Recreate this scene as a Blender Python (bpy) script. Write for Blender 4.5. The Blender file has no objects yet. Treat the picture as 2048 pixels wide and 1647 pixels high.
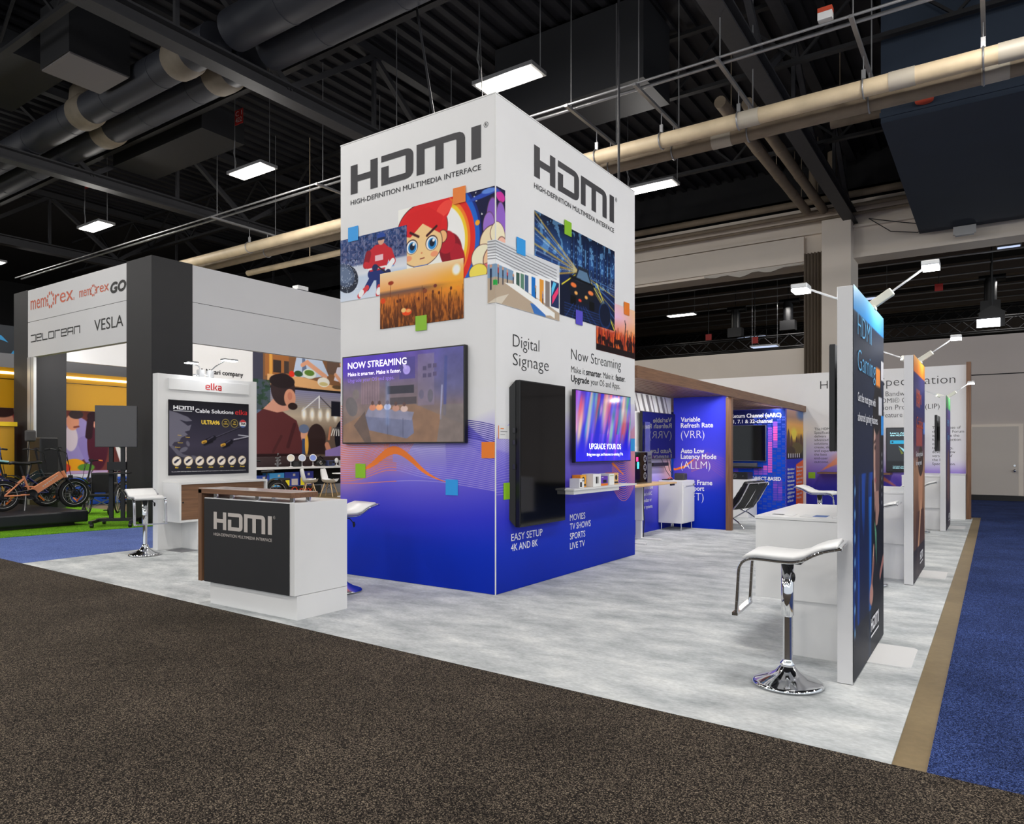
import bpy, bmesh, math, random
import numpy as np
from mathutils import Vector, Matrix

random.seed(7)
SC = bpy.context.scene
COL = SC.collection
PI = math.pi

# ------------------------------------------------------------------ camera
YAW = math.radians(34.24)
cam_data = bpy.data.cameras.new('camera')
cam_data.sensor_width = 36.0
cam_data.lens = 36.0 * 1421.0 / 2048.0
cam_data.shift_y = (898.6 - 823.5) / 2048.0
cam_data.clip_end = 300
cam = bpy.data.objects.new('camera', cam_data)
COL.objects.link(cam)
cam.location = (0, 0, 1.45)
cam.rotation_euler = (PI / 2, 0, YAW)
SC.camera = cam

# ------------------------------------------------------------------ view + world
SC.view_settings.view_transform = 'Standard'
SC.view_settings.look = 'None'
SC.view_settings.exposure = 0.32
SC.view_settings.gamma = 1.0
SC.view_settings.use_curve_mapping = False
wd = bpy.data.worlds.new('hall_ambience')
SC.world = wd
wd.use_nodes = True
wd.node_tree.nodes['Background'].inputs[0].default_value = (0.86, 0.93, 1.0, 1)
wd.node_tree.nodes['Background'].inputs[1].default_value = 0.7

# ------------------------------------------------------------------ hall lamps (the lamp bodies are built further down)
LAMP_Z = 8.0
HALL_LAMPS = [(x, y) for y in (-14.8, -8.5, -2.2, 4.1, 10.4) for x in (-29.3, -21.9, -14.5, -7.15, 0.25, 7.65, 15.0)] + [(-7.1, 16.65), (-14.5, 16.65)]  # the last lamp is added behind the tower to brighten the far wall
HALL_POWER = 105.0
HALL_FILL = 85.0      # added fill under each lamp, brightens walls and header


def area_light(name, loc, sx, sy, power, color=(1, 0.96, 0.91), rot=(0, 0, 0), spread=PI):
    d = bpy.data.lights.new(name, 'AREA')
    d.shape = 'RECTANGLE'
    d.size, d.size_y = sx, sy
    d.energy = power
    d.color = color
    d.spread = spread
    o = bpy.data.objects.new(name, d)
    o.location = loc
    o.rotation_euler = rot
    COL.objects.link(o)
    return o


for lx, ly in HALL_LAMPS:
    near = {(-7.15, 4.1): 0.5, (-14.5, 4.1): 0.6, (-21.9, 4.1): 0.6}.get((lx, ly), 1.0)
    area_light('hall_light', (lx, ly, LAMP_Z - 0.03), 1.15, 0.4, HALL_POWER * near)
    pd = bpy.data.lights.new('hall_side_fill', 'POINT')
    pd.energy = HALL_FILL * near
    pd.color = (1, 0.96, 0.91)
    pd.shadow_soft_size = 0.2
    po = bpy.data.objects.new('hall_side_fill', pd)
    po.location = (lx, ly, LAMP_Z - 0.24)
    COL.objects.link(po)
for lx, ly in ((-7.0, 30.5), (0.3, 30.5), (-3.5, 39.0)):
    area_light('hall_light', (lx, ly, 7.4), 1.15, 0.4, 60.0)


# ------------------------------------------------------------------ colour + materials
def s2l(c):
    c = np.asarray(c, float)
    return np.where(c <= 0.04045, c / 12.92, ((c + 0.055) / 1.055) ** 2.4)


def rgb(r, g, b):
    """8-bit display colour -> linear"""
    return tuple(float(v) for v in s2l(np.array([r, g, b]) / 255.0))


def new_mat(name):
    m = bpy.data.materials.new(name)
    m.use_nodes = True
    nt = m.node_tree
    return m, nt, nt.nodes['Principled BSDF']


def setp(b, **k):
    for n, v in k.items():
        b.inputs[n.replace('_', ' ')].default_value = v


def mat(name, c, rough=0.5, metal=0.0, spec=0.5, var=0.0, scale=8.0, emit=0.0, coat=0.0, alpha=1.0):
    m, nt, b = new_mat(name)
    c = rgb(*c)
    setp(b, Base_Color=(*c, 1), Roughness=rough, Metallic=metal)
    b.inputs['Specular IOR Level'].default_value = spec
    if coat:
        b.inputs['Coat Weight'].default_value = coat
    if emit:
        b.inputs['Emission Color'].default_value = (*c, 1)
        b.inputs['Emission Strength'].default_value = emit
    if var:
        tc = nt.nodes.new('ShaderNodeTexCoord')
        n = nt.nodes.new('ShaderNodeTexNoise')
        n.inputs['Scale'].default_value = scale
        n.inputs['Detail'].default_value = 4
        r = nt.nodes.new('ShaderNodeValToRGB')
        r.color_ramp.elements[0].position = 0.3
        r.color_ramp.elements[1].position = 0.7
        r.color_ramp.elements[0].color = (*[v * (1 - var) for v in c], 1)
        r.color_ramp.elements[1].color = (*[min(1, v * (1 + var)) for v in c], 1)
        nt.links.new(tc.outputs['Object'], n.inputs['Vector'])
        nt.links.new(n.outputs['Fac'], r.inputs['Fac'])
        nt.links.new(r.outputs['Color'], b.inputs['Base Color'])
    return m


def print_mat(name, rough=0.45, emit=0.0, base=1.0):
    """printed graphic or lit screen: colours come from the mesh's own 'ink' attribute"""
    m, nt, b = new_mat(name)
    a = nt.nodes.new('ShaderNodeAttribute')
    a.attribute_name = 'ink'
    b.inputs['Roughness'].default_value = rough
    if emit:
        b.inputs['Base Color'].default_value = (0.01, 0.01, 0.012, 1)
        nt.links.new(a.outputs['Color'], b.inputs['Emission Color'])
        b.inputs['Emission Strength'].default_value = emit
    else:
        nt.links.new(a.outputs['Color'], b.inputs['Base Color'])
        b.inputs['Specular IOR Level'].default_value = 0.12
    return m


def ramp_nodes(nt, stops):
    r = nt.nodes.new('ShaderNodeValToRGB')
    els = r.color_ramp.elements
    while len(els) < len(stops):
        els.new(0.5)
    for e, (p, c) in zip(els, stops):
        e.position = p
        e.color = (*c, 1)
    return r


def carpet(name, stops, scale, rough=0.95, blot=0.0, blot_scale=0.7, stretch=(1, 1, 1), bump=0.0, detail=2.0, kind='noise'):
    m, nt, b = new_mat(name)
    tc = nt.nodes.new('ShaderNodeTexCoord')
    mp = nt.nodes.new('ShaderNodeMapping')
    mp.inputs['Scale'].default_value = stretch
    nt.links.new(tc.outputs['Object'], mp.inputs['Vector'])
    if kind == 'cells':
        n = nt.nodes.new('ShaderNodeTexVoronoi')
        n.inputs['Scale'].default_value = scale
        sep = nt.nodes.new('ShaderNodeSeparateColor')
        nt.links.new(n.outputs['Color'], sep.inputs['Color'])
        fac = sep.outputs[0]
    else:
        n = nt.nodes.new('ShaderNodeTexNoise')
        n.inputs['Scale'].default_value = scale
        n.inputs['Detail'].default_value = detail
        n.inputs['Roughness'].default_value = 0.65
        fac = n.outputs['Fac']
    nt.links.new(mp.outputs['Vector'], n.inputs['Vector'])
    r = ramp_nodes(nt, stops)
    nt.links.new(fac, r.inputs['Fac'])
    out = r.outputs['Color']
    if blot:
        n2 = nt.nodes.new('ShaderNodeTexNoise')
        n2.inputs['Scale'].default_value = blot_scale
        n2.inputs['Detail'].default_value = 5
        n2.inputs['Roughness'].default_value = 0.6
        nt.links.new(mp.outputs['Vector'], n2.inputs['Vector'])
        mr = nt.nodes.new('ShaderNodeMapRange')
        mr.inputs['From Min'].default_value = 0.3
        mr.inputs['From Max'].default_value = 0.7
        mr.inputs['To Min'].default_value = 1 - blot
        mr.inputs['To Max'].default_value = 1 + blot
        nt.links.new(n2.outputs['Fac'], mr.inputs['Value'])
        mx = nt.nodes.new('ShaderNodeVectorMath')
        mx.operation = 'SCALE'
        nt.links.new(out, mx.inputs[0])
        nt.links.new(mr.outputs['Result'], mx.inputs['Scale'])
        out = mx.outputs['Vector']
    nt.links.new(out, b.inputs['Base Color'])
    b.inputs['Roughness'].default_value = rough
    b.inputs['Specular IOR Level'].default_value = 0.1
    if bump:
        bp = nt.nodes.new('ShaderNodeBump')
        bp.inputs['Strength'].default_value = bump
        bp.inputs['Distance'].default_value = 0.01
        nt.links.new(fac, bp.inputs['Height'])
        nt.links.new(bp.outputs['Normal'], b.inputs['Normal'])
    return m


def wood(name, c0, c1, axis, rough=0.45):
    m, nt, b = new_mat(name)
    tc = nt.nodes.new('ShaderNodeTexCoord')
    mp = nt.nodes.new('ShaderNodeMapping')
    sc = [28.0, 28.0, 28.0]
    sc[axis] = 1.2
    mp.inputs['Scale'].default_value = sc
    n = nt.nodes.new('ShaderNodeTexNoise')
    n.inputs['Scale'].default_value = 1.6
    n.inputs['Detail'].default_value = 6
    n.inputs['Distortion'].default_value = 0.6
    r = ramp_nodes(nt, [(0.3, rgb(*c0)), (0.7, rgb(*c1))])
    nt.links.new(tc.outputs['Object'], mp.inputs['Vector'])
    nt.links.new(mp.outputs['Vector'], n.inputs['Vector'])
    nt.links.new(n.outputs['Fac'], r.inputs['Fac'])
    nt.links.new(r.outputs['Color'], b.inputs['Base Color'])
    b.inputs['Roughness'].default_value = rough
    return m


# ------------------------------------------------------------------ object helpers
def wl(o):
    v = Vector((0, 0, 0))
    while o is not None:
        v = v + o.location
        o = o.parent
    return v


def tag(o, label=None, cat=None, group=None, kind=None):
    if label:
        o['label'] = label
    if cat:
        o['category'] = cat
    if group:
        o['group'] = group
    if kind:
        o['kind'] = kind
    return o


def thing(name, label, cat, loc=(0, 0, 0), group=None):
    o = bpy.data.objects.new(name, None)
    o.empty_display_size = 0.1
    o.location = loc
    COL.objects.link(o)
    return tag(o, label, cat, group)


def copy_tree(o, parent=None):
    c = o.copy()
    COL.objects.link(c)
    if parent is not None:
        c.parent = parent
        c.matrix_parent_inverse = o.matrix_parent_inverse.copy()
    for ch in list(o.children):
        copy_tree(ch, c)
    return c


def dup(o, loc, rz=0.0, label=None, group=None):
    c = copy_tree(o)
    c.location = loc
    c.rotation_euler = (0, 0, rz)
    return tag(c, label, None, group)


class MB:
    """collects shapes, builds ONE mesh object"""

    def __init__(s):
        s.v, s.f, s.m, s.sm = [], [], [], []

    def add(s, vs, fs, mi=0, smooth=False):
        k = len(s.v)
        s.v += [tuple(v) for v in vs]
        s.f += [tuple(i + k for i in f) for f in fs]
        s.m += [mi] * len(fs)
        s.sm += [smooth] * len(fs)
        return s

    def box(s, x0, x1, y0, y1, z0, z1, mi=0):
        vs = [(x0, y0, z0), (x1, y0, z0), (x1, y1, z0), (x0, y1, z0), (x0, y0, z1), (x1, y0, z1), (x1, y1, z1), (x0, y1, z1)]
        return s.add(vs, [(3, 2, 1, 0), (4, 5, 6, 7), (0, 1, 5, 4), (1, 2, 6, 5), (2, 3, 7, 6), (3, 0, 4, 7)], mi)

    def hexa(s, b4, t4, mi=0):
        return s.add(list(b4) + list(t4), [(3, 2, 1, 0), (4, 5, 6, 7), (0, 1, 5, 4), (1, 2, 6, 5), (2, 3, 7, 6), (3, 0, 4, 7)], mi)

    def bar(s, p0, p1, w, h, mi=0, up=(0, 0, 1)):
        """rectangular bar between two points"""
        p0, p1 = Vector(p0), Vector(p1)
        d = (p1 - p0).normalized()
        u = Vector(up)
        if abs(d.dot(u)) > 0.98:
            u = Vector((1, 0, 0))
        a = d.cross(u).normalized() * (w / 2)
        b = a.cross(d).normalized() * (h / 2)
        q = [-a - b, a - b, a + b, -a + b]
        return s.hexa([p0 + k for k in q], [p1 + k for k in q], mi)

    def tube(s, pts, r, n=8, mi=0, closed=False, smooth=True, caps=True):
        pts = [Vector(p) for p in pts]
        N = len(pts)
        rs = r if isinstance(r, (list, tuple)) else [r] * N
        ref = None
        rings = []
        for i in range(N):
            a = pts[(i - 1) % N] if (closed or i > 0) else pts[i]
            b = pts[(i + 1) % N] if (closed or i < N - 1) else pts[i]
            d = (b - a)
            d = d.normalized() if d.length > 1e-9 else Vector((0, 0, 1))
            if ref is None:
                ref = Vector((0, 0, 1)) if abs(d.z) < 0.9 else Vector((1, 0, 0))
            x = d.cross(ref)
            if x.length < 1e-6:
                x = d.orthogonal()
            x.normalize()
            y = x.cross(d).normalized()
            ref = y
            rings.append([pts[i] + (x * math.cos(t) + y * math.sin(t)) * rs[i] for t in [2 * PI * j / n for j in range(n)]])
        vs = [p for g in rings for p in g]
        fs = []
        for i in range(N if closed else N - 1):
            i2 = (i + 1) % N
            for j in range(n):
                j2 = (j + 1) % n
                fs.append((i * n + j, i * n + j2, i2 * n + j2, i2 * n + j))
        s.add(vs, fs, mi, smooth)
        if caps and not closed:
            s.add(rings[0], [tuple(range(n - 1, -1, -1))], mi)
            s.add(rings[-1], [tuple(range(n))], mi)
        return s

    def cyl(s, p0, p1, r, n=14, mi=0, smooth=True):
        return s.tube([p0, p1], r, n, mi, smooth=smooth)

    def lathe(s, prof, c=(0, 0, 0), n=24, mi=0, smooth=True, axis=None):
        """profile of (r, h) turned round z (or the axis given)"""
        c = Vector(c)
        ax = Vector(axis).normalized() if axis else Vector((0, 0, 1))
        x = ax.orthogonal().normalized() if axis else Vector((1, 0, 0))
        y = ax.cross(x)
        vs = []
        for r, h in prof:
            for j in range(n):
                t = 2 * PI * j / n
                vs.append(c + ax * h + (x * math.cos(t) + y * math.sin(t)) * r)
        fs = []
        for i in range(len(prof) - 1):
            for j in range(n):
                j2 = (j + 1) % n
                fs.append((i * n + j, i * n + j2, (i + 1) * n + j2, (i + 1) * n + j))
        return s.add(vs, fs, mi, smooth)

    def prism(s, poly, o, u, v, t, mi=0):
        """2-D outline (a, b) -> o + a*u + b*v, extruded along u x v by t"""
        o, u, v = Vector(o), Vector(u), Vector(v)
        n = u.cross(v).normalized() * t
        a = [o + u * p[0] + v * p[1] for p in poly]
        k = len(a)
        vs = a + [p + n for p in a]
        fs = [tuple(range(k - 1, -1, -1)), tuple(range(k, 2 * k))]
        fs += [(i, (i + 1) % k, (i + 1) % k + k, i + k) for i in range(k)]
        return s.add(vs, fs, mi)

    def flat(s, poly, P, off=0.002, mi=0):
        """thin decal polygon on plane P (always facing the plane's normal)"""
        o, u, v, n = P
        vs = [o + u * a + v * b + n * off for a, b in poly]
        ar = sum(poly[i][0] * poly[(i + 1) % len(poly)][1] - poly[(i + 1) % len(poly)][0] * poly[i][1] for i in range(len(poly)))
        idx = tuple(range(len(vs)))
        fl = (u.cross(v)).dot(n) > 0
        if (ar < 0) == fl:
            idx = idx[::-1]
        return s.add(vs, [idx], mi)

    def rect(s, P, a0, a1, b0, b1, off=0.002, mi=0):
        return s.flat([(a0, b0), (a1, b0), (a1, b1), (a0, b1)], P, off, mi)

    def disc(s, P, a, b, r, off=0.002, mi=0, n=24, ry=None):
        ry = ry or r
        return s.flat([(a + r * math.cos(2 * PI * i / n), b + ry * math.sin(2 * PI * i / n)) for i in range(n)], P, off, mi)

    def ring(s, P, a, b, r, w, off=0.002, mi=0, n=24, ry=None):
        ry = ry or r
        k = (r - w) / r
        for i in range(n):
            t0, t1 = 2 * PI * i / n, 2 * PI * (i + 1) / n
            q = [(a + r * math.cos(t0), b + ry * math.sin(t0)), (a + r * math.cos(t1), b + ry * math.sin(t1)),
                 (a + r * k * math.cos(t1), b + ry * k * math.sin(t1)), (a + r * k * math.cos(t0), b + ry * k * math.sin(t0))]
            s.flat(q, P, off, mi)
        return s

    def ribbon(s, pts, w, P, off=0.002, mi=0):
        for (a0, b0), (a1, b1) in zip(pts[:-1], pts[1:]):
            dx, dy = a1 - a0, b1 - b0
            L = math.hypot(dx, dy) or 1
            nx, ny = -dy / L * w / 2, dx / L * w / 2
            s.flat([(a0 - nx, b0 - ny), (a1 - nx, b1 - ny), (a1 + nx, b1 + ny), (a0 + nx, b0 + ny)], P, off, mi)
        return s

    def ball(s, c, rx, ry=None, rz=None, n=12, mi=0):
        ry = ry or rx
        rz = rz or rx
        m = max(4, n // 2)
        vs = []
        for i in range(m + 1):
            t = PI * i / m
            for j in range(n):
                p = 2 * PI * j / n
                vs.append((c[0] + rx * math.sin(t) * math.cos(p), c[1] + ry * math.sin(t) * math.sin(p), c[2] + rz * math.cos(t)))
        fs = [(i * n + j, (i + 1) * n + j, (i + 1) * n + (j + 1) % n, i * n + (j + 1) % n) for i in range(m) for j in range(n)]
        return s.add(vs, fs, mi, True)

    def text(s, body, P, a, b, cap, width=None, off=0.003, mi=0, align='l', bold=0.0, shear=0.0):
        """lettering: cap height 'cap', optional total width, baseline at b"""
        vs, fs, w0 = glyphs(body, min(bold, 0.0))
        ky = cap / CAPH
        kx = (width / w0) if width else ky
        W = w0 * kx
        a0 = a - (W / 2 if align == 'c' else W if align == 'r' else 0)
        o, u, v, n = P
        if u.cross(v).dot(n) < 0:
            fs = [f[::-1] for f in fs]
        e = bold * 1.1 * ky
        for k, (dx, dy) in enumerate([(0, 0)] if bold <= 0 else [(0, 0), (-e, 0), (e, 0), (0, e * 0.8), (0, -e * 0.8)]):
            pts = [o + u * (a0 + x * kx + y * ky * shear + dx) + v * (b + y * ky + dy) + n * (off + 0.00015 * k) for x, y in vs]
            s.add(pts, fs, mi)
        return s

    def build(s, name, mats, parent=None, bevel=0.0, bseg=2, auto=False):
        me = bpy.data.meshes.new(name)
        off = wl(parent) if parent is not None else None
        if parent is None:
            A = np.array(s.v)
            off = Vector(((A[:, 0].min() + A[:, 0].max()) / 2, (A[:, 1].min() + A[:, 1].max()) / 2, A[:, 2].min()))
        me.from_pydata([(x - off.x, y - off.y, z - off.z) for x, y, z in s.v], [], s.f)
        if not isinstance(mats, (list, tuple)):
            mats = [mats]
        for m in mats:
            me.materials.append(m)
        me.polygons.foreach_set('material_index', s.m)
        me.polygons.foreach_set('use_smooth', s.sm)
        me.update()
        o = bpy.data.objects.new(name, me)
        COL.objects.link(o)
        if parent is not None:
            o.parent = parent
        else:
            o.location = off
        if bevel:
            md = o.modifiers.new('edge', 'BEVEL')
            md.width = bevel
            md.segments = bseg
            md.limit_method = 'ANGLE'
            md.angle_limit = math.radians(40)
        return o


_G = {}


def _glyph_raw(body, bold):
    cu = bpy.data.curves.new('lettering', 'FONT')
    cu.body = body
    cu.size = 1.0
    cu.resolution_u = 3
    cu.offset = bold
    cu.space_line = 1.0
    o = bpy.data.objects.new('lettering', cu)
    COL.objects.link(o)
    me = bpy.data.meshes.new_from_object(o.evaluated_get(bpy.context.evaluated_depsgraph_get()))
    vs = [(v.co.x, v.co.y) for v in me.vertices]
    fs = []
    for p in me.polygons:
        idx = tuple(p.vertices)
        fs.append(idx if p.normal.z > 0 else idx[::-1])
    bpy.data.objects.remove(o)
    bpy.data.curves.remove(cu)
    bpy.data.meshes.remove(me)
    return vs, fs


def glyphs(body, bold=0.0):
    k = (body, bold)
    if k not in _G:
        vs, fs = _glyph_raw(body, bold)
        x0 = min(v[0] for v in vs)
        x1 = max(v[0] for v in vs)
        _G[k] = ([(x - x0, y) for x, y in vs], fs, x1 - x0)
    return _G[k]


CAPH = 1.0
CAPH = max(v[1] for v in glyphs('H')[0])


def plane(o, u, n):
    return (Vector(o), Vector(u), Vector((0, 0, 1)), Vector(n))


def PX(x, sign=1):
    """vertical plane at x: coordinates are (y, z)"""
    return plane((x, 0, 0), (0, 1, 0), (sign, 0, 0))


def PY(y):
    """vertical plane at y, facing -y: coordinates are (x, z)"""
    return plane((0, y, 0), (1, 0, 0), (0, -1, 0))


# ------------------------------------------------------------------ painted pictures (numpy canvas -> per-vertex ink)
class Art:
    def __init__(s, w, h, res):
        s.nx, s.ny = max(2, int(w * res)), max(2, int(h * res))
        s.asp = w / h
        s.x, s.y = np.meshgrid(np.linspace(0, 1, s.nx), np.linspace(0, 1, s.ny))
        s.c = np.zeros((s.ny, s.nx, 3))
        s.px = 1.0 / s.ny

    def put(s, m, col, a=1.0):
        m = np.clip(m * a, 0, 1)[..., None]
        col = np.asarray(col, float)
        if col.ndim == 1:
            col = col / 255.0
        s.c = s.c * (1 - m) + col * m
        return s

    def fill(s, col):
        s.c[:] = np.array(col) / 255.0
        return s

    def grad(s, stops, axis='y', m=None):
        t = s.y if axis == 'y' else s.x
        ps = [p for p, _ in stops]
        g = np.stack([np.interp(t, ps, [c[k] / 255.0 for _, c in stops]) for k in range(3)], -1)
        return s.put(np.ones_like(t) if m is None else m, g)

    def m_ell(s, cx, cy, rx, ry, rot=0.0, soft=0.0):
        dx, dy = (s.x - cx) * s.asp, s.y - cy
        c, n = math.cos(rot), math.sin(rot)
        X, Y = (dx * c + dy * n) / (rx * s.asp), (-dx * n + dy * c) / ry
        d = (np.sqrt(X * X + Y * Y) - 1) * min(rx * s.asp, ry)
        return np.clip(0.5 - d / max(s.px * 1.2, soft), 0, 1)

    def ell(s, cx, cy, rx, ry, col, rot=0.0, soft=0.0, a=1.0):
        return s.put(s.m_ell(cx, cy, rx, ry, rot, soft), col, a)

    def m_poly(s, pts):
        acc = np.zeros_like(s.x)
        for ox, oy in ((0.25, 0.25), (-0.25, 0.25), (0.25, -0.25), (-0.25, -0.25)):
            X, Y = s.x + ox / s.nx, s.y + oy / s.ny
            ins = np.zeros(s.x.shape, bool)
            for (x0, y0), (x1, y1) in zip(pts, pts[1:] + pts[:1]):
                if y0 == y1:
                    continue
                ins ^= ((y0 > Y) != (y1 > Y)) & (X < (x1 - x0) * (Y - y0) / (y1 - y0) + x0)
            acc += ins
        return acc / 4

    def poly(s, pts, col, a=1.0):
        return s.put(s.m_poly(pts), col, a)

    def box(s, x0, x1, y0, y1, col, a=1.0):
        return s.poly([(x0, y0), (x1, y0), (x1, y1), (x0, y1)], col, a)

    def seg(s, x0, y0, x1, y1, w, col, a=1.0, soft=0.0, w1=None):
        ax, ay, bx, by = x0 * s.asp, y0, x1 * s.asp, y1
        X, Y = s.x * s.asp - ax, s.y - ay
        L = (bx - ax) ** 2 + (by - ay) ** 2 or 1e-9
        t = np.clip((X * (bx - ax) + Y * (by - ay)) / L, 0, 1)
        d = np.hypot(X - t * (bx - ax), Y - t * (by - ay)) - (w + ((w1 if w1 is not None else w) - w) * t)
        return s.put(np.clip(0.5 - d / max(s.px * 1.2, soft), 0, 1), col, a)

    def noise(s, fx, fy, seed, octv=3):
        r = np.random.RandomState(seed)
        out = np.zeros_like(s.x)
        amp, tot = 1.0, 0.0
        for k in range(octv):
            gx, gy = int(fx * 2 ** k) + 2, int(fy * 2 ** k) + 2
            g = r.rand(gy, gx)
            X, Y = s.x * (gx - 1.001), s.y * (gy - 1.001)
            i, j = X.astype(int), Y.astype(int)
            u, v = X - i, Y - j
            u, v = u * u * (3 - 2 * u), v * v * (3 - 2 * v)
            out += amp * ((g[j, i] * (1 - u) + g[j, i + 1] * u) * (1 - v) + (g[j + 1, i] * (1 - u) + g[j + 1, i + 1] * u) * v)
            tot += amp
            amp *= 0.55
        return out / tot

    def tint(s, n, amt):
        s.c = np.clip(s.c * (1 + (n[..., None] - 0.5) * 2 * amt), 0, 1)
        return s


INK = 1.12   # paper reflects a little less than it shows under the hall lamps


def picture(name, art, P, a0, a1, b0, b1, m, parent, off=0.003, gain=None, crop=None):
    """hang a painted canvas on plane P; crop = (x0, x1, y0, y1) picks a piece of the canvas"""
    c = art.c
    if crop:
        i0, i1 = int(crop[0] * (art.nx - 1)), int(round(crop[1] * (art.nx - 1)))
        j0, j1 = int(crop[2] * (art.ny - 1)), int(round(crop[3] * (art.ny - 1)))
        c = c[j0:j1 + 1, i0:i1 + 1]
    ny, nx = c.shape[:2]
    A, B = np.meshgrid(np.linspace(a0, a1, nx), np.linspace(b0, b1, ny))
    o, u, v, n = [np.array(k) for k in P]
    base = np.array(wl(parent))
    V = o + A[..., None] * u + B[..., None] * v + n * off - base
    me = bpy.data.meshes.new(name)
    i, j = np.meshgrid(np.arange(nx - 1), np.arange(ny - 1))
    q = np.stack([j * nx + i, j * nx + i + 1, (j + 1) * nx + i + 1, (j + 1) * nx + i], -1).reshape(-1, 4)
    if np.dot(np.cross(u, v), n) * (a1 - a0) < 0:
        q = q[:, ::-1]
    me.vertices.add(nx * ny)
    me.vertices.foreach_set('co', V.reshape(-1))
    me.loops.add(q.size)
    me.loops.foreach_set('vertex_index', q.reshape(-1).astype(np.int32))
    me.polygons.add(len(q))
    me.polygons.foreach_set('loop_start', np.arange(0, q.size, 4, dtype=np.int32))
    me.update(calc_edges=True)
    at = me.color_attributes.new('ink', 'FLOAT_COLOR', 'POINT')
    L = s2l(np.clip(c, 0, 1)) * (INK if gain is None else gain)
    L = np.clip(L, 0, 0.9 if gain is None else 9)
    at.data.foreach_set('color', np.concatenate([L, np.ones((ny, nx, 1))], -1).reshape(-1).astype(np.float32))
    me.materials.append(m)
    ob = bpy.data.objects.new(name, me)
    COL.objects.link(ob)
    ob.parent = parent
    return ob


HDMI_POLYS = None


def logo(mb, P, a0, a1, b0, b1, mi=0, off=0.003):
    """the four-letter wordmark, drawn as outlines in a 100 x 26 box"""
    def T(pts):
        return [(a0 + x / 100.0 * (a1 - a0), b0 + y / 26.0 * (b1 - b0)) for x, y in pts]

    def R(x0, x1, y0, y1):
        mb.flat(T([(x0, y0), (x1, y0), (x1, y1), (x0, y1)]), P, off, mi)
    # H
    R(0, 6, 0, 26); R(17, 23, 0, 26); R(6, 17, 10.3, 16)
    # D : open at the upper left, foot along the bottom
    R(26, 45, 20.6, 26)
    mb.flat(T([(45, 20.6), (45, 26), (47.5, 25.6), (49.6, 24.4), (51, 22.2), (51.5, 20), (45.5, 20), (45.4, 20.4)]), P, off, mi)
    R(45.5, 51.5, 6, 20)
    mb.flat(T([(45, 0), (45, 5.4), (45.4, 5.6), (45.5, 6), (51.5, 6), (51, 3.6), (49.6, 1.5), (47.5, 0.4)]), P, off, mi)
    R(26, 45, 0, 5.4); R(26, 32, 5.4, 16)
    # M
    R(54, 60, 0, 26); R(60, 82, 20.6, 26)
    mb.flat(T([(82, 20.6), (82, 26), (85.4, 25.6), (87.6, 24.2), (88.8, 22), (89.2, 19.5), (83.2, 19.5), (83, 20.3)]), P, off, mi)
    R(68, 74, 0, 20.6); R(83.2, 89.2, 0, 19.5)
    # I
    R(93.5, 100, 0, 26)


def logo_block(mb, P, a0, a1, b0, b1, mi=0, off=0.003, sub=True, reg=True):
    h = b1 - b0
    logo(mb, P, a0, a1, b0, b1, mi, off)
    if sub:
        mb.text('HIGH-DEFINITION MULTIMEDIA INTERFACE', P, a0, b0 - 0.37 * h, 0.16 * h, abs(a1 - a0), off, mi, bold=0.012)
    if reg:
        r = 0.085 * h * 1.0
        mb.ring(P, a1 + 0.19 * h, b1 - r * 0.6, r, r * 0.16, off, mi, 20)
        mb.text('R', P, a1 + 0.19 * h, b1 - r * 1.1, r * 1.0, None, off, mi, 'c', bold=0.02)


# ------------------------------------------------------------------ shared materials
M = {}
M['white'] = mat('white_laminate', (226, 226, 226), 0.28, var=0.015, scale=2)
M['matte_white'] = mat('white_fabric', (227, 227, 228), 0.8, var=0.02, scale=1.5)
M['paint_white'] = mat('white_paint', (222, 222, 222), 0.5)
M['silver'] = mat('silver_aluminium', (196, 197, 198), 0.4, 0.6)
M['chrome'] = mat('polished_chrome', (225, 226, 228), 0.07, 1.0)
M['black'] = mat('black_plastic', (17, 17, 19), 0.4)
M['black_matte'] = mat('black_laminate', (29, 29, 32), 0.6, var=0.05, scale=4)
M['black_gloss'] = mat('black_glass', (6, 6, 7), 0.06)
M['ink_dark'] = mat('dark_grey_ink', (48, 47, 52), 0.6)
M['ink_black'] = mat('black_ink', (24, 24, 26), 0.6)
M['ink_white'] = mat('white_ink', (236, 236, 240), 0.6)
M['ink_red'] = mat('red_ink', (206, 32, 34), 0.5)
M['ink_yellow'] = mat('yellow_ink', (240, 204, 70), 0.5)
M['ink_orange'] = mat('orange_ink', (214, 84, 32), 0.5)
M['orange'] = mat('orange_print', (232, 122, 22), 0.5)
M['green'] = mat('green_print', (132, 186, 20), 0.5)
M['sky'] = mat('sky_blue_print', (30, 150, 226), 0.5)
M['violet'] = mat('violet_print', (84, 72, 200), 0.5)
M['steel_dark'] = mat('dark_painted_steel', (42, 42, 46), 0.6, var=0.1)
M['steel_black'] = mat('black_painted_steel', (24, 24, 27), 0.6)
M['galv'] = mat('galvanised_steel', (150, 150, 152), 0.4, 0.7)
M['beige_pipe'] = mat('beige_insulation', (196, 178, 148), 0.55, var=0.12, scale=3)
M['beige_dark'] = mat('dark_beige_insulation', (130, 116, 98), 0.7, var=0.12, scale=3)  # darker copy of the beige; the second pipe's shade put into its colour
M['oak'] = wood('walnut_laminate', (98, 66, 44), (132, 94, 66), 0)
M['oak_y'] = wood('walnut_laminate_long', (104, 72, 50), (138, 100, 72), 1)
M['oak_z'] = wood('walnut_laminate_upright', (100, 68, 46), (132, 94, 66), 2)
M['pale_wood'] = wood('pale_maple', (196, 160, 112), (216, 184, 138), 1)
M['rubber'] = mat('black_rubber', (20, 20, 21), 0.85)
M['print'] = print_mat('printed_graphic')
M['screen'] = print_mat('lit_screen', rough=0.08, emit=1.0)
M['red_tag'] = mat('red_plastic', (190, 44, 40), 0.5)
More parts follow.
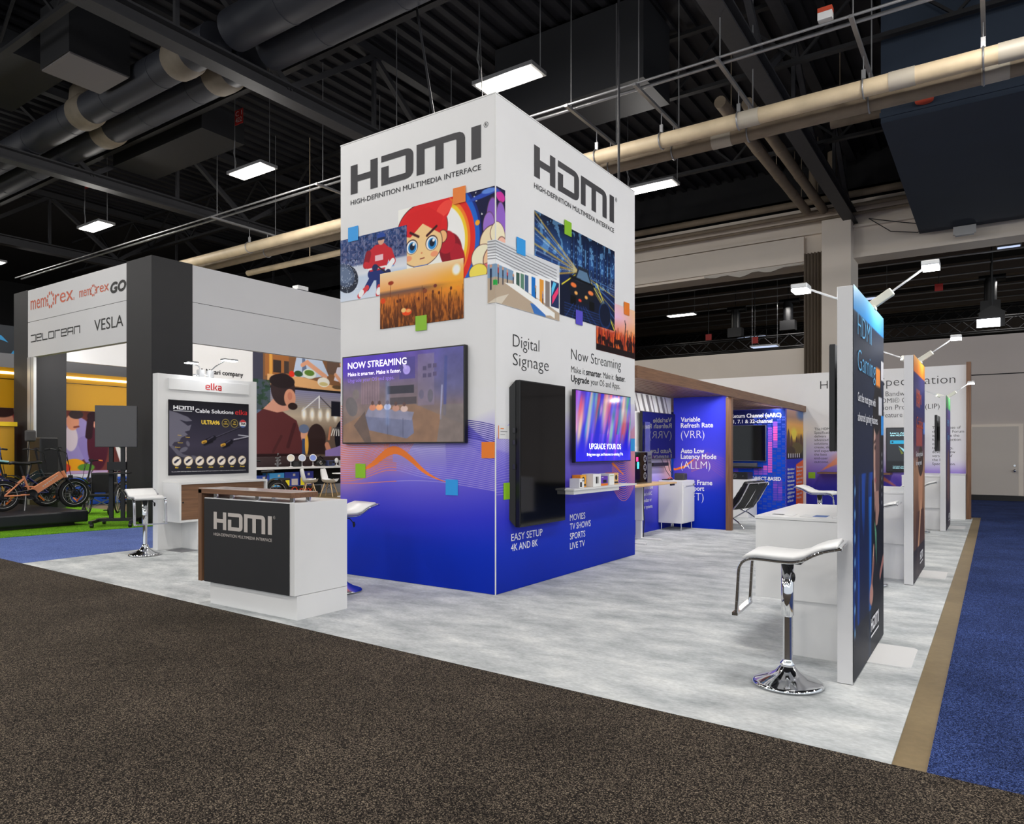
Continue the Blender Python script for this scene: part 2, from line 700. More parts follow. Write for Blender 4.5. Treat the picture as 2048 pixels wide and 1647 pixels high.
M['lamp_glow'] = mat('lamp_diffuser', (255, 248, 236), 0.4, emit=9.0)
M['led_glow'] = mat('led_lens', (246, 250, 255), 0.4, emit=14.0)

# ================================================================== THE SETTING
def struct(name, mb, m, **k):
    return tag(mb.build(name, m, **k), kind='structure')


M['dark_carpet'] = carpet('speckled_charcoal_carpet', [(0.0, rgb(18, 15, 14)), (0.45, rgb(30, 26, 24)), (0.62, rgb(54, 48, 43)), (0.8, rgb(88, 79, 69)), (1.0, rgb(132, 120, 104))],
                          235, blot=0.26, blot_scale=1.3, kind='cells', bump=0.4)
M['grey_carpet'] = carpet('brushed_grey_carpet', [(0.3, rgb(152, 157, 160)), (0.5, rgb(187, 191, 193)), (0.72, rgb(218, 220, 219))],
                          2.3, blot=0.13, blot_scale=40, stretch=(0.8, 1.5, 1), detail=8)
M['blue_carpet'] = carpet('blue_speckled_carpet', [(0.0, rgb(12, 17, 36)), (0.4, rgb(26, 38, 78)), (0.7, rgb(48, 66, 120)), (1.0, rgb(84, 104, 160))],
                          230, blot=0.28, blot_scale=1.6, kind='cells', bump=0.4)
M['aisle_blue'] = carpet('pale_blue_carpet', [(0.0, rgb(60, 76, 132)), (0.5, rgb(86, 106, 168)), (1.0, rgb(122, 140, 196))],
                         170, blot=0.12, blot_scale=1.6, kind='cells')
M['turf'] = carpet('green_turf', [(0.0, rgb(52, 96, 10)), (0.5, rgb(92, 148, 22)), (1.0, rgb(134, 190, 44))], 90, kind='cells', blot=0.15, blot_scale=2)
M['bare'] = carpet('bare_sealed_floor', [(0.3, rgb(118, 102, 74)), (0.7, rgb(140, 122, 90))], 1.5, rough=0.4, blot=0.08, blot_scale=20, detail=6)
M['deck'] = mat('dark_painted_deck', (26, 26, 32), 0.7)
M['hall_cream'] = mat('cream_wall_paint', (228, 217, 204), 0.7, var=0.03, scale=0.6)
M['hall_grey'] = mat('grey_wall_panel', (196, 186, 180), 0.7, var=0.03, scale=0.6)
M['hall_dark'] = mat('dark_wall_paint', (28, 28, 31), 0.8)
M['soffit'] = mat('dark_blue_paint', (38, 50, 66), 0.8, var=0.06, scale=1)
M['concrete'] = mat('hall_concrete', (120, 112, 100), 0.6, var=0.1, scale=1)

g = MB().box(-46, 18, -18, 66, -0.1, 0.0)
struct('floor', g, M['bare'])


def ground(name, pts, z, m):
    mb = MB()
    mb.prism(pts, (0, 0, 0.0005), (1, 0, 0), (0, 1, 0), z)
    o = tag(mb.build(name, m), kind='structure')
    return o


EDGE = lambda x: 3.66 + (-0.397 - x) * 0.0286      # front edge of the booth carpets
ground('floor_dark_carpet', [(-46, -17), (17, -17), (17, EDGE(17)), (-46, EDGE(-46))], 0.012, M['dark_carpet'])
ground('floor_grey_carpet', [(-10.2, EDGE(-10.2) + 0.004), (-0.396, EDGE(-0.396) + 0.004), (-0.394, 17.72), (-10.4, 17.72)], 0.008, M['grey_carpet'])
ground('floor_blue_carpet', [(-0.255, EDGE(-0.255) + 0.004), (17, EDGE(17) + 0.004), (17, 24.3), (-9, 24.3), (-9, 18.1), (-0.255, 18.1)], 0.008, M['blue_carpet'])
ground('floor_aisle_carpet', [(-13.5, EDGE(-13.5) + 0.004), (-10.22, EDGE(-10.22) + 0.004), (-10.42, 17.72), (-11.8, 17.72)], 0.008, M['aisle_blue'])
ground('floor_green_turf', [(-26, EDGE(-26) + 0.3), (-13.49, 4.0), (-13.12, 7.3), (-13.0, 8.6), (-26, 8.6)], 0.016, M['turf'])

# ------------------------------------------------------------ far wall with its header, opening, column
FY = 24.4
w = MB().box(-13.5, -5.1, FY, FY + 0.25, 0, 4.75)
struct('wall_far_partition', w, M['hall_cream'])
w = MB().box(-3.66, 12, FY, FY + 0.25, 0, 4.71)
for zz in (3.58,):
    w.box(-3.66, 12, FY - 0.012, FY, zz, zz + 0.025, 1)
for xx in (0.655 + 1.3, 4.5, 7.2):
    w.box(xx, xx + 0.02, FY - 0.01, FY, 0.12, 4.71, 1)
struct('wall_far_panels', w, [M['hall_grey'], M['hall_dark']])
w = MB().box(-46, -13.5, FY, FY + 0.25, 0, 9.2)
struct('wall_far_end', w, M['hall_dark'])
w = MB().box(-13.5, 12, FY, FY + 0.8, 7.42, 9.15)
w.box(-13.5, 12, FY - 0.1, FY, 7.42, 7.56)
w.box(-13.5, 12, FY - 0.16, FY, 8.35, 8.42)
w.box(-13.5, 12, FY - 0.3, FY, 9.0, 9.15)
w.box(-13.5, -5.1, FY - 0.22, FY, 7.50, 8.3)
struct('wall_header', w, M['hall_cream'])
w = MB().box(-4.51, -3.66, FY - 0.55, FY + 0.8, 0, 8.62)
struct('wall_column', w, M['hall_cream'], bevel=0.02)
w = MB().box(-46, 16, FY + 0.5, FY + 0.8, 9.15, 11.0)
struct('wall_above_header', w, M['hall_dark'])
w = MB().box(-3.66, 12, FY - 0.02, FY, 0, 0.15)
struct('baseboard_far', w, M['black'])
w = MB().box(-46.2, -46, -18, 66, 0, 11)
struct('wall_side', w, M['hall_dark'])
w = MB().box(-46, 18, 62, 62.3, 0, 11)
struct('wall_rear_hall', w, M['hall_dark'])

# door in the far wall
d = MB().box(-0.62, 0.64, FY - 0.05, FY, 0.16, 2.17)
door = tag(d.build('door_1', M['hall_cream']), kind='structure')
d = MB().box(-0.56, 0.53, FY - 0.065, FY - 0.05, 0.16, 2.10)
dl = d.build('door_leaf', mat('grey_door_paint', (196, 188, 180), 0.5), door)
d = MB()
d.ball((0.44, FY - 0.12, 0.86), 0.045)
d.cyl((0.44, FY - 0.065, 0.86), (0.44, FY - 0.11, 0.86), 0.02, 8)
d.cyl((0.44, FY - 0.065, 1.0), (0.44, FY - 0.085, 1.0), 0.03, 8)
d.build('door_knob', M['chrome'], dl)

# folded accordion partition hanging beside the column
a = MB()
n = 12
pts = []
for i in range(n + 1):
    pts.append((-5.12 + 0.6 * i / n, FY - 0.12 - (0.16 if i % 2 else 0.0)))
for (x0, y0), (x1, y1) in zip(pts[:-1], pts[1:]):
    a.hexa([(x0, y0, 3.85), (x1, y1, 3.85), (x1, y1 + 0.02, 3.85), (x0, y0 + 0.02, 3.85)],
           [(x0, y0, 7.74), (x1, y1, 7.74), (x1, y1 + 0.02, 7.74), (x0, y0 + 0.02, 7.74)])
tag(a.build('folding_partition', mat('taupe_partition', (138, 126, 112), 0.6)), 'tall taupe accordion partition folded beside the cream column', 'partition')
a = MB()
sw = [(-8.4 + 3.3 * i / 16, 7.44 - 0.16 * math.sin(PI * (i / 16) ** 0.8) * (0.6 + 0.4 * math.sin(i * 1.3))) for i in range(17)]
for (x0, z0), (x1, z1) in zip(sw[:-1], sw[1:]):
    a.hexa([(x0, FY - 0.16, z0), (x1, FY - 0.16, z1), (x1, FY - 0.1, z1), (x0, FY - 0.1, z0)],
           [(x0, FY - 0.13, 7.5), (x1, FY - 0.13, 7.5), (x1, FY - 0.1, 7.5), (x0, FY - 0.1, 7.5)])
tag(a.build('sagging_drape', mat('pale_drape', (196, 190, 182), 0.8)), 'pale sagging drape under the cream header beside the folded partition', 'drape')

# ------------------------------------------------------------ ceiling deck, beams, trusses
CZ = 10.8
c = MB().box(-46, 18, -18, 24.9, CZ + 0.12, CZ + 0.25)
x = -30.0
while x < 6:
    c.box(x, x + 0.16, 2, 24.9, CZ, CZ + 0.12)
    x += 0.42
struct('ceiling', c, M['deck'])
c = MB().box(-46, 18, 24.9, 66, 9.6, 9.8)
struct('ceiling_rear_hall', c, M['deck'])

for bx in (-28.2, -20.0, -11.9, -3.72):
    b = MB()
    # bottom chord: an I-section
    b.box(bx - 0.17, bx + 0.17, -6, 24.6, 8.50, 8.54)
    b.box(bx - 0.02, bx + 0.02, -6, 24.6, 8.54, 8.78)
    b.box(bx - 0.17, bx + 0.17, -6, 24.6, 8.78, 8.82)
    b.box(bx - 0.12, bx + 0.12, -6, 24.6, 10.5, 10.7)
    yy, k = -5.0, 0
    while yy < 24:
        b.bar((bx, yy, 8.8), (bx, yy + 2.4, 10.55), 0.12, 0.12) if k % 2 == 0 else b.bar((bx, yy, 10.55), (bx, yy + 2.4, 8.8), 0.12, 0.12)
        if k % 2 == 0:
            b.bar((bx, yy + 2.4, 8.8), (bx, yy + 2.4, 10.55), 0.08, 0.08)
        yy += 2.4
        k += 1
    struct('beam', b, M['steel_dark'])
for by in (6.0, 9.6, 15.2, 19.6):
    b = MB()
    b.box(-34, 8, by - 0.07, by + 0.07, 9.30, 9.38)
    b.box(-34, 8, by - 0.07, by + 0.07, 10.62, 10.7)
    xx, k = -33.0, 0
    while xx < 7:
        b.bar((xx, by, 9.35 if k % 2 == 0 else 10.65), (xx + 1.35, by, 10.65 if k % 2 == 0 else 9.35), 0.05, 0.05)
        xx += 1.35
        k += 1
    struct('beam_joist', b, M['steel_black'])

# slanted air plenum upper left + big soffit upper right
s = MB()
s.prism([(-1.85, 7.80), (8.0, 7.80), (8.0, 11), (-1.85, 11), (-1.85, 8.32)], (0, 15.5, 0), (1, 0, 0), (0, 0, 1), -8.55)
s.box(-1.87, 8, 15.47, 15.5, 7.9, 8.0)
struct('ceiling_soffit', s, M['soffit'])
dsm = mat('dark_duct_sheet', (34, 35, 39), 0.6, var=0.06, scale=0.8)
struct('ceiling_plenum', MB().box(-9.6, -5.9, 13.4, 14.8, 9.0, 10.7), dsm)
struct('ceiling_plenum', MB().box(-19.6, -15.5, 9.75, 10.9, 9.05, 9.7), dsm)
struct('ceiling_plenum', MB().box(-19.4, -16.5, 5.0, 7.3, 9.5, 9.95), dsm)
pass

# ------------------------------------------------------------ services
def pipe(name, pts, r, m, label, cat='pipe', n=12, group=None, rings=(), rm=None, hang=()):
    mb = MB()
    mb.tube(pts, r, n)
    for hx, hy, hz in hang:
        mb.cyl((hx, hy, hz), (hx, hy, CZ - 0.005 if 'drop' not in name else CZ + 0.118), 0.012, 6)
    o = tag(mb.build(name, m), label, cat, group)
    if rings:
        p0, p1 = Vector(pts[0]), Vector(pts[-1])
        for t in rings:
            q = MB()
            c0 = p0.lerp(p1, t)
            d = (p1 - p0).normalized()
            q.tube([c0 - d * 0.18, c0 + d * 0.18], r * 1.06, n)
            q.build('coupling_sleeve', rm or m, o)
    return o


sleeve = mat('pale_sleeve', (172, 164, 150), 0.5)
pipe('insulated_pipe', [(-24, 12.52, 7.2), (6, 12.52, 7.2)], 0.135, M['beige_pipe'], 'long beige insulated pipe under the ceiling, the brighter nearer of the pair', n=20, rings=(0.682, 0.76, 0.807, 0.36), rm=sleeve)
pipe('insulated_pipe', [(-24, 13.12, 7.2), (6, 13.12, 7.2)], 0.13, M['beige_dark'], 'long shade-toned insulated pipe running just behind the brighter beige one', n=20, rings=(0.66, 0.8), rm=sleeve)
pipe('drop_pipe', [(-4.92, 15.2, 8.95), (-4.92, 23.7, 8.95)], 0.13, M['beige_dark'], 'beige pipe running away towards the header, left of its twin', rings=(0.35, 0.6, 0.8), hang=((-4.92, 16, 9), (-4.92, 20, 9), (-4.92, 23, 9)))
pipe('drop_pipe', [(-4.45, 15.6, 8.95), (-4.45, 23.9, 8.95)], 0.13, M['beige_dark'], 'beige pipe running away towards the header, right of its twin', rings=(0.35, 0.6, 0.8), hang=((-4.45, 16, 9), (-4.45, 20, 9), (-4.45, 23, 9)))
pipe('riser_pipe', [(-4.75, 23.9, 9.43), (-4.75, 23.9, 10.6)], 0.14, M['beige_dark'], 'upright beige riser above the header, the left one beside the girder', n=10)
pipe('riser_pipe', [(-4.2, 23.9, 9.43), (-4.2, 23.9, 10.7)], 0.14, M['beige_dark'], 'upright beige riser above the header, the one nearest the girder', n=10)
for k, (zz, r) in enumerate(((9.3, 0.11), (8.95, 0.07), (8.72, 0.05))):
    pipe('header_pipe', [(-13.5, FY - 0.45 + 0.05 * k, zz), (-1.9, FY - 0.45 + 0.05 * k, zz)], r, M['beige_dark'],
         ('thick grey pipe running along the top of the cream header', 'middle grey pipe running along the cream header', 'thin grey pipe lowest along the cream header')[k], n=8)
pipe('conduit', [(-30, 11.40, 7.8), (4, 11.40, 7.8)], 0.022, M['galv'], 'thin galvanised conduit spanning the ceiling, upper one of the close pair', 'conduit', n=8)
pipe('conduit', [(-30, 11.60, 7.8), (4, 11.60, 7.8)], 0.03, M['galv'], 'thicker galvanised conduit spanning the ceiling, lower one of the close pair', 'conduit', n=8)
pipe('branch_pipe', [(-20, 14.2, 7.15), (-13.2, 14.2, 7.15), (-13.2, 24, 7.15)], 0.09, M['beige_pipe'], 'thinner beige pipe leaving the long pair behind the white tower', n=10, hang=((-17, 14.2, 7.2), (-13.2, 16, 7.2)))
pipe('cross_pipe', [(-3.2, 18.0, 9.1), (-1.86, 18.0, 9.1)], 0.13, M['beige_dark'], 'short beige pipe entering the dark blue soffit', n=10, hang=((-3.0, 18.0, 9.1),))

# twin round air ducts
duct_m = mat('grey_blue_duct', (46, 48, 56), 0.55, var=0.05, scale=0.6)
collar_m = mat('cream_duct_collar', (120, 110, 96), 0.7, var=0.1, scale=6)


def duct(label, x0, x1, y, z, r, collars):
    mb = MB().cyl((x0, y, z), (x1, y, z), r, 24)
    xx = x0 + 1.5
    while xx < x1:
        mb.tube([(xx - 0.03, y, z), (xx + 0.03, y, z)], r * 1.02, 24)
        xx += 1.9
    o = tag(mb.build('air_duct', duct_m), label, 'duct')
    for cx, kind in collars:
        q = MB()
        q.lathe([(r * 1.0, -0.3), (r * 1.12, -0.22), (r * 1.15, 0), (r * 1.12, 0.22), (r * 1.0, 0.3)], (cx, y, z), 24, axis=(1, 0, 0))
        if kind:
            q.lathe([(r * 1.06, 0.1), (r * 0.98, 0.45), (r * 0.62, 0.62), (r * 0.6, 1.0)], (cx, y, z), 20)
        q.build('duct_collar', collar_m, o)


duct('dark round air duct with cream collars passing just below the boxy air handler', -27, -12.2, 7.95, 9.17, 0.33, ((-13.25, 0), (-17.2, 1)))
duct('dark round air duct with cream collars on the far side of its twin', -27, -12.2, 8.75, 9.17, 0.33, ((-13.15, 0), (-17.8, 0)))
duct('dark round air duct above the white tower, upper of two', -11.6, -3.9, 7.95, 9.17, 0.36, ())
duct('dark round air duct above the white tower, lower of two', -11.6, -3.9, 8.75, 9.17, 0.36, ())
u = MB().box(-15.7, -14.5, 6.4, 7.55, 9.0, 10.2)
ur = tag(u.build('air_unit', M['steel_black']), 'black boxy air handler with pale underside grille above the twin ducts', 'air handler')
MB().box(-15.68, -14.52, 6.42, 7.53, 8.97, 9.0).build('grille', mat('dusty_grille', (104, 100, 100), 0.7), ur)
MB().cyl((-15.1, 7.0, 10.2), (-15.1, 7.0, 10.9), 0.06, 8).build('hanger', M['steel_dark'], ur)

# trapeze hangers under the conduits, carrying the pipes
for k, tx in enumerate((-17.56, -13.3, -10.9, -6.5, -5.15, -3.72, -1.74, -0.15)):
    r = thing('trapeze_hanger', 'steel strut hanger with pipe clamps, %s' % (
        'leftmost', 'second from the left', 'half hidden by the white tower', 'first right of the white tower', 'second right of the tower', 'beside the dark girder', 'left of the dark blue soffit', 'rightmost')[k], 'hanger', (tx, 11.35, 7.76))
    MB().box(tx - 0.03, tx + 0.03, 11.3, 13.5, 7.72, 7.77).build('strut', M['galv'], r)
    for py_ in (11.5, 13.4):
        MB().cyl((tx, py_, 7.77), (tx, py_, 10.7), 0.012, 6).build('rod', M['galv'], r)
    for py_, rr in ((12.52, 0.15), (13.12, 0.145)):
        q = MB()
        q.tube([(tx, py_ + rr * math.cos(t), 7.2 + rr * math.sin(t)) for t in [2 * PI * i / 18 for i in range(18)]], 0.014, 5, closed=True)
        q.cyl((tx, py_, 7.2 + rr), (tx, py_, 7.72), 0.01, 6)
        q.box(tx - 0.03, tx + 0.03, py_ - 0.02, py_ + 0.02, 7.2 + rr, 7.5)
        q.build('clamp', M['galv'], r)

# hall lamps
for k, (lx, ly) in enumerate(HALL_LAMPS):
    vis = {(-7.15, 10.4): 'bright ceiling lamp above the front corner of the white tower', (-14.5, 10.4): 'bright ceiling lamp hanging between the white tower and the logo booth beside a red tag',
           (-21.9, 10.4): 'bright ceiling lamp third from the tower, above the striped logo booth', (-29.3, 10.4): 'bright ceiling lamp cut by the left edge of the photo',
           (-7.1, 16.65): 'bright ceiling lamp behind the right edge of the white tower'}.get((lx, ly))
    r = thing('ceiling_lamp', vis or 'hanging ceiling lamp in the rows outside the photo', 'lamp', (lx, ly, LAMP_Z), None if vis else 'hall lamps outside the frame')
    MB().box(lx - 0.64, lx + 0.64, ly - 0.24, ly + 0.24, LAMP_Z, LAMP_Z + 0.07).build('housing', M['galv'], r)
    MB().box(lx - 0.58, lx + 0.58, ly - 0.20, ly - 0.01, LAMP_Z - 0.015, LAMP_Z).build('diffuser', M['lamp_glow'], r)
    MB().box(lx - 0.58, lx + 0.58, ly + 0.01, ly + 0.20, LAMP_Z - 0.015, LAMP_Z).build('diffuser', M['lamp_glow'], r)
    q = MB()
    for sx in (-0.66, 0.66):
        q.cyl((lx + sx, ly, LAMP_Z + 0.03), (lx + sx, ly, CZ), 0.008, 5)
    q.tube([(lx - 0.66, ly, LAMP_Z + 0.9), (lx - 0.70, ly, LAMP_Z + 0.6), (lx - 0.62, ly, LAMP_Z + 0.35), (lx - 0.66, ly, LAMP_Z + 0.07)], 0.012, 5)
    q.build('suspension_cable', M['galv'], r)
    if vis and lx < -10:
        tx = lx - 0.5
        MB().box(tx - 0.16, tx + 0.16, ly - 0.005, ly + 0.005, LAMP_Z + 1.25, LAMP_Z + 1.6).build('tag_plate', M['red_tag'], r)
        t = MB()
        t.text('C 1', PY(ly - 0.005), tx, LAMP_Z + 1.45, 0.11, 0.24, 0.002, 0, 'c')
        t.text('422', PY(ly - 0.005), tx, LAMP_Z + 1.30, 0.11, 0.24, 0.002, 0, 'c')
        t.build('tag_lettering', M['ink_white'], r)
q = MB().cyl((-5.35, 11.12, 5.2), (-5.35, 11.12, 10.7), 0.022, 8)
tag(q.build('hanging_pole', M['steel_dark']), 'dark slim pole hanging down behind the white tower beside the beige pipe', 'pole')
q = MB().tube([(-8.7, 9.4, 10.6), (-7.3, 9.0, 5.0)], 0.02, 6)
tag(q.build('slanted_cable', M['steel_dark']), 'slanted dark cable running down to the tower roof', 'cable')
q = MB().tube([(-7.2, 9.5, 10.7), (-6.9, 9.4, 4.9)], 0.008, 5)
tag(q.build('thin_cable', M['steel_dark']), 'thin upright wire above the tower roof', 'cable')
for k, (p, lb) in enumerate((((-12.2, 12.4, 8.45), 'orange sprinkler flange hanging under the beam left of the tower'), ((-11.5, 13.3, 6.9), 'round orange bell left of the tower roof beside the beige pipe'),
                             ((-2.1, 11.4, 7.93), 'red and white alarm box fixed on the galvanised conduit'), ((-1.1, 15.3, 8.0), 'dull red sprinkler joint below the dark blue soffit edge'))):
    q = MB()
    if k == 2:
        q.box(p[0] - 0.1, p[0] + 0.1, p[1] - 0.06, p[1] + 0.06, p[2] + 0.03, p[2] + 0.1).box(p[0] - 0.1, p[0] + 0.1, p[1] - 0.06, p[1] + 0.06, p[2] - 0.08, p[2] + 0.03, 1)
    else:
        q.lathe([(0.0, 0.09), (0.06, 0.08), (0.16, 0.0), (0.15, -0.05), (0.0, -0.06)], p, 16)
        q.cyl((p[0], p[1], p[2] + 0.06), (p[0], p[1], (8.5, 10.8, 0, 8.3)[k]), 0.015, 6, 2)
    tag(q.build(('sprinkler_flange', 'alarm_bell', 'alarm_box', 'sprinkler_joint')[k], [mat('orange_red_paint', (196, 74, 46), 0.5), M['white'], M['steel_dark']]), lb, 'ceiling device')
q = MB().box(-1.0, -0.45, 23.8, 23.85, 7.55, 7.78).box(-0.95, -0.5, 23.7, 23.88, 7.5, 7.56)
tag(q.build('projector_box', mat('pale_grey_box', (176, 176, 176), 0.5)), 'small pale box fixed to the dark blue soffit above the far wall', 'speaker')
q = MB().tube([(-3.2, 24.05, 8.5), (-2.6, 24.05, 8.0), (-1.9, 24.05, 7.85), (-1.5, 24.05, 8.0), (-1.5, 24.05, 8.3)], 0.014, 5)
q.tube([(-3.2, 24.06, 8.5), (-2.4, 24.06, 8.25), (-1.5, 24.06, 8.0)], 0.014, 5)
tag(q.build('loose_cable', M['black']), 'loose dark cable drooping across the header beside the column', 'cable')

# ------------------------------------------------------------ the hall seen through the opening
bm = mat('brown_grey_beam', (96, 84, 75), 0.7)
for k, (by, z0, z1) in enumerate(((28.5, 8.1, 8.7), (33.0, 8.15, 8.8), (38.0, 8.0, 8.8), (45.0, 7.6, 8.5), (54.0, 7.0, 8.0))):
    b = MB().box(-30, 12, by, by + 0.4, z0, z1)
    struct('beam_rear', b, bm)
for k in range(9):
    y0 = 26.6 + k * 1.87
    pipe('electrical_conduit', [(-16, y0, 7.6 + 0.09 * k), (9, y0, 7.6 + 0.09 * k)], 0.035, M['galv'], 'thin conduits crossing the dark ceiling beyond the opening', 'conduit', 6, 'conduits beyond the opening')


def truss(label, y, z, x0, x1):
    b = MB()
    h = 0.5
    for dy, dz in ((0, 0), (h, 0), (0, h), (h, h)):
        b.cyl((x0, y + dy, z + dz), (x1, y + dy, z + dz), 0.035, 6)
    x, k = x0, 0
    while x < x1 - 0.01:
        za, zb = (z, z + h) if k % 2 else (z + h, z)
        b.cyl((x, y, za), (x + 0.55, y, zb), 0.022, 5)
        b.cyl((x, y + h, zb), (x + 0.55, y + h, za), 0.022, 5)
        x += 0.55
        k += 1
    return tag(b.build('lighting_truss', M['steel_black']), label, 'truss')


truss('black lattice lighting truss beyond the opening, the lowest one', 31, 5.75, -17, 8)
truss('black lattice lighting truss beyond the opening, the middle one', 36, 7.0, -17, 8)
truss('black lattice lighting truss beyond the opening, the farthest one', 44, 6.9, -17, 8)


def strip_lamp(p, w, label, m):
    r = thing('strip_lamp', label, 'lamp', p)
    MB().box(p[0] - w / 2 - 0.04, p[0] + w / 2 + 0.04, p[1] - 0.22, p[1] + 0.22, p[2], p[2] + 0.06).build('housing', M['galv'], r)
    MB().box(p[0] - w / 2, p[0] + w / 2, p[1] - 0.2, p[1] + 0.2, p[2] - 0.015, p[2]).build('diffuser', m, r)
    q = MB()
    for s_ in (-1, 1):
        q.cyl((p[0] + s_ * w / 2, p[1], p[2] + 0.05), (p[0] + s_ * w / 2, p[1], 9.59), 0.01, 5)
    q.build('suspension_cable', M['galv'], r)


dim = mat('dim_diffuser', (190, 205, 235), 0.4, emit=0.9)
strip_lamp((-11.6, 30.5, 7.45), 1.2, 'lit strip lamp beyond the opening, left of the folded partition', M['lamp_glow'])
strip_lamp((-10.3, 37, 7.2), 1.4, 'dim strip lamp under the dark beams left of the folded partition', dim)
strip_lamp((-7.8, 29.8, 5.65), 1.0, 'bluish strip lamp low above the cream partition wall', dim)
strip_lamp((0.35, 27.9, 7.95), 0.6, 'bluish square lamp beyond the opening, under the cream header above the stage light', dim)
strip_lamp((-4.25, 32.4, 7.65), 1.2, 'bluish strip lamp just right of the cream column', dim)
strip_lamp((-5.2, 29, 6.7), 1.2, 'bright lamp peeping past the cream column beside the banner arm', M['lamp_glow'])
for k, (p, lb) in enumerate((((-9.4, 31.2, 6.65), 'black chain hoist above the lattice truss, farther from the folded partition'), ((-7.2, 31.2, 6.75), 'black chain hoist above the lattice truss, near the folded partition'),
                             ((-0.15, 30.3, 6.6), 'black chain hoist hanging above the white glowing stage light'))):
    q = MB()
    q.cyl((p[0], p[1], p[2]), (p[0], p[1], p[2] + 0.9), 0.2, 10)
    q.cyl((p[0] - 0.35, p[1], p[2] + 0.9), (p[0] + 0.45, p[1], p[2] + 0.9), 0.13, 10)
    q.box(p[0] - 0.3, p[0] + 0.3, p[1] - 0.2, p[1] + 0.2, p[2] - 0.3, p[2] + 0.1)
    q.cyl((p[0], p[1], p[2] + 1.0), (p[0], p[1], 9.6), 0.015, 6)
    tag(q.build('chain_hoist', M['black']), lb, 'hoist')
for k, (p, lb) in enumerate((((-10.2, 30, 6.15), 'small red tag under the dim strip lamp'), ((-8.25, 30, 5.85), 'small red tag beside a black chain hoist'), ((-1.7, 30, 7.2), 'small red tag on a drop pipe beyond the cream column'))):
    q = MB().box(p[0] - 0.13, p[0] + 0.13, p[1], p[1] + 0.01, p[2], p[2] + 0.26)
    q.cyl((p[0], p[1], p[2] + 0.26), (p[0], p[1], 9.59), 0.015, 5, 1)
    tag(q.build('hanging_tag', [M['red_tag'], M['steel_dark']]), lb, 'tag')
fx = thing('glowing_fixture', 'black stage light glowing white above the grey wall with the door', 'stage light', (-0.1, 27.5, 5.35))
q = MB().box(-0.45, 0.25, 27.3, 27.7, 5.35, 5.8)
q.prism([(-0.5, 5.8), (0.3, 5.8), (-0.1, 6.05)], (0, 27.7, 0), (1, 0, 0), (0, 0, 1), 0.4)
q.cyl((-0.1, 27.5, 6.0), (-0.1, 27.5, 9.6), 0.03, 6)
q.build('body', M['black'], fx)
MB().box(-0.5, 0.12, 27.28, 27.3, 5.36, 5.62).build('lens', M['led_glow'], fx)

# ================================================================== THE TOWER
TX0, TX1, TY0, TY1, TH = -6.314, -4.093, 5.724, 9.01, 4.98
PL = PY(TY0)          # left face, coordinates (x, z)
PR = PX(TX1)          # right face, coordinates (y, z)
tower = thing('display_tower', 'tall square white and blue exhibition tower with photo collages and wall screens', 'tower', ((TX0 + TX1) / 2, (TY0 + TY1) / 2, 0.0))
b = MB().box(TX0, TX1, TY0, TY1, 0.01, TH)
b.build('tower_body', M['matte_white'], tower, bevel=0.004)
b = MB().box(TX0 - 0.003, TX1 + 0.003, TY0 - 0.003, TY1, TH, TH + 0.012)
b.box(TX1 - 0.006, TX1 + 0.004, TY0 - 0.004, TY0 + 0.006, 0.01, TH)
b.build('edge_trim', M['paint_white'], tower)


def smooth(t):
    t = np.clip(t, 0, 1)
    return t * t * (3 - 2 * t)


def sweep(a, t0=0.0):
    """lower print: white fading through lilac to deep blue with a slanted lilac facet"""
    w = a.x
    z = a.y * 2.06
    top = 1.95 - 0.25 * np.sin((w + t0) * 3.2) - 0.10 * w
    stops = [(0.0, (4, 38, 162)), (0.22, (12, 44, 176)), (0.42, (48, 52, 188)), (0.58, (86, 78, 196)), (0.74, (122, 112, 210)), (0.9, (184, 178, 220)), (1.0, (216, 216, 218))]
    t = np.clip(z / top, 0, 1)
    ps = [p for p, _ in stops]
    g = np.stack([np.interp(t, ps, [c[k] / 255 for _, c in stops]) for k in range(3)], -1)
    a.c = g
    return a


# left face lower print
a = Art(2.221, 2.06, 90)
sweep(a)
a.put(smooth(1 - np.hypot((a.x - 0.0) / 0.38, (a.y - 0.66) / 0.36)), (232, 168, 168), 0.75)
a.put(smooth(1 - np.hypot((a.x - 0.34) / 0.30, (a.y - 0.62) / 0.10)), (222, 120, 90), 0.25)
a.poly([(0.70, 0.93), (1.0, 0.70), (1.0, 0.50), (0.86, 0.52), (0.72, 0.58)], (104, 92, 204), 0.55)
a.poly([(0.70, 0.93), (1.0, 0.705), (1.0, 0.62), (0.8, 0.76)], (76, 72, 196), 0.45)
picture('lower_print', a, PL, TX0, TX1, 0.012, 2.07, M['print'], tower, 0.0015)
# right face lower print
a = Art(TY1 - TY0, 2.06, 70)
sweep(a, 0.55)
a.put(smooth(1 - np.hypot((a.x - 1.0) / 0.14, (a.y - 0.66) / 0.34)), (232, 160, 160), 0.75)
a.put(smooth(1 - np.hypot((a.x - 0.62) / 0.3, (a.y - 0.56) / 0.2)), (128, 108, 200), 0.5)
a.poly([(0.0, 0.70), (0.14, 0.66), (0.28, 0.78), (0.28, 0.55), (0.0, 0.5)], (96, 86, 204), 0.5)
picture('lower_print', a, PR, TY0, TY1, 0.012, 2.07, M['print'], tower, 0.0015)

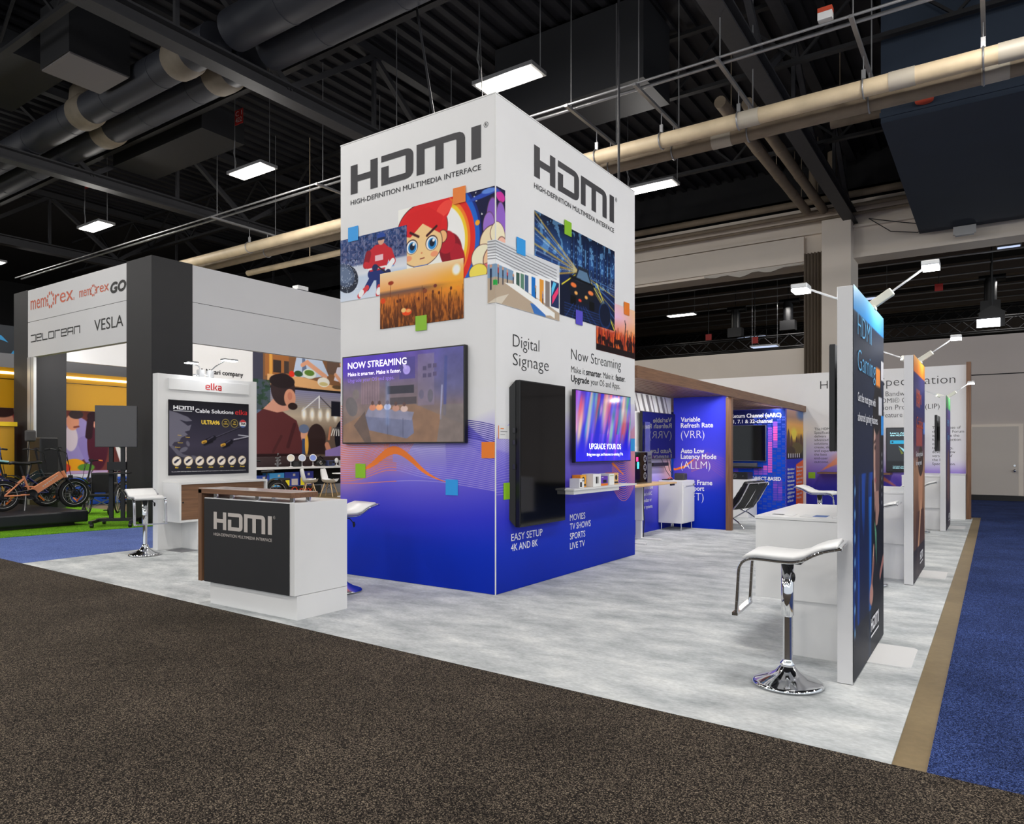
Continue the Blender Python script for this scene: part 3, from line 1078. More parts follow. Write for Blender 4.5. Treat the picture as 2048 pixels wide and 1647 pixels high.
# fine wave lines
salmon = mat('salmon_line_print', (226, 128, 96), 0.6)
lilac = mat('lilac_line_print', (150, 138, 220), 0.6)
deepl = mat('deep_line_print', (58, 46, 160), 0.6)
wv = MB()
for i in range(34):
    t = i / 33
    pts = []
    for k in range(41):
        u = k / 40
        x = TX0 + 0.005 + u * 2.21
        z0 = 1.96 - 0.86 * t
        crest = 0.34 * math.exp(-((u - 0.35) / 0.17) ** 2) * (1.0 - t) ** 0.2 * (t - 0.2)
        z = z0 + (-0.62 + 0.55 * t) * u * 0.55 + crest * 0.8 - 0.08 * math.sin(u * 5.2 + t * 1.6) * (1 - t * 0.5)
        pts.append((x, z))
    for (p, q) in zip(pts[:-1], pts[1:]):
        m_ = 0 if (p[0] - TX0) < 0.62 + 0.25 * t else (1 if t > 0.3 else 2)
        wv.ribbon([p, q], 0.008, PL, 0.0022, m_)
wv.build('wave_lines', [salmon, lilac, deepl], tower)
wv = MB()
for i in range(30):
    t = i / 29
    pts = [(TY0 + 0.005 + u / 24 * 1.0, 1.55 - 0.55 * t + 0.28 * math.sin(u / 24 * 2.6 + t * 0.8) * (1 - t)) for u in range(25)]
    wv.ribbon(pts, 0.006, PR, 0.0022, 1)
    pts = [(8.30 + u / 16 * 0.70, 1.62 - 0.64 * t - 0.20 * math.sin(u / 16 * 2.4) * (0.4 + t) + 0.2 * (u / 16) ** 2) for u in range(17)]
    wv.ribbon(pts, 0.007, PR, 0.0022, 0)
wv.build('wave_lines', [salmon, lilac], tower)
# orange crest
oc = MB()
up, lo = [], []
for k in range(41):
    u = k / 40
    x = -6.0 + u * 1.32
    z = 1.20 + 0.20 * math.exp(-((u - 0.42) / 0.23) ** 2) - 0.12 * max(0, u - 0.62) * 2.2
    th = 0.085 * math.exp(-((u - 0.30) / 0.22) ** 2) + 0.055 * math.exp(-((u - 0.62) / 0.2) ** 2) + 0.004
    up.append((x, z + th))
    lo.append((x, z))
for k in range(40):
    oc.flat([lo[k], lo[k + 1], up[k + 1], up[k]], PL, 0.0026)
for k in range(18):
    u = k / 17
    oc.ribbon([(-5.62 + 0.02 * k, 1.40), (-5.60 + 0.025 * k, 1.52)], 0.005, PL, 0.0024)
ocm = mat('orange_wave_print', (240, 122, 30), 0.5)
oc.build('orange_crest', ocm, tower)
MB().flat([(8.28, 1.27), (8.62, 1.12), (8.66, 1.12), (8.34, 1.28)], PR, 0.0026).build('orange_crest', ocm, tower)

# logos and lettering
lg = MB()
logo_block(lg, PL, -6.142, -4.271, 4.383, 4.712)
lg.build('logo_lettering', M['ink_dark'], tower)
lg = MB()
logo_block(lg, PR, 6.433, 8.36, 4.383, 4.722)
lg.build('logo_lettering', M['ink_dark'], tower)
tx = MB()
tx.text('Digital', PR, 6.028, 2.508, 0.128, 0.508, bold=-0.012)
tx.text('Signage', PR, 6.028, 2.316, 0.128, 0.703, bold=-0.012)
tx.build('dark_lettering', M['ink_black'], tower)
tx = MB()
tx.text('Now Streaming', PR, 7.238, 2.504, 0.125, 1.33, bold=-0.012)
tx.build('dark_lettering', M['ink_black'], tower)
tx = MB()
tx.text('Make it ', PR, 7.238, 2.352, 0.075, 0.335, bold=-0.006)
tx.text('smarter', PR, 7.605, 2.352, 0.075, 0.395, bold=0.02)
tx.text('. Make it ', PR, 8.005, 2.352, 0.075, 0.34, bold=-0.006)
tx.text('faster', PR, 8.41, 2.352, 0.075, 0.27, bold=0.02)
tx.text('.', PR, 8.685, 2.352, 0.075, bold=0.0)
tx.build('dark_lettering', M['ink_black'], tower)
tx = MB()
tx.text('Upgrade', PR, 7.238, 2.246, 0.075, 0.44, bold=0.02)
tx.build('dark_lettering', M['ink_black'], tower)
tx = MB()
tx.text('your OS and Apps.', PR, 7.72, 2.246, 0.075, 0.82, bold=-0.006)
tx.build('dark_lettering', M['ink_black'], tower)
tx = MB()
for s_, y_, z_, w_ in (('EASY SETUP', 5.997, 0.515, 0.602), ('4K AND 8K', 5.993, 0.411, 0.51), ('MOVIES', 7.206, 0.622, 0.37), ('TV SHOWS', 7.206, 0.517, 0.51), ('SPORTS', 7.206, 0.404, 0.37), ('LIVE TV', 7.206, 0.291, 0.36)):
    if s_ == 'MOVIES':
        tx.build('white_lettering', M['ink_white'], tower)
        tx = MB()
    tx.text(s_, PR, y_, z_, 0.072, w_, bold=0.006)
tx.build('white_lettering', M['ink_white'], tower)


def square(P, a0, b1, s_, m, off=0.006):
    MB().rect(P, a0, a0 + s_, b1 - s_, b1, off).build('accent_square', m, tower)


square(PL, -4.626, 4.139, 0.165, M['orange'], 0.010)
square(PL, -6.178, 4.006, 0.165, M['sky'], 0.010)
square(PL, -5.142, 2.878, 0.16, M['green'], 0.010)
square(PL, -4.262, 1.527, 0.163, M['orange'])
square(PL, -6.061, 1.289, 0.162, M['green'])
square(PL, -4.727, 1.141, 0.163, M['sky'])
square(PR, 7.068, 4.088, 0.166, M['green'], 0.010)
square(PR, 6.084, 3.646, 0.168, M['sky'], 0.010)
square(PR, 7.334, 3.098, 0.168, M['violet'], 0.010)
square(PR, 8.65, 3.418, 0.166, M['orange'], 0.010)
square(PR, 5.854, 1.115, 0.17, M['green'])
square(PR, 8.83, 1.60, 0.17, M['sky'])

# --- hockey photo
a = Art(1.06, 0.75, 190)
a.grad([(0, (205, 214, 228)), (0.34, (188, 202, 222)), (0.40, (212, 216, 224)), (0.52, (196, 200, 212)), (0.56, (70, 84, 128)), (0.8, (44, 62, 110)), (1, (36, 66, 120))])
n = a.noise(34, 24, 3)
a.put((a.y > 0.56) * (n > 0.58), (128, 120, 148), 0.6)
a.put((a.y > 0.56) * (n < 0.36), (18, 26, 64), 0.7)
for k in range(9):
    a.seg(0.02 + 0.12 * k, 0.54, 0.02 + 0.12 * k, 0.98, 0.004, (150, 170, 200), 0.5)
a.box(0.72, 0.82, 0.42, 0.50, (60, 120, 200), 0.6)
J, JD, NV = (190, 36, 48), (140, 22, 38), (26, 44, 110)
a.seg(0.50, 0.30, 0.42, 0.16, 0.055, NV); a.seg(0.42, 0.16, 0.30, 0.05, 0.042, (206, 60, 66)); a.seg(0.34, 0.10, 0.32, 0.07, 0.045, (238, 238, 242))
a.seg(0.60, 0.30, 0.60, 0.14, 0.058, NV); a.seg(0.60, 0.14, 0.58, 0.03, 0.042, (200, 56, 62)); a.seg(0.60, 0.09, 0.59, 0.06, 0.046, (240, 240, 244))
a.ell(0.56, 0.36, 0.13, 0.11, NV)
a.poly([(0.42, 0.70), (0.54, 0.80), (0.68, 0.80), (0.78, 0.68), (0.70, 0.40), (0.46, 0.40)], J)
a.seg(0.44, 0.68, 0.40, 0.52, 0.06, JD); a.seg(0.40, 0.52, 0.52, 0.46, 0.05, J); a.seg(0.75, 0.66, 0.80, 0.50, 0.06, J); a.seg(0.80, 0.50, 0.72, 0.40, 0.045, (238, 232, 236))
a.seg(0.44, 0.44, 0.70, 0.44, 0.014, (240, 236, 238)); a.box(0.54, 0.66, 0.55, 0.64, (232, 226, 232), 0.8)
a.ell(0.63, 0.86, 0.048, 0.075, (206, 158, 134)); a.ell(0.63, 0.92, 0.06, 0.06, (40, 70, 150)); a.box(0.58, 0.685, 0.86, 0.90, (20, 34, 70))
a.seg(0.56, 0.48, 0.92, 0.14, 0.012, (40, 34, 34)); a.ell(0.54, 0.45, 0.045, 0.055, (30, 40, 84)); a.ell(0.73, 0.34, 0.042, 0.05, (30, 40, 84))
a.ell(0.10, 0.36, 0.19, 0.22, (34, 40, 56), -0.5); a.ell(0.07, 0.42, 0.17, 0.17, (70, 84, 110), -0.6); a.ell(0.06, 0.43, 0.12, 0.12, (96, 112, 140), -0.6)
r_ = np.random.RandomState(5)
for k in range(90):
    a.ell(0.02 + 0.26 * r_.rand(), 0.12 + 0.52 * r_.rand(), 0.004, 0.006, (226, 236, 248), 0, 0, 0.9)
picture('photo_print', a, PL, TX0 + 0.002, -5.272, 3.165, 3.882, M['print'], tower, 0.004)

# --- comic girl painting, wraps round the corner
W = 1.305 + 0.165
a = Art(W, 0.87, 170)
a.fill((238, 232, 226))
a.put(((a.x > 0.62)).astype(float), (20, 22, 60))
n = a.noise(60, 40, 9, 1)
a.put((a.x > 0.6) * (n > 0.9), (250, 250, 255))
for r0, c_ in ((0.60, (24, 40, 120)), (0.57, (30, 96, 196)), (0.51, (216, 44, 36)), (0.44, (240, 120, 40)), (0.405, (246, 196, 50)), (0.365, (240, 236, 230))):
    a.ell(0.40, 0.46, r0 * 0.62, r0 * 1.28, c_)
a.put((a.x < 0.40).astype(float), (238, 232, 226))
a.ell(0.945, 0.90, 0.05, 0.06, (196, 50, 150)); a.ell(0.80, 0.93, 0.14, 0.03, (40, 70, 170), 0.15); a.ell(0.83, 0.96, 0.06, 0.03, (90, 130, 210))
a.ell(0.735, 0.62, 0.02, 0.032, (240, 160, 40))
for (cx, cy, rx, ry, c_) in ((0.86, 0.64, 0.05, 0.24, (126, 84, 180)), (0.83, 0.56, 0.05, 0.16, (150, 110, 200)), (0.95, 0.6, 0.06, 0.25, (140, 96, 190)), (0.86, 0.36, 0.11, 0.2, (244, 214, 176)), (0.92, 0.46, 0.08, 0.14, (246, 222, 190)),
                             (0.78, 0.20, 0.10, 0.16, (248, 226, 196)), (0.90, 0.16, 0.12, 0.18, (240, 190, 150)), (0.86, 0.02, 0.14, 0.12, (226, 110, 110)), (0.74, 0.04, 0.08, 0.10, (244, 214, 90)), (0.97, 0.25, 0.08, 0.2, (236, 180, 160))):
    a.ell(cx, cy, rx, ry, (90, 60, 60)); a.ell(cx, cy, rx * 0.94, ry * 0.95, c_)
OUT = (40, 20, 30)
a.ell(0.50, 0.36, 0.10, 0.22, (130, 16, 34), 0.3); a.ell(0.56, 0.28, 0.06, 0.16, (170, 26, 44), 0.4); a.ell(0.46, 0.47, 0.08, 0.14, (176, 26, 44), 0.5)
a.ell(0.23, 0.68, 0.245, 0.34, OUT); a.ell(0.23, 0.68, 0.24, 0.33, (210, 34, 38)); a.ell(0.36, 0.86, 0.15, 0.17, (214, 36, 40), 0.4); a.ell(0.44, 0.88, 0.08, 0.08, (232, 70, 60), 0.5)
a.ell(0.425, 0.55, 0.045, 0.08, OUT); a.ell(0.425, 0.55, 0.04, 0.073, (240, 176, 120))
a.ell(0.22, 0.50, 0.205, 0.27, OUT); a.ell(0.22, 0.50, 0.20, 0.262, (250, 196, 140))
a.poly([(0.02, 0.66), (0.12, 0.62), (0.24, 0.76), (0.40, 0.60), (0.43, 0.80), (0.30, 0.95), (0.1, 0.92), (0.02, 0.8)], (206, 32, 36))
a.seg(0.12, 0.68, 0.20, 0.61, 0.016, (60, 20, 24)); a.seg(0.28, 0.60, 0.37, 0.69, 0.016, (60, 20, 24))
for ex in (0.135, 0.325):
    a.ell(ex, 0.50, 0.058, 0.093, OUT); a.ell(ex, 0.495, 0.052, 0.083, (250, 250, 250)); a.ell(ex + 0.004, 0.49, 0.04, 0.07, (40, 130, 196)); a.ell(ex + 0.004, 0.50, 0.025, 0.045, (14, 24, 44)); a.ell(ex + 0.018, 0.53, 0.012, 0.02, (255, 255, 255))
a.ell(0.10, 0.36, 0.035, 0.035, (244, 150, 110)); a.ell(0.35, 0.36, 0.035, 0.035, (244, 150, 110)); a.seg(0.215, 0.33, 0.255, 0.335, 0.006, (120, 40, 40)); a.ell(0.23, 0.40, 0.008, 0.01, (210, 130, 90))
a.ell(0.03, 0.62, 0.03, 0.06, (40, 110, 190)); a.ell(0.03, 0.62, 0.015, 0.03, (80, 160, 220))
a.poly([(0.09, 0.0), (0.07, 0.17), (0.16, 0.25), (0.28, 0.25), (0.36, 0.16), (0.34, 0.0)], (34, 92, 180)); a.seg(0.10, 0.18, 0.04, 0.04, 0.03, (246, 190, 136)); a.seg(0.34, 0.20, 0.42, 0.10, 0.03, (34, 92, 180))
a.ell(0.16, 0.14, 0.02, 0.03, (206, 40, 44)); a.ell(0.22, 0.12, 0.02, 0.03, (206, 40, 44)); a.seg(0.12, 0.06, 0.32, 0.06, 0.012, (90, 190, 230))
picture('photo_print', a, PL, -5.398, TX1 + 0.003, 3.20, 4.062, M['print'], tower, 0.003, crop=(0, 1.305 / W, 0, 1))
picture('photo_print', a, PR, TY0 - 0.003, TY0 + 0.165, 3.20, 4.062, M['print'], tower, 0.003, crop=(1.305 / W, 1, 0, 1))

# --- field at sunset
a = Art(1.18, 0.62, 190)
a.grad([(0, (84, 44, 20)), (0.3, (124, 66, 26)), (0.52, (176, 98, 40)), (0.62, (110, 80, 70)), (0.68, (226, 160, 92)), (1, (240, 206, 166))])
a.put(smooth(1 - np.hypot((a.x - 0.92) / 0.5, (a.y - 0.62) / 0.4)), (250, 166, 40), 0.8)
n = a.noise(60, 8, 21, 4)
a.put((a.y < 0.56) * smooth((n - 0.45) * 4), (226, 130, 44), 0.55)
a.put((a.y < 0.5) * smooth((0.45 - n) * 4), (56, 26, 14), 0.6)
a.ell(0.92, 0.83, 0.042, 0.085, (255, 250, 240), 0, 0.05)
r_ = np.random.RandomState(3)
for k in range(26):
    x_ = r_.rand(); h_ = 0.3 + 0.4 * r_.rand()
    a.seg(x_, 0, x_ + 0.04 * (r_.rand() - 0.5), h_, 0.004, (70, 34, 18), 0.8)
    if k % 3 == 0:
        a.ell(x_, h_, 0.012, 0.03, (90, 40, 22))
a.ell(0.14, 0.80, 0.035, 0.035, (150, 50, 24)); a.seg(0.14, 0.78, 0.13, 0.55, 0.005, (110, 46, 20)); a.ell(0.34, 0.24, 0.06, 0.06, (226, 74, 30)); a.ell(0.30, 0.28, 0.03, 0.04, (250, 190, 120)); a.ell(0.36, 0.26, 0.03, 0.03, (250, 160, 90)); a.ell(0.04, 0.50, 0.03, 0.05, (216, 70, 26))
a.ell(0.68, 0.62, 0.02, 0.03, (110, 50, 40)); a.ell(0.56, 0.56, 0.025, 0.04, (130, 66, 40))
picture('photo_print', a, PL, -5.671, -4.49, 2.79, 3.405, M['print'], tower, 0.006)

# --- bright showroom, wraps round the corner
W = 0.095 + 1.238
a = Art(W, 0.62, 190)
a.fill((226, 228, 232))
a.poly([(0, 1), (1, 1), (1, 0.78), (0.30, 0.62), (0, 0.84)], (206, 208, 212))
for k in range(7):
    a.seg(0.0, 0.98 - 0.045 * k, 0.95, 0.90 - 0.035 * k - 0.02 * k, 0.006, (70, 72, 80), 0.8)
a.poly([(0, 0.62), (0.30, 0.60), (0.30, 0.40), (0, 0.40)], (120, 150, 180)); a.poly([(0.0, 0.4), (0.3, 0.44), (1, 0.14), (1, 0), (0, 0)], (176, 158, 138))
a.poly([(0.30, 0.62), (1, 0.72), (1, 0.16), (0.30, 0.40)], (236, 236, 238))
for x0, c_ in ((0.34, (60, 90, 80)), (0.40, (90, 130, 110)), (0.46, (70, 96, 130)), (0.56, (30, 110, 190)), (0.68, (220, 150, 60)), (0.77, (130, 120, 116))):
    a.box(x0, x0 + 0.045 + 0.05 * (x0 - 0.3), 0.30 - 0.25 * (x0 - 0.34), 0.60 + 0.1 * (x0 - 0.34), c_)
a.box(0.86, 0.99, 0.22, 0.68, (40, 50, 90)); a.poly([(0.88, 0.26), (0.98, 0.5), (0.98, 0.62), (0.88, 0.4)], (230, 60, 110)); a.poly([(0.87, 0.4), (0.95, 0.66), (0.9, 0.67), (0.87, 0.55)], (90, 190, 230))
for x0, y0, h_, c_ in ((0.03, 0.22, 0.40, (30, 40, 70)), (0.10, 0.32, 0.30, (170, 60, 50)), (0.16, 0.33, 0.27, (60, 60, 70)), (0.22, 0.38, 0.2, (200, 60, 60)), (0.30, 0.40, 0.14, (60, 80, 120)), (0.62, 0.25, 0.24, (120, 120, 96)), (0.73, 0.16, 0.28, (120, 126, 160))):
    a.seg(x0, y0 + h_ * 0.5, x0, y0 + h_ * 0.78, 0.018, c_); a.seg(x0, y0, x0, y0 + h_ * 0.5, 0.014, (40, 44, 60)); a.ell(x0, y0 + h_ * 0.92, 0.012, 0.026, (196, 150, 124))
a.box(0.05, 0.09, 0.28, 0.36, (40, 160, 70))
a.poly([(0.18, 0.36), (0.34, 0.40), (0.92, 0.12), (0.92, 0.02), (0.40, 0.26)], (240, 236, 228)); a.poly([(0.54, 0.16), (0.72, 0.18), (0.78, 0.0), (0.60, 0.0)], (60, 110, 180)); a.poly([(0.52, 0.22), (0.66, 0.27), (0.90, 0.07), (0.78, 0.03)], (246, 244, 240)); a.poly([(0.1, 0.1), (0.24, 0.2), (0.14, 0.0), (0, 0)], (206, 196, 180))
picture('photo_print', a, PL, -4.188, TX1 + 0.005, 2.905, 3.53, M['print'], tower, 0.006, crop=(0, 0.095 / W, 0, 1))
picture('photo_print', a, PR, TY0 - 0.005, 6.962, 2.905, 3.53, M['print'], tower, 0.006, crop=(0.095 / W, 1, 0, 1))

# --- night road with a car
a = Art(1.94, 1.04, 110)
a.grad([(0, (16, 22, 48)), (0.5, (24, 40, 84)), (0.7, (40, 80, 140)), (1, (10, 20, 44))])
n = a.noise(26, 14, 31, 3)
a.put((a.y > 0.45) * (n > 0.6), (120, 180, 226), 0.55)
for k in range(14):
    x_ = 0.35 + 0.05 * k
    a.box(x_, x_ + 0.035, 0.5, 0.62 + 0.36 * abs(math.sin(k * 2.1)), (14, 26, 58), 0.75)
    for j in range(5):
        a.ell(x_ + 0.017, 0.55 + 0.07 * j, 0.004, 0.008, (170, 210, 240), 0, 0, 0.7)
a.poly([(0, 0.0), (0.48, 0.55), (0.62, 0.55), (1, 0.02), (1, 0)], (18, 24, 46))
for k in range(13):
    x_ = 0.0; y_ = 0.98 - 0.055 * k
    a.seg(x_, y_, 0.5, 0.55, 0.004 + 0.006 * (k % 3 == 0), ((240, 190, 60), (230, 240, 255), (70, 130, 220))[k % 3], 0.6)
for k in range(6):
    a.seg(0.58, 0.54, 1.0, 0.06 + 0.09 * k, 0.005, ((240, 206, 70), (110, 160, 230))[k % 2], 0.7)
a.seg(0.74, 0.50, 1.0, 0.0, 0.008, (250, 226, 60)); a.seg(0.46, 0.50, 0.30, 0.34, 0.007, (250, 226, 60)); a.seg(0.62, 0.54, 0.93, 0.16, 0.006, (250, 226, 60))
for k in range(8):
    for j in range(5):
        a.ell(0.03 + 0.02 * k, 0.36 + 0.03 * j, 0.004, 0.008, (220, 230, 245), 0, 0, 0.7); a.ell(0.93 + 0.012 * k, 0.45 + 0.03 * j, 0.003, 0.007, (200, 210, 240), 0, 0, 0.6)
a.ell(0.55, 0.36, 0.17, 0.16, (22, 26, 36)); a.poly([(0.45, 0.44), (0.50, 0.62), (0.62, 0.62), (0.68, 0.44)], (34, 42, 58)); a.poly([(0.47, 0.46), (0.51, 0.58), (0.61, 0.58), (0.66, 0.46)], (90, 120, 150)); a.poly([(0.39, 0.48), (0.72, 0.47), (0.72, 0.44), (0.39, 0.45)], (14, 16, 22))
a.ell(0.44, 0.38, 0.035, 0.025, (255, 120, 60)); a.ell(0.66, 0.36, 0.035, 0.025, (255, 130, 70)); a.ell(0.52, 0.23, 0.02, 0.015, (240, 70, 50)); a.ell(0.47, 0.30, 0.02, 0.02, (240, 170, 90)); a.ell(0.60, 0.29, 0.02, 0.02, (240, 170, 90)); a.box(0.40, 0.47, 0.16, 0.26, (8, 9, 12)); a.box(0.64, 0.71, 0.16, 0.26, (8, 9, 12))
for k in range(6):
    a.seg(0.34 + 0.08 * k, 0.0, 0.44 + 0.03 * k, 0.17, 0.003, (60, 110, 220), 0.6); a.seg(0.33, 0.03 * k, 0.78, 0.03 * k - 0.01, 0.003, (60, 110, 220), 0.5)
a.ell(0.86, 0.16, 0.09, 0.17, (26, 60, 120), 0, 0, 0.6); a.ell(0.86, 0.16, 0.075, 0.14, (14, 22, 46))
picture('photo_print', a, PR, 6.437, 8.375, 2.985, 4.02, M['print'], tower, 0.005)

# --- concert crowd
a = Art(1.14, 0.66, 130)
a.grad([(0, (30, 10, 14)), (0.3, (150, 50, 30)), (0.5, (226, 140, 120)), (0.75, (226, 180, 214)), (1, (236, 190, 196))])
a.put(smooth((a.x - 0.45) * 1.6), (246, 186, 90), 0.5)
n = a.noise(40, 10, 14, 3)
a.put((a.y < 0.42 + 0.2 * (n - 0.5)).astype(float), (176, 56, 30), 0.7)
r_ = np.random.RandomState(8)
for k in range(60):
    x_ = r_.rand(); h_ = 0.24 + 0.30 * r_.rand()
    a.seg(x_, 0.0, x_ + 0.05 * (r_.rand() - 0.5), h_, 0.014, ((40, 14, 16), (236, 110, 44), (110, 30, 24))[k % 3])
    a.ell(x_ + 0.02, h_ * 0.55, 0.028, 0.05, (34, 12, 14))
a.seg(0.70, 0.2, 0.74, 0.66, 0.016, (50, 34, 40)); a.seg(0.74, 0.6, 0.72, 0.72, 0.014, (50, 34, 40)); a.box(0, 1, 0, 0.12, (24, 10, 14))
picture('photo_print', a, PR, 7.862, TY1 - 0.005, 2.69, 3.348, M['print'], tower, 0.0035)

# ------------------------------------------------------------------ screens on the tower
tv = thing('wall_screen', 'large wide wall screen showing a lounge with a sofa under purple', 'screen', (-5.33, TY0, 1.516))
MB().box(-6.22, -4.433, TY0 - 0.06, TY0 - 0.006, 1.516, 2.513).build('bezel', M['black'], tv, bevel=0.004)
MB().box(-5.8, -4.9, TY0 - 0.006, TY0 - 0.0005, 1.75, 2.3).build('mount', M['black'], tv)
a = Art(1.765, 0.975, 150)
a.grad([(0, (96, 76, 66)), (0.3, (120, 98, 86)), (0.6, (108, 92, 104)), (1, (84, 62, 150))])
a.put(smooth((a.x - 0.62) * 4) * smooth((a.y - 0.3) * 3), (76, 78, 132), 0.7)
a.put(smooth((0.60 - a.x) * 6) * smooth((a.y - 0.66) * 5), (70, 34, 176), 0.9)
a.poly([(0.0, 0.0), (1, 0.0), (1, 0.18), (0.62, 0.42), (0.3, 0.40), (0, 0.2)], (132, 96, 68), 0.8)
a.box(0.17, 0.33, 0.44, 0.74, (128, 104, 112), 0.9)
for k in range(7):
    a.seg(0.18 + 0.022 * k, 0.44, 0.18 + 0.022 * k, 0.74, 0.003, (90, 70, 84), 0.7)
a.box(0.40, 0.62, 0.54, 0.63, (40, 34, 46)); a.box(0.42, 0.64, 0.42, 0.50, (70, 58, 62)); a.box(0.50, 0.63, 0.70, 0.94, (64, 52, 128), 0.8); a.ell(0.56, 0.80, 0.03, 0.05, (170, 150, 230)); a.ell(0.545, 0.84, 0.012, 0.04, (190, 170, 240), 0.6)
a.box(0.65, 0.78, 0.40, 0.96, (120, 106, 130), 0.6)
for (x_, y_) in ((0.69, 0.78), (0.73, 0.80), (0.77, 0.80), (0.69, 0.70), (0.73, 0.70), (0.77, 0.71)):
    a.box(x_, x_ + 0.028, y_, y_ + 0.045, (74, 62, 96))
a.ell(0.75, 0.50, 0.022, 0.07, (90, 84, 96)); a.ell(0.68, 0.52, 0.02, 0.05, (96, 88, 110)); a.seg(0.83, 0.25, 0.84, 0.60, 0.012, (150, 150, 180), 0.8); a.seg(0.86, 0.30, 0.87, 0.9, 0.02, (60, 66, 130), 0.8)
a.poly([(0.20, 0.30), (0.24, 0.40), (0.60, 0.33), (0.62, 0.10), (0.56, 0.04), (0.24, 0.14)], (102, 104, 132)); a.poly([(0.20, 0.30), (0.60, 0.24), (0.62, 0.33), (0.24, 0.41)], (126, 124, 146)); a.seg(0.40, 0.28, 0.40, 0.09, 0.004, (70, 72, 98)); a.seg(0.53, 0.26, 0.53, 0.06, 0.004, (70, 72, 98))
for (x_, y_, c_) in ((0.27, 0.40, (190, 120, 90)), (0.33, 0.40, (220, 150, 100)), (0.40, 0.40, (190, 196, 226)), (0.47, 0.38, (180, 130, 110)), (0.54, 0.37, (200, 170, 160))):
    a.ell(x_, y_, 0.03, 0.035, c_); a.ell(x_, y_ + 0.05, 0.013, 0.024, (84, 54, 48))
a.seg(0.40, 0.22, 0.40, 0.66, 0.03, (110, 130, 176), 0.5, 0.04); a.ell(0.08, 0.42, 0.05, 0.12, (92, 84, 84), 0.5); a.ell(0.12, 0.56, 0.03, 0.06, (110, 98, 96)); a.poly([(0.1, 0.2), (0.2, 0.36), (0.26, 0.0), (0.2, 0)], (74, 58, 52), 0.7); a.poly([(0.8, 0.0), (0.84, 0.4), (1, 0.4), (1, 0)], (110, 100, 98), 0.8)
a.tint(a.noise(14, 9, 77, 3), 0.12)
PS = PY(TY0 - 0.06)
picture('screen_image', a, PS, -6.205, -4.448, 1.53, 2.499, M['screen'], tv, 0.0015, gain=0.8)
t = MB()
t.text('NOW STREAMING', PS, -6.122, 2.368, 0.07, 0.90, 0.003, bold=0.02)
t.text('Make it smarter. Make it faster.', PS, -6.122, 2.285, 0.04, 0.82, 0.003, bold=0.02)
t.build('screen_lettering', mat('lit_lettering', (226, 216, 244), 0.4, emit=0.8), tv)
t = MB()
t.text('Upgrade your OS and apps.', PS, -6.122, 2.215, 0.04, 0.72, 0.003, bold=0.01)
t.build('screen_caption', mat('faint_lettering', (124, 98, 190), 0.4, emit=0.55), tv)

sg = thing('signage_screen', 'tall black portrait signage screen mounted on the tower under the digital signage lettering', 'screen', (-4.05, 6.42, 0.66))
MB().box(-4.04, -3.985, 6.0, 6.92, 0.658, 2.158).build('casing', M['black'], sg, bevel=0.006)
s_ = MB()
s_.hexa([(-4.092, 5.96, 0.74), (-4.04, 6.0, 0.66), (-4.04, 6.9, 0.66), (-4.092, 6.86, 0.74)], [(-4.092, 5.96, 2.08), (-4.04, 6.0, 2.156), (-4.04, 6.9, 2.156), (-4.092, 6.86, 2.08)])
s_.build('back_shell', M['black'], sg)
MB().box(-3.985, -3.982, 6.012, 6.908, 0.67, 2.146).build('glass', M['black_gloss'], sg)
q = MB()
for z_ in (1.25, 1.5, 1.62):
    q.box(-4.06, -4.035, 5.976, 5.99, z_, z_ + 0.05)
q.build('side_ports', mat('grey_port', (60, 60, 66), 0.4), sg)

t2 = thing('wall_screen', 'wall screen with streaks of bright colour above the white shelf', 'screen', (-4.05, 7.92, 1.3))
MB().box(-4.045, -4.0, 7.17, 8.675, 1.298, 2.148).build('bezel', M['black'], t2, bevel=0.003)
MB().box(-4.0925, -4.045, 7.5, 8.4, 1.5, 2.0).build('mount', M['black'], t2)
a = Art(1.49, 0.84, 130)
xs = a.x + 0.16 * (1 - a.y)
a.fill((20, 20, 190))
P_ = [(200, 40, 60), (40, 160, 120), (60, 90, 220), (180, 60, 160), (220, 160, 190), (60, 170, 200), (40, 50, 230), (120, 200, 160), (160, 80, 220), (220, 200, 170), (24, 90, 120), (230, 60, 90)]
r_ = np.random.RandomState(4)
for k in range(120):
    c0, y0 = r_.rand() * 1.15, 0.42 + r_.rand() * 0.6
    w_, h_ = 0.008 + 0.03 * r_.rand(), 0.08 + 0.26 * r_.rand()
    m_ = np.exp(-((xs - c0) / w_) ** 2 - ((a.y - y0) / h_) ** 2)
    a.put(m_, P_[r_.randint(len(P_))], 0.75)
a.put(smooth((0.38 - a.y) * 3.2), (26, 20, 214), 0.85)
for k in range(20):
    c0 = r_.rand() * 1.15
    a.put(np.exp(-((xs - c0) / 0.015) ** 2) * (a.y < 0.4) * smooth(a.y * 6 + 0.3), ((150, 30, 220), (70, 90, 240), (110, 60, 230))[k % 3], 0.4)
PS = PX(-4.0)
picture('screen_image', a, PS, 7.182, 8.663, 1.31, 2.136, M['screen'], t2, 0.0015, gain=1.0)
t = MB()
t.text('UPGRADE YOUR OS', PS, 7.94, 1.455, 0.068, 0.86, 0.003, 0, 'c', bold=0.008)
LL = mat('bright_lettering', (232, 236, 255), 0.4, emit=0.95)
t.build('screen_lettering', LL, t2)
t = MB()
t.text('Bring new apps and features to existing TVs', PS, 7.94, 1.375, 0.035, 0.98, 0.003, 0, 'c', bold=0.006)
t.build('screen_caption', LL, t2)

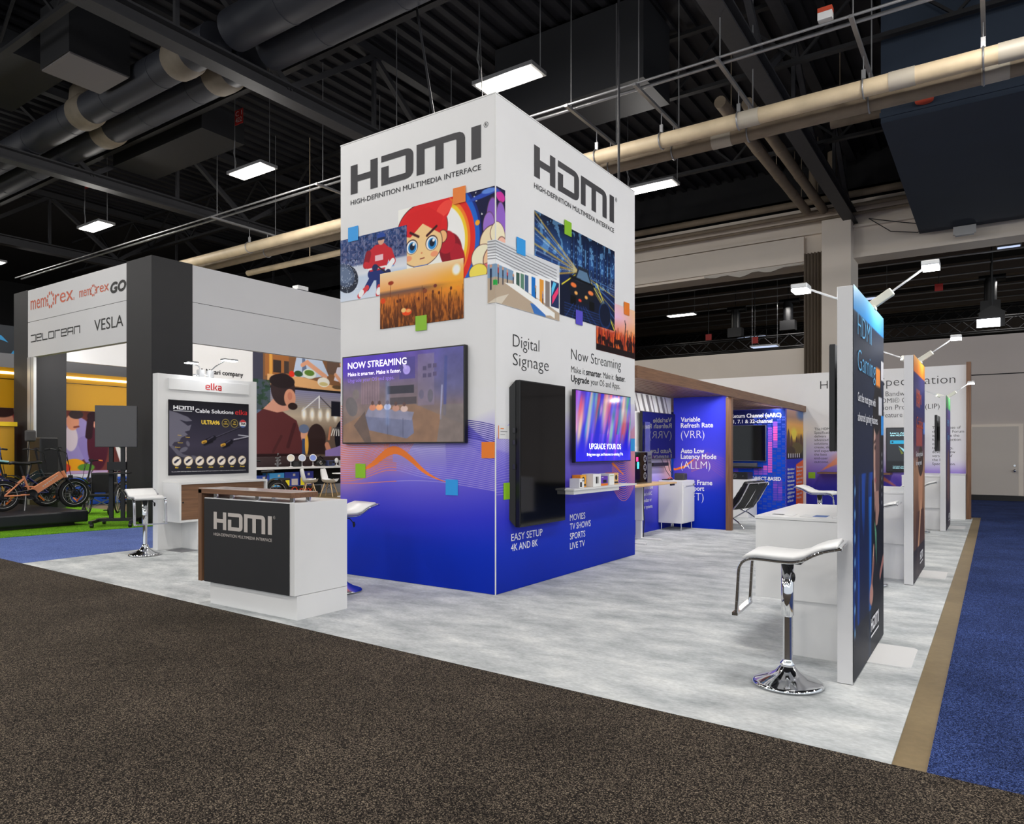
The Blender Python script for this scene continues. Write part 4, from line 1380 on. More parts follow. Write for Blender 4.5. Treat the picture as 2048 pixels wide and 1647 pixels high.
# info card, shelf and boxes
cd = thing('info_card', 'small white notice card with an orange strip beside the tower corner', 'card', (-4.09, 5.86, 1.557))
MB().box(-4.0925, -4.088, 5.763, 5.957, 1.557, 1.690).build('card_panel', M['paint_white'], cd)
q = MB().rect(PX(-4.088), 5.763, 5.775, 1.557, 1.69, 0.001)
q.rect(PX(-4.088), 5.80, 5.86, 1.655, 1.665, 0.001)
q.build('orange_strip', M['orange'], cd)
q = MB()
q.text('READ ME', PX(-4.088), 5.80, 1.61, 0.012, 0.09, 0.001)
q.rect(PX(-4.088), 5.80, 5.92, 1.628, 1.634, 0.001).rect(PX(-4.088), 5.80, 5.88, 1.598, 1.603, 0.001)
q.v = q.v[-8:]; q.f = [(0, 1, 2, 3), (4, 5, 6, 7)]; q.m = [0, 0]; q.sm = [False, False]
q.build('small_print', mat('grey_ink', (120, 120, 124), 0.6), cd)
sh = thing('wall_shelf', 'white floating shelf under the colourful screen holding small boxes', 'shelf', (-4.0, 7.75, 0.94))
MB().box(-4.0925, -3.86, 6.90, 8.56, 0.992, 1.012).build('shelf_top', M['paint_white'], sh, bevel=0.002)
MB().box(-4.0925, -3.875, 6.915, 8.06, 0.948, 0.992).build('shelf_apron', M['paint_white'], sh, bevel=0.002)


def carton(label, y0, y1, x0, x1, h, c_side, c_front, deco):
    r = thing('product_box', label, 'box', ((x0 + x1) / 2, (y0 + y1) / 2, 1.013), 'retail boxes on the white shelf')
    MB().box(x0, x1, y0, y1, 1.013, 1.013 + h, 0).build('carton', mat('carton_board', c_side, 0.5), r, bevel=0.0015)
    q = MB()
    q.rect(PX(x1), y0 + 0.002, y1 - 0.002, 1.015, 1.011 + h, 0.0006, 0)
    q.build('front_print', mat('carton_front', c_front, 0.5), r)
    q = MB()
    deco(q, PX(x1), y0, y1, 1.013, h)
    q.build('product_picture', [M['ink_black'], M['orange'], M['ink_white'], M['green']], r)


def d_remote(q, P, y0, y1, z, h):
    w_ = y1 - y0
    q.rect(P, y0 + w_ * 0.12, y0 + w_ * 0.5, z + 0.012, z + h * 0.62, 0.001, 0)
    q.disc(P, y0 + w_ * 0.75, z + h * 0.78, w_ * 0.12, 0.001, 0)


def d_sticks(q, P, y0, y1, z, h):
    w_ = y1 - y0
    q.rect(P, y0 + w_ * 0.35, y0 + w_ * 0.55, z + h * 0.25, z + h * 0.78, 0.001, 0)
    q.rect(P, y0 + w_ * 0.62, y0 + w_ * 0.68, z + h * 0.25, z + h * 0.78, 0.001, 0)


def d_purple(q, P, y0, y1, z, h):
    w_ = y1 - y0
    q.rect(P, y0, y1, z, z + h * 0.24, 0.001, 1)
    q.rect(P, y0 + w_ * 0.3, y0 + w_ * 0.8, z + h * 0.3, z + h * 0.6, 0.001, 0)
    q.rect(P, y0 + w_ * 0.1, y0 + w_ * 0.35, z + h * 0.84, z + h * 0.9, 0.001, 2)


def d_blob(q, P, y0, y1, z, h):
    w_ = y1 - y0
    q.disc(P, y0 + w_ * 0.5, z + h * 0.6, w_ * 0.25, 0.001, 0)
    q.rect(P, y0 + w_ * 0.1, y0 + w_ * 0.9, z + h * 0.1, z + h * 0.25, 0.001, 0)


carton('small white box with a dark remote on its front, leftmost on the shelf', 7.09, 7.20, -4.03, -3.90, 0.105, (214, 214, 218), (236, 236, 238), d_remote)
carton('orange box behind the small white remote box', 7.24, 7.38, -4.08, -3.97, 0.14, (236, 140, 30), (240, 170, 40), d_blob)
carton('tall white box with a dark streaming stick picture, middle of the shelf', 7.40, 7.60, -4.04, -3.89, 0.15, (222, 220, 218), (240, 240, 240), d_sticks)
carton('purple and orange box right of the tall white one', 7.68, 7.86, -4.02, -3.93, 0.115, (60, 26, 120), (96, 50, 180), d_purple)
carton('plain white box behind the purple one', 7.90, 8.04, -4.07, -3.93, 0.14, (226, 226, 226), (240, 240, 238), lambda q, P, y0, y1, z, h: q.rect(P, y0 + 0.02, y1 - 0.02, z + h * 0.8, z + h * 0.84, 0.001, 3))
carton('tan and orange box at the right end of the shelf', 8.07, 8.20, -4.07, -3.95, 0.145, (226, 120, 40), (226, 182, 120), d_blob)

# ================================================================== BOOTH FURNITURE
# ------------------------------------------------------------ reception counter
ct = thing('reception_counter', 'white reception counter with a black front panel and raised walnut ledge', 'counter', (-5.5, 4.25, 0.0))
q = MB().box(-6.11, -4.865, 3.93, 4.49, 0.008, 0.212)
q.build('plinth', M['white'], ct, bevel=0.002)
MB().box(-6.165, -4.865, 3.905, 4.49, 0.215, 1.0).build('cabinet_body', M['white'], ct, bevel=0.003)
MB().box(-6.15, -4.93, 3.893, 3.905, 0.216, 0.992).build('front_panel', M['black_matte'], ct)
lg = MB()
logo_block(lg, PY(3.893), -5.995, -5.145, 0.715, 0.875, off=0.003)
lg.build('logo_lettering', mat('warm_grey_ink', (198, 190, 184), 0.5), ct)
q = MB().box(-6.235, -6.18, 3.885, 4.30, 0.215, 1.078)
q.build('side_fin', M['oak_z'], ct, bevel=0.002)
q = MB().box(-6.235, -4.885, 3.885, 4.17, 1.04, 1.085)
q.build('ledge', M['oak'], ct, bevel=0.002)
MB().box(-6.23, -4.89, 3.89, 4.165, 1.085, 1.089).build('ledge_glaze', mat('pale_glaze', (206, 196, 194), 0.15), ct)
for x_, y_ in ((-6.05, 3.95), (-5.80, 3.95), (-5.42, 3.95), (-4.95, 3.95), (-4.95, 4.12), (-5.42, 4.12)):
    MB().cyl((x_, y_, 1.0), (x_, y_, 1.04), 0.022, 14).build('standoff', M['chrome'], ct)


# ------------------------------------------------------------ bar stools
def make_stool(label, group=None):
    r = thing('bar_stool', label, 'stool', (0, 0, 0), group)
    q = MB()
    q.lathe([(0.0, 0.012), (0.208, 0.010), (0.212, 0.016), (0.19, 0.030), (0.12, 0.055), (0.07, 0.085), (0.045, 0.115), (0.038, 0.125), (0, 0.125)], n=40)
    q.build('base', M['chrome'], r)
    q = MB()
    q.lathe([(0.043, 0.118), (0.046, 0.135), (0.03, 0.15), (0.0275, 0.16), (0.0275, 0.43)], n=20)
    q.lathe([(0.0285, 0.42), (0.037, 0.43), (0.037, 0.76), (0, 0.76)], n=20)
    q.build('column', M['chrome'], r)
    # seat pad: profile swept across the width (front is +x)
    prof = [(0.225, 0.775), (0.20, 0.795), (0.15, 0.803), (0.02, 0.797), (-0.06, 0.797), (-0.12, 0.813), (-0.165, 0.840), (-0.22, 0.864), (-0.295, 0.882)]
    q = MB()
    Wd = 0.185
    top, bot = [], []
    for i, (x, z) in enumerate(prof):
        a = prof[min(i + 1, len(prof) - 1)]
        c = prof[max(i - 1, 0)]
        d = Vector((a[0] - c[0], 0, a[1] - c[1])).normalized()
        nrm = Vector((d.z, 0, -d.x))
        if nrm.z < 0:
            nrm = -nrm
        p = Vector((x, 0, z))
        top.append(p + nrm * 0.018)
        bot.append(p - nrm * 0.012)
    secs = [(-1, 0.0), (-0.93, 1.0), (0.93, 1.0), (1, 0.0)]
    vs = []
    for t_, b_ in zip(top, bot):
        mid = (t_ + b_) / 2
        for s_, k in secs:
            p = mid.lerp(t_, k)
            vs.append((p.x, s_ * Wd, p.z))
        for s_, k in reversed(secs):
            p = mid.lerp(b_, k)
            vs.append((p.x, s_ * Wd, p.z))
    n = 8
    fs = []
    for i in range(len(prof) - 1):
        for j in range(n):
            j2 = (j + 1) % n
            fs.append((i * n + j, (i + 1) * n + j, (i + 1) * n + j2, i * n + j2))
    fs += [tuple(range(n)), tuple(range((len(prof) - 1) * n + n - 1, (len(prof) - 1) * n - 1, -1))]
    q.add(vs, fs, 0, True)
    q.build('seat', mat('white_leatherette', (236, 236, 236), 0.4) if 'leather' not in M else M['leather'], r)
    # flat-bar frame along both sides, down the front into the foot loop
    q = MB()
    for s_ in (-1, 1):
        y = s_ * 0.195
        fr0 = [(-0.305, 0.872), (-0.225, 0.852), (-0.165, 0.826), (-0.12, 0.799), (-0.06, 0.781), (0.02, 0.780), (0.15, 0.786), (0.20, 0.777), (0.232, 0.757), (0.246, 0.72), (0.252, 0.64), (0.262, 0.47), (0.266, 0.445)]
        fr = []
        for i_ in range(len(fr0) - 1):
            a_, b_, c_, d_ = fr0[max(i_ - 1, 0)], fr0[i_], fr0[i_ + 1], fr0[min(i_ + 2, len(fr0) - 1)]
            for t_ in (0.0, 0.33, 0.66):
                fr.append(tuple(0.5 * (2 * b_[k_] + (c_[k_] - a_[k_]) * t_ + (2 * a_[k_] - 5 * b_[k_] + 4 * c_[k_] - d_[k_]) * t_ ** 2 + (3 * b_[k_] - a_[k_] - 3 * c_[k_] + d_[k_]) * t_ ** 3) for k_ in (0, 1)))
        fr.append(fr0[-1])
        for (x0, z0), (x1, z1) in zip(fr[:-1], fr[1:]):
            dx, dz = x1 - x0, z1 - z0
            L = math.hypot(dx, dz)
            e = 0.004
            x0e, z0e, x1e, z1e = x0 - dx / L * e, z0 - dz / L * e, x1 + dx / L * e, z1 + dz / L * e
            nx, nz = -dz / L * 0.009, dx / L * 0.009
            q.hexa([(x0e - nx, y - 0.016, z0e - nz), (x1e - nx, y - 0.016, z1e - nz), (x1e - nx, y + 0.016, z1e - nz), (x0e - nx, y + 0.016, z0e - nz)],
                   [(x0e + nx, y - 0.016, z0e + nz), (x1e + nx, y - 0.016, z1e + nz), (x1e + nx, y + 0.016, z1e + nz), (x0e + nx, y + 0.016, z0e + nz)])
    q.box(-0.322, -0.298, -0.211, 0.211, 0.864, 0.886)
    q.build('side_frame', M['chrome'], r, bevel=0.0045)
    q = MB().box(0.252, 0.286, -0.211, 0.211, 0.436, 0.454)
    q.build('footrest', M['chrome'], r)
    q = MB().box(-0.09, 0.09, -0.09, 0.09, 0.755, 0.768)
    q.build('seat_plate', M['black'], r)
    q = MB().tube([(0.0, 0.03, 0.75), (-0.03, 0.10, 0.742), (-0.05, 0.13, 0.70)], 0.005, 6)
    q.ball((-0.053, 0.135, 0.685), 0.013, 0.013, 0.03)
    q.build('lever', M['black'], r)
    return r


M['leather'] = mat('white_leatherette', (236, 236, 236), 0.4)
st = make_stool('white and chrome bar stool standing beside the blue gaming banner before its white counter')
st.location = (-1.055, 4.555, 0.008)
st.rotation_euler = (0, 0, PI + math.radians(4))
dup(st, (-9.60, 5.20, 0.008), math.radians(-14), 'white bar stool beside the kiosk with the black cable poster')
dup(st, (-5.50, 5.0, 0.008), math.radians(-97), 'white bar stool half hidden behind the reception counter')
dup(st, (-2.2, 11.5, 0.008), math.radians(-5), 'white bar stool in the middle of the booth, its seat lip facing left')
dup(st, (-1.72, 12.0, 0.008), math.radians(175), 'white bar stool in the middle of the booth, half hidden by the first banner')
dup(st, (-1.15, 8.42, 0.008), PI, 'white bar stool at the second banner, only its lip shows')
dup(st, (-1.15, 14.3, 0.008), PI, 'white bar stool at the third banner, only its lip shows')


# ------------------------------------------------------------ banners with counters
def lamp_head(p, parent, sgn, lbl=None):
    p = Vector(p)
    MB().box(p.x - 0.055, p.x + 0.055, p.y - 0.075, p.y + 0.075, p.z + 0.005, p.z + 0.04).build('lamp_head', M['silver'], parent, bevel=0.006)
    MB().box(p.x - 0.052, p.x + 0.052, p.y - 0.07, p.y + 0.07, p.z - 0.012, p.z + 0.005).build('lens', M['led_glow'], parent)


def arm_lamps(label, base, heads, power, group=None):
    b_ = Vector(base)
    r = thing('arm_lamp', label, 'lamp', base, group)
    q = MB()
    q.box(b_.x - 0.055, b_.x + 0.055, b_.y - 0.05, b_.y + 0.05, b_.z, b_.z + 0.03)
    for h in heads:
        h = Vector(h)
        d = (h - b_).normalized()
        c0, c1 = b_ + Vector((0, 0, 0.02)), b_ + Vector((0, 0, 0.02)) + d * 0.19
        q.bar(c0, c1, 0.05, 0.06)
    q.build('bracket', mat('putty_plastic', (186, 184, 172), 0.5), r, bevel=0.008)
    for h in heads:
        h = Vector(h)
        d = (h - b_).normalized()
        MB().cyl(b_ + Vector((0, 0, 0.02)) + d * 0.18, h + Vector((0, 0, 0.03)), 0.008, 8).build('arm', M['silver'], r)
    for h in heads:
        lamp_head(h, r, 1)
        d = b_ - Vector(h)
        lo = area_light('arm_lamp_light', (h[0], h[1], h[2] - 0.03), 0.1, 0.14, power, (0.95, 0.98, 1.0))
        lo.rotation_euler = (0, math.radians(18 if h[0] > b_.x else -18), 0)


def banner(y0, y1, H, label, art_fn, top_c, words, lamp_label, tv_label, tv):
    r = thing('banner_wall', label, 'banner', (-0.765, (y0 + y1) / 2, 0.0))
    MB().box(-0.81, -0.722, y0, y1, 0.012, H).build('panel', M['silver_white'], r, bevel=0.003)
    a = Art(y1 - y0 - 0.02, H - 0.02, 90)
    art_fn(a)
    P = PX(-0.722)
    picture('graphic_print', a, P, y0 + 0.006, y1 - 0.006, 0.02, H + 0.008, M['print'], r, 0.004)
    tx = MB()
    for (s_, fx_, fz_, cap, wd_, mi, bo) in words:
        tx.text(s_, P, y0 + fx_ * (y1 - y0), fz_ * H, cap * H, wd_ * (y1 - y0), 0.008, mi, bold=bo)
    logo(tx, P, y0 + 0.50 * (y1 - y0), y0 + 0.78 * (y1 - y0), 0.075 * H, 0.112 * H, 2, 0.008)
    tx.rect(P, y0 + 0.50 * (y1 - y0), y0 + 0.78 * (y1 - y0), 0.058 * H, 0.064 * H, 0.008, 2)
    tx.build('lettering', [M['banner_tint'], M['ink_white'], M['ink_white'], M['ink_orange']], r)
    # floor plate
    yp = y0 + 0.56
    q = MB()
    rr, pts = 0.05, []
    for (cx, cy, a0) in ((-0.46 - rr, yp + 0.56 - rr, 0), (-0.718, yp + 0.56, None), (-0.718, yp, None), (-0.46 - rr, yp + rr, 270)):
        if a0 is None:
            pts.append((cx, cy))
        else:
            pts += [(cx + rr * math.cos(math.radians(a0 + t)), cy + rr * math.sin(math.radians(a0 + t))) for t in range(0, 91, 15)]
    q.prism(pts, (0, 0, 0.009), (1, 0, 0), (0, 1, 0), 0.008)
    q.build('foot_plate', M['paint_white'], r)
    if tv:
        s_ = thing('side_screen', tv_label, 'screen', (-0.86, y0 + 0.7, tv[2]))
        MB().box(-0.915, -0.88, tv[0], tv[1], tv[2], tv[3]).build('bezel', M['black'], s_, bevel=0.003)
        MB().box(-0.918, -0.915, tv[0] + 0.01, tv[1] - 0.01, tv[2] + 0.01, tv[3] - 0.01).build('glass', M['black_gloss'], s_)
        MB().box(-0.88, -0.8105, tv[0] + 0.3, tv[1] - 0.3, tv[2] + 0.2, tv[3] - 0.2).build('mount', M['black'], s_)
    ly = y0 + 0.95
    arm_lamps(lamp_label, (-0.766, ly, H), [(-0.375, ly + 0.06, H + 0.27), (-1.16, ly - 0.3, H + 0.14)], 5.0)
    return r


def bar_counter(y0, label):
    r = thing('bar_counter', label, 'counter', (-1.12, y0 + 0.65, 0.0))
    MB().box(-1.425, -0.815, y0, y0 + 1.35, 0.40, 0.955).build('counter_body', M['white'], r, bevel=0.003)
    MB().box(-1.43, -0.815, y0 - 0.005, y0 + 1.36, 0.957, 0.978).build('worktop', M['white'], r, bevel=0.002)
    MB().box(-1.175, -0.815, y0 + 0.03, y0 + 1.30, 0.009, 0.398).build('plinth', M['white'], r, bevel=0.002)
    return r


M['silver_white'] = mat('satin_white_frame', (208, 208, 210), 0.35)
M['banner_tint'] = mat('pale_blue_ink', (96, 186, 236), 0.5)


def art_gaming(a):
    a.grad([(0, (24, 28, 44)), (0.3, (22, 34, 74)), (0.62, (24, 34, 60)), (0.88, (40, 46, 62)), (0.935, (44, 52, 70)), (0.94, (60, 150, 220)), (1, (130, 196, 240))])
    n = a.noise(14, 3, 2, 3)
    a.put((a.y < 0.52) * smooth((n - 0.45) * 4) * (a.x < 0.62), (20, 84, 200), 0.7)
    a.put((a.y < 0.45) * np.exp(-((a.x - 0.5) / 0.04) ** 2), (40, 130, 230), 0.8)
    a.put((a.y < 0.5) * (a.x > 0.55), (18, 20, 30), 0.85)
    # gamer: side-lit face, neck and dark jacket
    a.ell(0.78, 0.62, 0.20, 0.19, (26, 24, 30))
    a.ell(0.70, 0.56, 0.085, 0.145, (206, 164, 148)); a.ell(0.76, 0.56, 0.085, 0.145, (96, 70, 70), 0, 0.02); a.ell(0.73, 0.70, 0.14, 0.07, (26, 24, 28))
    a.seg(0.63, 0.605, 0.69, 0.612, 0.004, (60, 40, 38)); a.ell(0.665, 0.59, 0.022, 0.008, (50, 34, 34)); a.seg(0.665, 0.58, 0.66, 0.53, 0.006, (170, 124, 110)); a.ell(0.68, 0.495, 0.03, 0.008, (160, 90, 90))
    a.poly([(0.64, 0.46), (0.80, 0.46), (0.84, 0.36), (0.66, 0.36)], (170, 130, 118))
    a.poly([(0.52, 0.05), (0.60, 0.36), (0.68, 0.42), (0.72, 0.20), (0.72, 0.0), (0.52, 0)], (22, 24, 30)); a.poly([(0.72, 0.0), (0.72, 0.34), (0.86, 0.42), (1.0, 0.34), (1, 0)], (20, 22, 28))
    a.poly([(0.64, 0.38), (0.72, 0.24), (0.72, 0.34)], (90, 150, 120)); a.seg(0.62, 0.30, 0.56, 0.20, 0.01, (196, 150, 132)); a.seg(0.62, 0.26, 0.50, 0.16, 0.014, (150, 100, 90), 0.8)
    a.ell(0.54, 0.17, 0.06, 0.03, (190, 140, 124)); a.seg(0.86, 0.2, 0.98, 0.24, 0.014, (180, 120, 110), 0.9); a.put((a.y < 0.13).astype(float), (28, 30, 40), 0.8)
    a.box(0.70, 0.86, 0.775, 0.83, (236, 140, 60)); a.box(0.90, 1.0, 0.80, 0.86, (216, 214, 216)); a.box(0.80, 0.93, 0.69, 0.745, (206, 206, 212)); a.box(0.90, 1.0, 0.63, 0.69, (40, 140, 220))
    for k in range(7):
        a.ell(0.04, 0.12 + 0.06 * k, 0.012, 0.012, (130, 190, 240)); a.ell(0.93, 0.42 + 0.025 * k, 0.008, 0.006, (200, 200, 210))


def art_family(a):
    a.grad([(0, (40, 34, 44)), (0.3, (112, 78, 62)), (0.5, (150, 108, 84)), (0.62, (70, 48, 80)), (0.8, (40, 44, 100)), (0.925, (60, 54, 110)), (0.93, (232, 120, 40)), (1, (250, 160, 60))])
    n = a.noise(16, 3, 12, 3)
    a.put((a.y < 0.55) * smooth((n - 0.4) * 3), (206, 160, 120), 0.6)
    a.ell(0.6, 0.42, 0.2, 0.16, (196, 140, 108)); a.ell(0.6, 0.53, 0.24, 0.07, (60, 40, 34)); a.poly([(0.2, 0.0), (0.3, 0.3), (0.9, 0.3), (1, 0)], (92, 64, 56)); a.seg(0.3, 0.05, 0.6, 0.32, 0.03, (206, 158, 124)); a.put((a.y < 0.14).astype(float), (36, 32, 46), 0.85)
    a.box(0.2, 0.75, 0.60, 0.70, (176, 70, 60), 0.8); a.box(0.2, 0.55, 0.78, 0.86, (176, 80, 70), 0.7); a.box(0.86, 1, 0.66, 0.72, (80, 120, 200))


def art_signal(a):
    a.grad([(0, (30, 30, 44)), (0.3, (84, 64, 80)), (0.6, (60, 52, 110)), (0.9, (70, 66, 130)), (0.915, (72, 170, 90)), (1, (110, 200, 120))])
    n = a.noise(10, 4, 19, 3)
    a.put(smooth((n - 0.5) * 4), (120, 80, 110), 0.5)
    a.ell(0.5, 0.4, 0.25, 0.2, (120, 84, 84))


banner(4.76, 6.18, 2.455, 'tall banner wall with a dark blue gaming print of a person side-lit in blue', art_gaming, None,
       (('HDMI', 0.10, 0.885, 0.055, 0.42, 0, -0.012), ('Gaming', 0.10, 0.795, 0.055, 0.56, 0, -0.012), ('Get the most game with', 0.10, 0.716, 0.022, 0.56, 1, 0.012), ('advanced gaming features.', 0.10, 0.665, 0.022, 0.64, 1, 0.012)),
       'twin-armed spotlight clamped on top of the blue gaming banner', 'thin black screen seen edge-on, fixed to the back of the blue gaming banner', (5.10, 6.10, 1.44, 2.15))
banner(8.63, 10.05, 2.455, 'second banner wall, orange-topped with a family print', art_family, None,
       (('HDMI', 0.20, 0.80, 0.05, 0.42, 3, -0.01), ('Cables', 0.20, 0.69, 0.05, 0.6, 3, -0.01), ('Get the right cable', 0.15, 0.56, 0.022, 0.6, 1, 0.01), ('for every need', 0.15, 0.52, 0.022, 0.5, 1, 0.01)),
       'twin-armed spotlight clamped on top of the orange-topped banner', 'thin black screen fixed to the back of the orange-topped banner', None)
banner(14.62, 16.0, 2.40, 'green-topped banner wall standing near the walnut end post', art_signal, None,
       (('HDMI', 0.20, 0.78, 0.05, 0.42, 0, -0.01), ('Signal', 0.20, 0.68, 0.05, 0.5, 0, -0.01)),
       'twin-armed spotlight clamped on top of the green-topped banner', 'thin black screen seen edge-on behind the green-topped banner', (15.0, 16.2, 1.42, 2.08))
bar_counter(5.20, 'white bar counter standing behind the blue gaming banner with papers on top')
bar_counter(8.92, 'white bar counter standing behind the orange-topped banner')
bar_counter(14.82, 'white bar counter standing behind the green-topped banner')
pp = thing('leaflet', 'white leaflet with a blue block lying on the front bar counter', 'paper', (-1.0, 5.36, 0.979))
MB().box(-1.14, -0.93, 5.27, 5.45, 0.9785, 0.981).build('sheet', M['paint_white'], pp)
MB().box(-1.06, -0.97, 5.29, 5.43, 0.981, 0.9815).build('blue_block', mat('blue_ink', (60, 100, 170), 0.5), pp)
pp = thing('leaflet', 'white leaflet lying at the left end of the front bar counter', 'paper', (-1.25, 5.36, 0.979))
MB().box(-1.36, -1.19, 5.28, 5.46, 0.9785, 0.981).build('sheet', M['paint_white'], pp)
MB().box(-1.34, -1.26, 5.31, 5.37, 0.981, 0.9815).build('dark_block', M['ink_dark'], pp)
pp = thing('leaflet_stack', 'small stack of papers at the banner end of the front bar counter', 'paper', (-0.87, 5.32, 0.979))
MB().box(-0.915, -0.82, 5.23, 5.45, 0.9785, 0.996).build('sheets', M['paint_white'], pp)

# ------------------------------------------------------------ cable kiosk on the left
kx = -9.90
k = thing('poster_kiosk', 'white kiosk wall with a black cable poster and walnut-fronted cabinet', 'kiosk', (kx, 6.4, 0.0))
MB().box(kx - 0.13, kx, 5.545, 7.19, 0.009, 2.545).build('back_panel', M['white'], k, bevel=0.003)
MB().box(kx, kx + 0.022, 5.70, 7.03, 2.325, 2.488).build('header_panel', M['white'], k, bevel=0.002)
KP = PX(kx + 0.022)


def red_word(mb, P, a0, a1, b0, h, mi, off):
    """four rounded-square lower-case letters"""
    w = (a1 - a0)

    def R(x0, x1, y0, y1):
        mb.rect(P, a0 + w * x0, a0 + w * x1, b0 + h * y0, b0 + h * y1, off, mi)
    R(0, .06, .08, .62); R(.06, .24, .58, .72); R(.20, .27, .32, .66); R(.06, .22, .30, .42); R(.05, .27, 0, .14)
    R(.32, .39, .08, 1.0); R(.34, .44, 0, .14)
    R(.47, .54, 0, 1.0); mb.flat([(a0 + w * x, b0 + h * y) for x, y in ((.54, .30), (.66, .72), (.74, .72), (.60, .26))], P, off, mi); mb.flat([(a0 + w * x, b0 + h * y) for x, y in ((.55, .36), (.61, .42), (.75, 0), (.67, 0))], P, off, mi)
    R(.77, .96, .58, .72); R(.93, 1.0, 0, .64); R(.77, .84, .06, .40); R(.80, .95, .30, .42); R(.80, .95, 0, .14)


t = MB()
red_word(t, KP, 6.275, 6.545, 2.355, 0.105, 0, 0.002)
t.build('header_lettering', M['ink_red'], k)
PO = thing_poster = None
MB().box(kx, kx + 0.018, 5.70, 7.03, 1.075, 2.175).build('poster_board', M['black_matte'], k)
KP = PX(kx + 0.018)
a = Art(1.33, 1.10, 130)
a.grad([(0, (38, 38, 46)), (0.4, (62, 58, 74)), (0.7, (48, 46, 60)), (1, (26, 25, 30))])
LND = (120, 118, 132)
a.put(a.m_poly([(0, 0.86), (0.10, 0.83), (0.22, 0.78), (0.27, 0.73), (0.20, 0.72), (0.12, 0.74), (0.22, 0.66), (0.26, 0.68), (0.24, 0.60), (0.18, 0.58), (0.22, 0.54), (0.14, 0.50), (0.12, 0.45), (0.06, 0.44), (0.02, 0.38), (0, 0.40)]), LND, 0.8)
a.poly([(0.0, 0.40), (0.10, 0.26), (0.26, 0.20), (0.40, 0.20), (0.30, 0.23), (0.16, 0.28), (0.04, 0.40)], LND, 0.6); a.ell(0.17, 0.34, 0.05, 0.03, LND, 0.4, 0, 0.7); a.ell(0.22, 0.42, 0.02, 0.04, LND, 0.4, 0, 0.6); a.ell(0.30, 0.24, 0.04, 0.015, LND, -0.3, 0, 0.6)
for (x0, y0, x1, y1, x2, y2) in ((0.40, 0.44, 0.56, 0.51, 0.88, 0.66), (0.64, 0.40, 0.78, 0.46, 1.0, 0.52)):
    a.seg(x1, y1, x2, y2, 0.009, (24, 22, 30)); a.seg(x1, y1 + 0.006, x2, y2 + 0.006, 0.003, (110, 106, 124))
    a.seg(x0 + 0.05, y0 + 0.015, x1 - 0.02, y1 - 0.008, 0.035, (28, 26, 36)); a.seg(x0 + 0.06, y0 + 0.035, x1 - 0.03, y1 + 0.012, 0.008, (74, 70, 88)); a.seg(x0, y0, x0 + 0.035, y0 + 0.012, 0.02, (206, 160, 60)); a.seg(x0 + 0.006, y0 - 0.004, x0 + 0.03, y0 + 0.004, 0.008, (120, 84, 26)); a.seg(x0 + 0.02, y0 - 0.035, x1 - 0.04, y1 - 0.06, 0.012, (16, 15, 20), 0.8, 0.02)
a.seg(0.86, 0.55, 1.0, 0.535, 0.006, (196, 196, 206)); a.seg(0.80, 0.485, 1.0, 0.53, 0.005, (190, 190, 200))
for kk in range(7):
    cx = 0.088 + 0.137 * kk
    a.ell(cx, 0.185, 0.054, 0.066, (198, 170, 110)); a.ell(cx, 0.185, 0.05, 0.061, (232, 222, 210)); a.seg(cx - 0.02, 0.17, cx + 0.012, 0.20, 0.014, (34, 36, 56)); a.seg(cx + 0.01, 0.198, cx + 0.035, 0.215, 0.005, (34, 36, 56))
for cx, c_ in ((0.69, (226, 200, 90)), (0.805, (226, 200, 90))):
    a.ell(cx, 0.715, 0.048, 0.058, c_); a.ell(cx, 0.715, 0.043, 0.052, (40, 38, 46))
a.ell(0.92, 0.715, 0.046, 0.055, (236, 236, 240)); a.put(a.m_ell(0.92, 0.715, 0.046, 0.055) * (a.y > 0.735), (196, 44, 50)); a.put(a.m_ell(0.92, 0.715, 0.046, 0.055) * (a.y < 0.68), (50, 90, 160))
picture('poster_print', a, KP, 5.703, 7.027, 1.078, 2.172, M['print'], k, 0.0015)
t = MB()
U = lambda f: 5.70 + 1.33 * f
Z = lambda f: 1.075 + 1.10 * f
logo(t, KP, U(0.05), U(0.29), Z(0.875), Z(0.925), 0, 0.003)
t.rect(KP, U(0.05), U(0.27), Z(0.853), Z(0.86), 0.003, 0)
t.text('Cable Solutions', KP, U(0.31), Z(0.845), 0.055, 1.33 * 0.48, 0.003, 0, bold=0.03)
t.text('ULTRA96', KP, U(0.385), Z(0.69), 0.058, 1.33 * 0.225, 0.003, 1, bold=0.04)
t.text('12K', KP, U(0.69), Z(0.725), 0.02, 0.045, 0.003, 1, 'c', bold=0.02)
t.text('120Hz', KP, U(0.69), Z(0.695), 0.02, 0.07, 0.003, 1, 'c', bold=0.02)
t.text('96', KP, U(0.805), Z(0.725), 0.02, 0.035, 0.003, 1, 'c', bold=0.02)
t.text('Gbps', KP, U(0.805), Z(0.695), 0.02, 0.06, 0.003, 1, 'c', bold=0.02)
t.text('TAA', KP, U(0.92), Z(0.697), 0.035, 0.085, 0.003, 3, 'c', bold=0.05)
red_word(t, KP, U(0.815), U(0.975), Z(0.84), 0.075, 2, 0.003)
for kk, w_ in enumerate(('Mini', 'Micro', 'Passive', 'Active', 'AOC', 'Fiber', 'Dongle')):
    t.text(w_, KP, U(0.088 + 0.137 * kk), Z(0.092), 0.02, None, 0.003, 1, 'c', bold=0.03, shear=0.2)
for s_, fx_, fz_ in (('China', 0.10, 0.525), ('Taiwan', 0.19, 0.50), ('Vietnam', 0.10, 0.425), ('Malaysia', 0.07, 0.365)):
    t.text(s_, KP, U(fx_), Z(fz_), 0.017, None, 0.003, 1)
t.text('The terms HDMI, HDMI High-Definition Multimedia Interface and the HDMI Logo are trademarks or registered trademarks of HDMI Licensing Administrator, Inc.', KP, U(0.03), Z(0.042), 0.011, 1.33 * 0.93, 0.003, 0, bold=0.01)
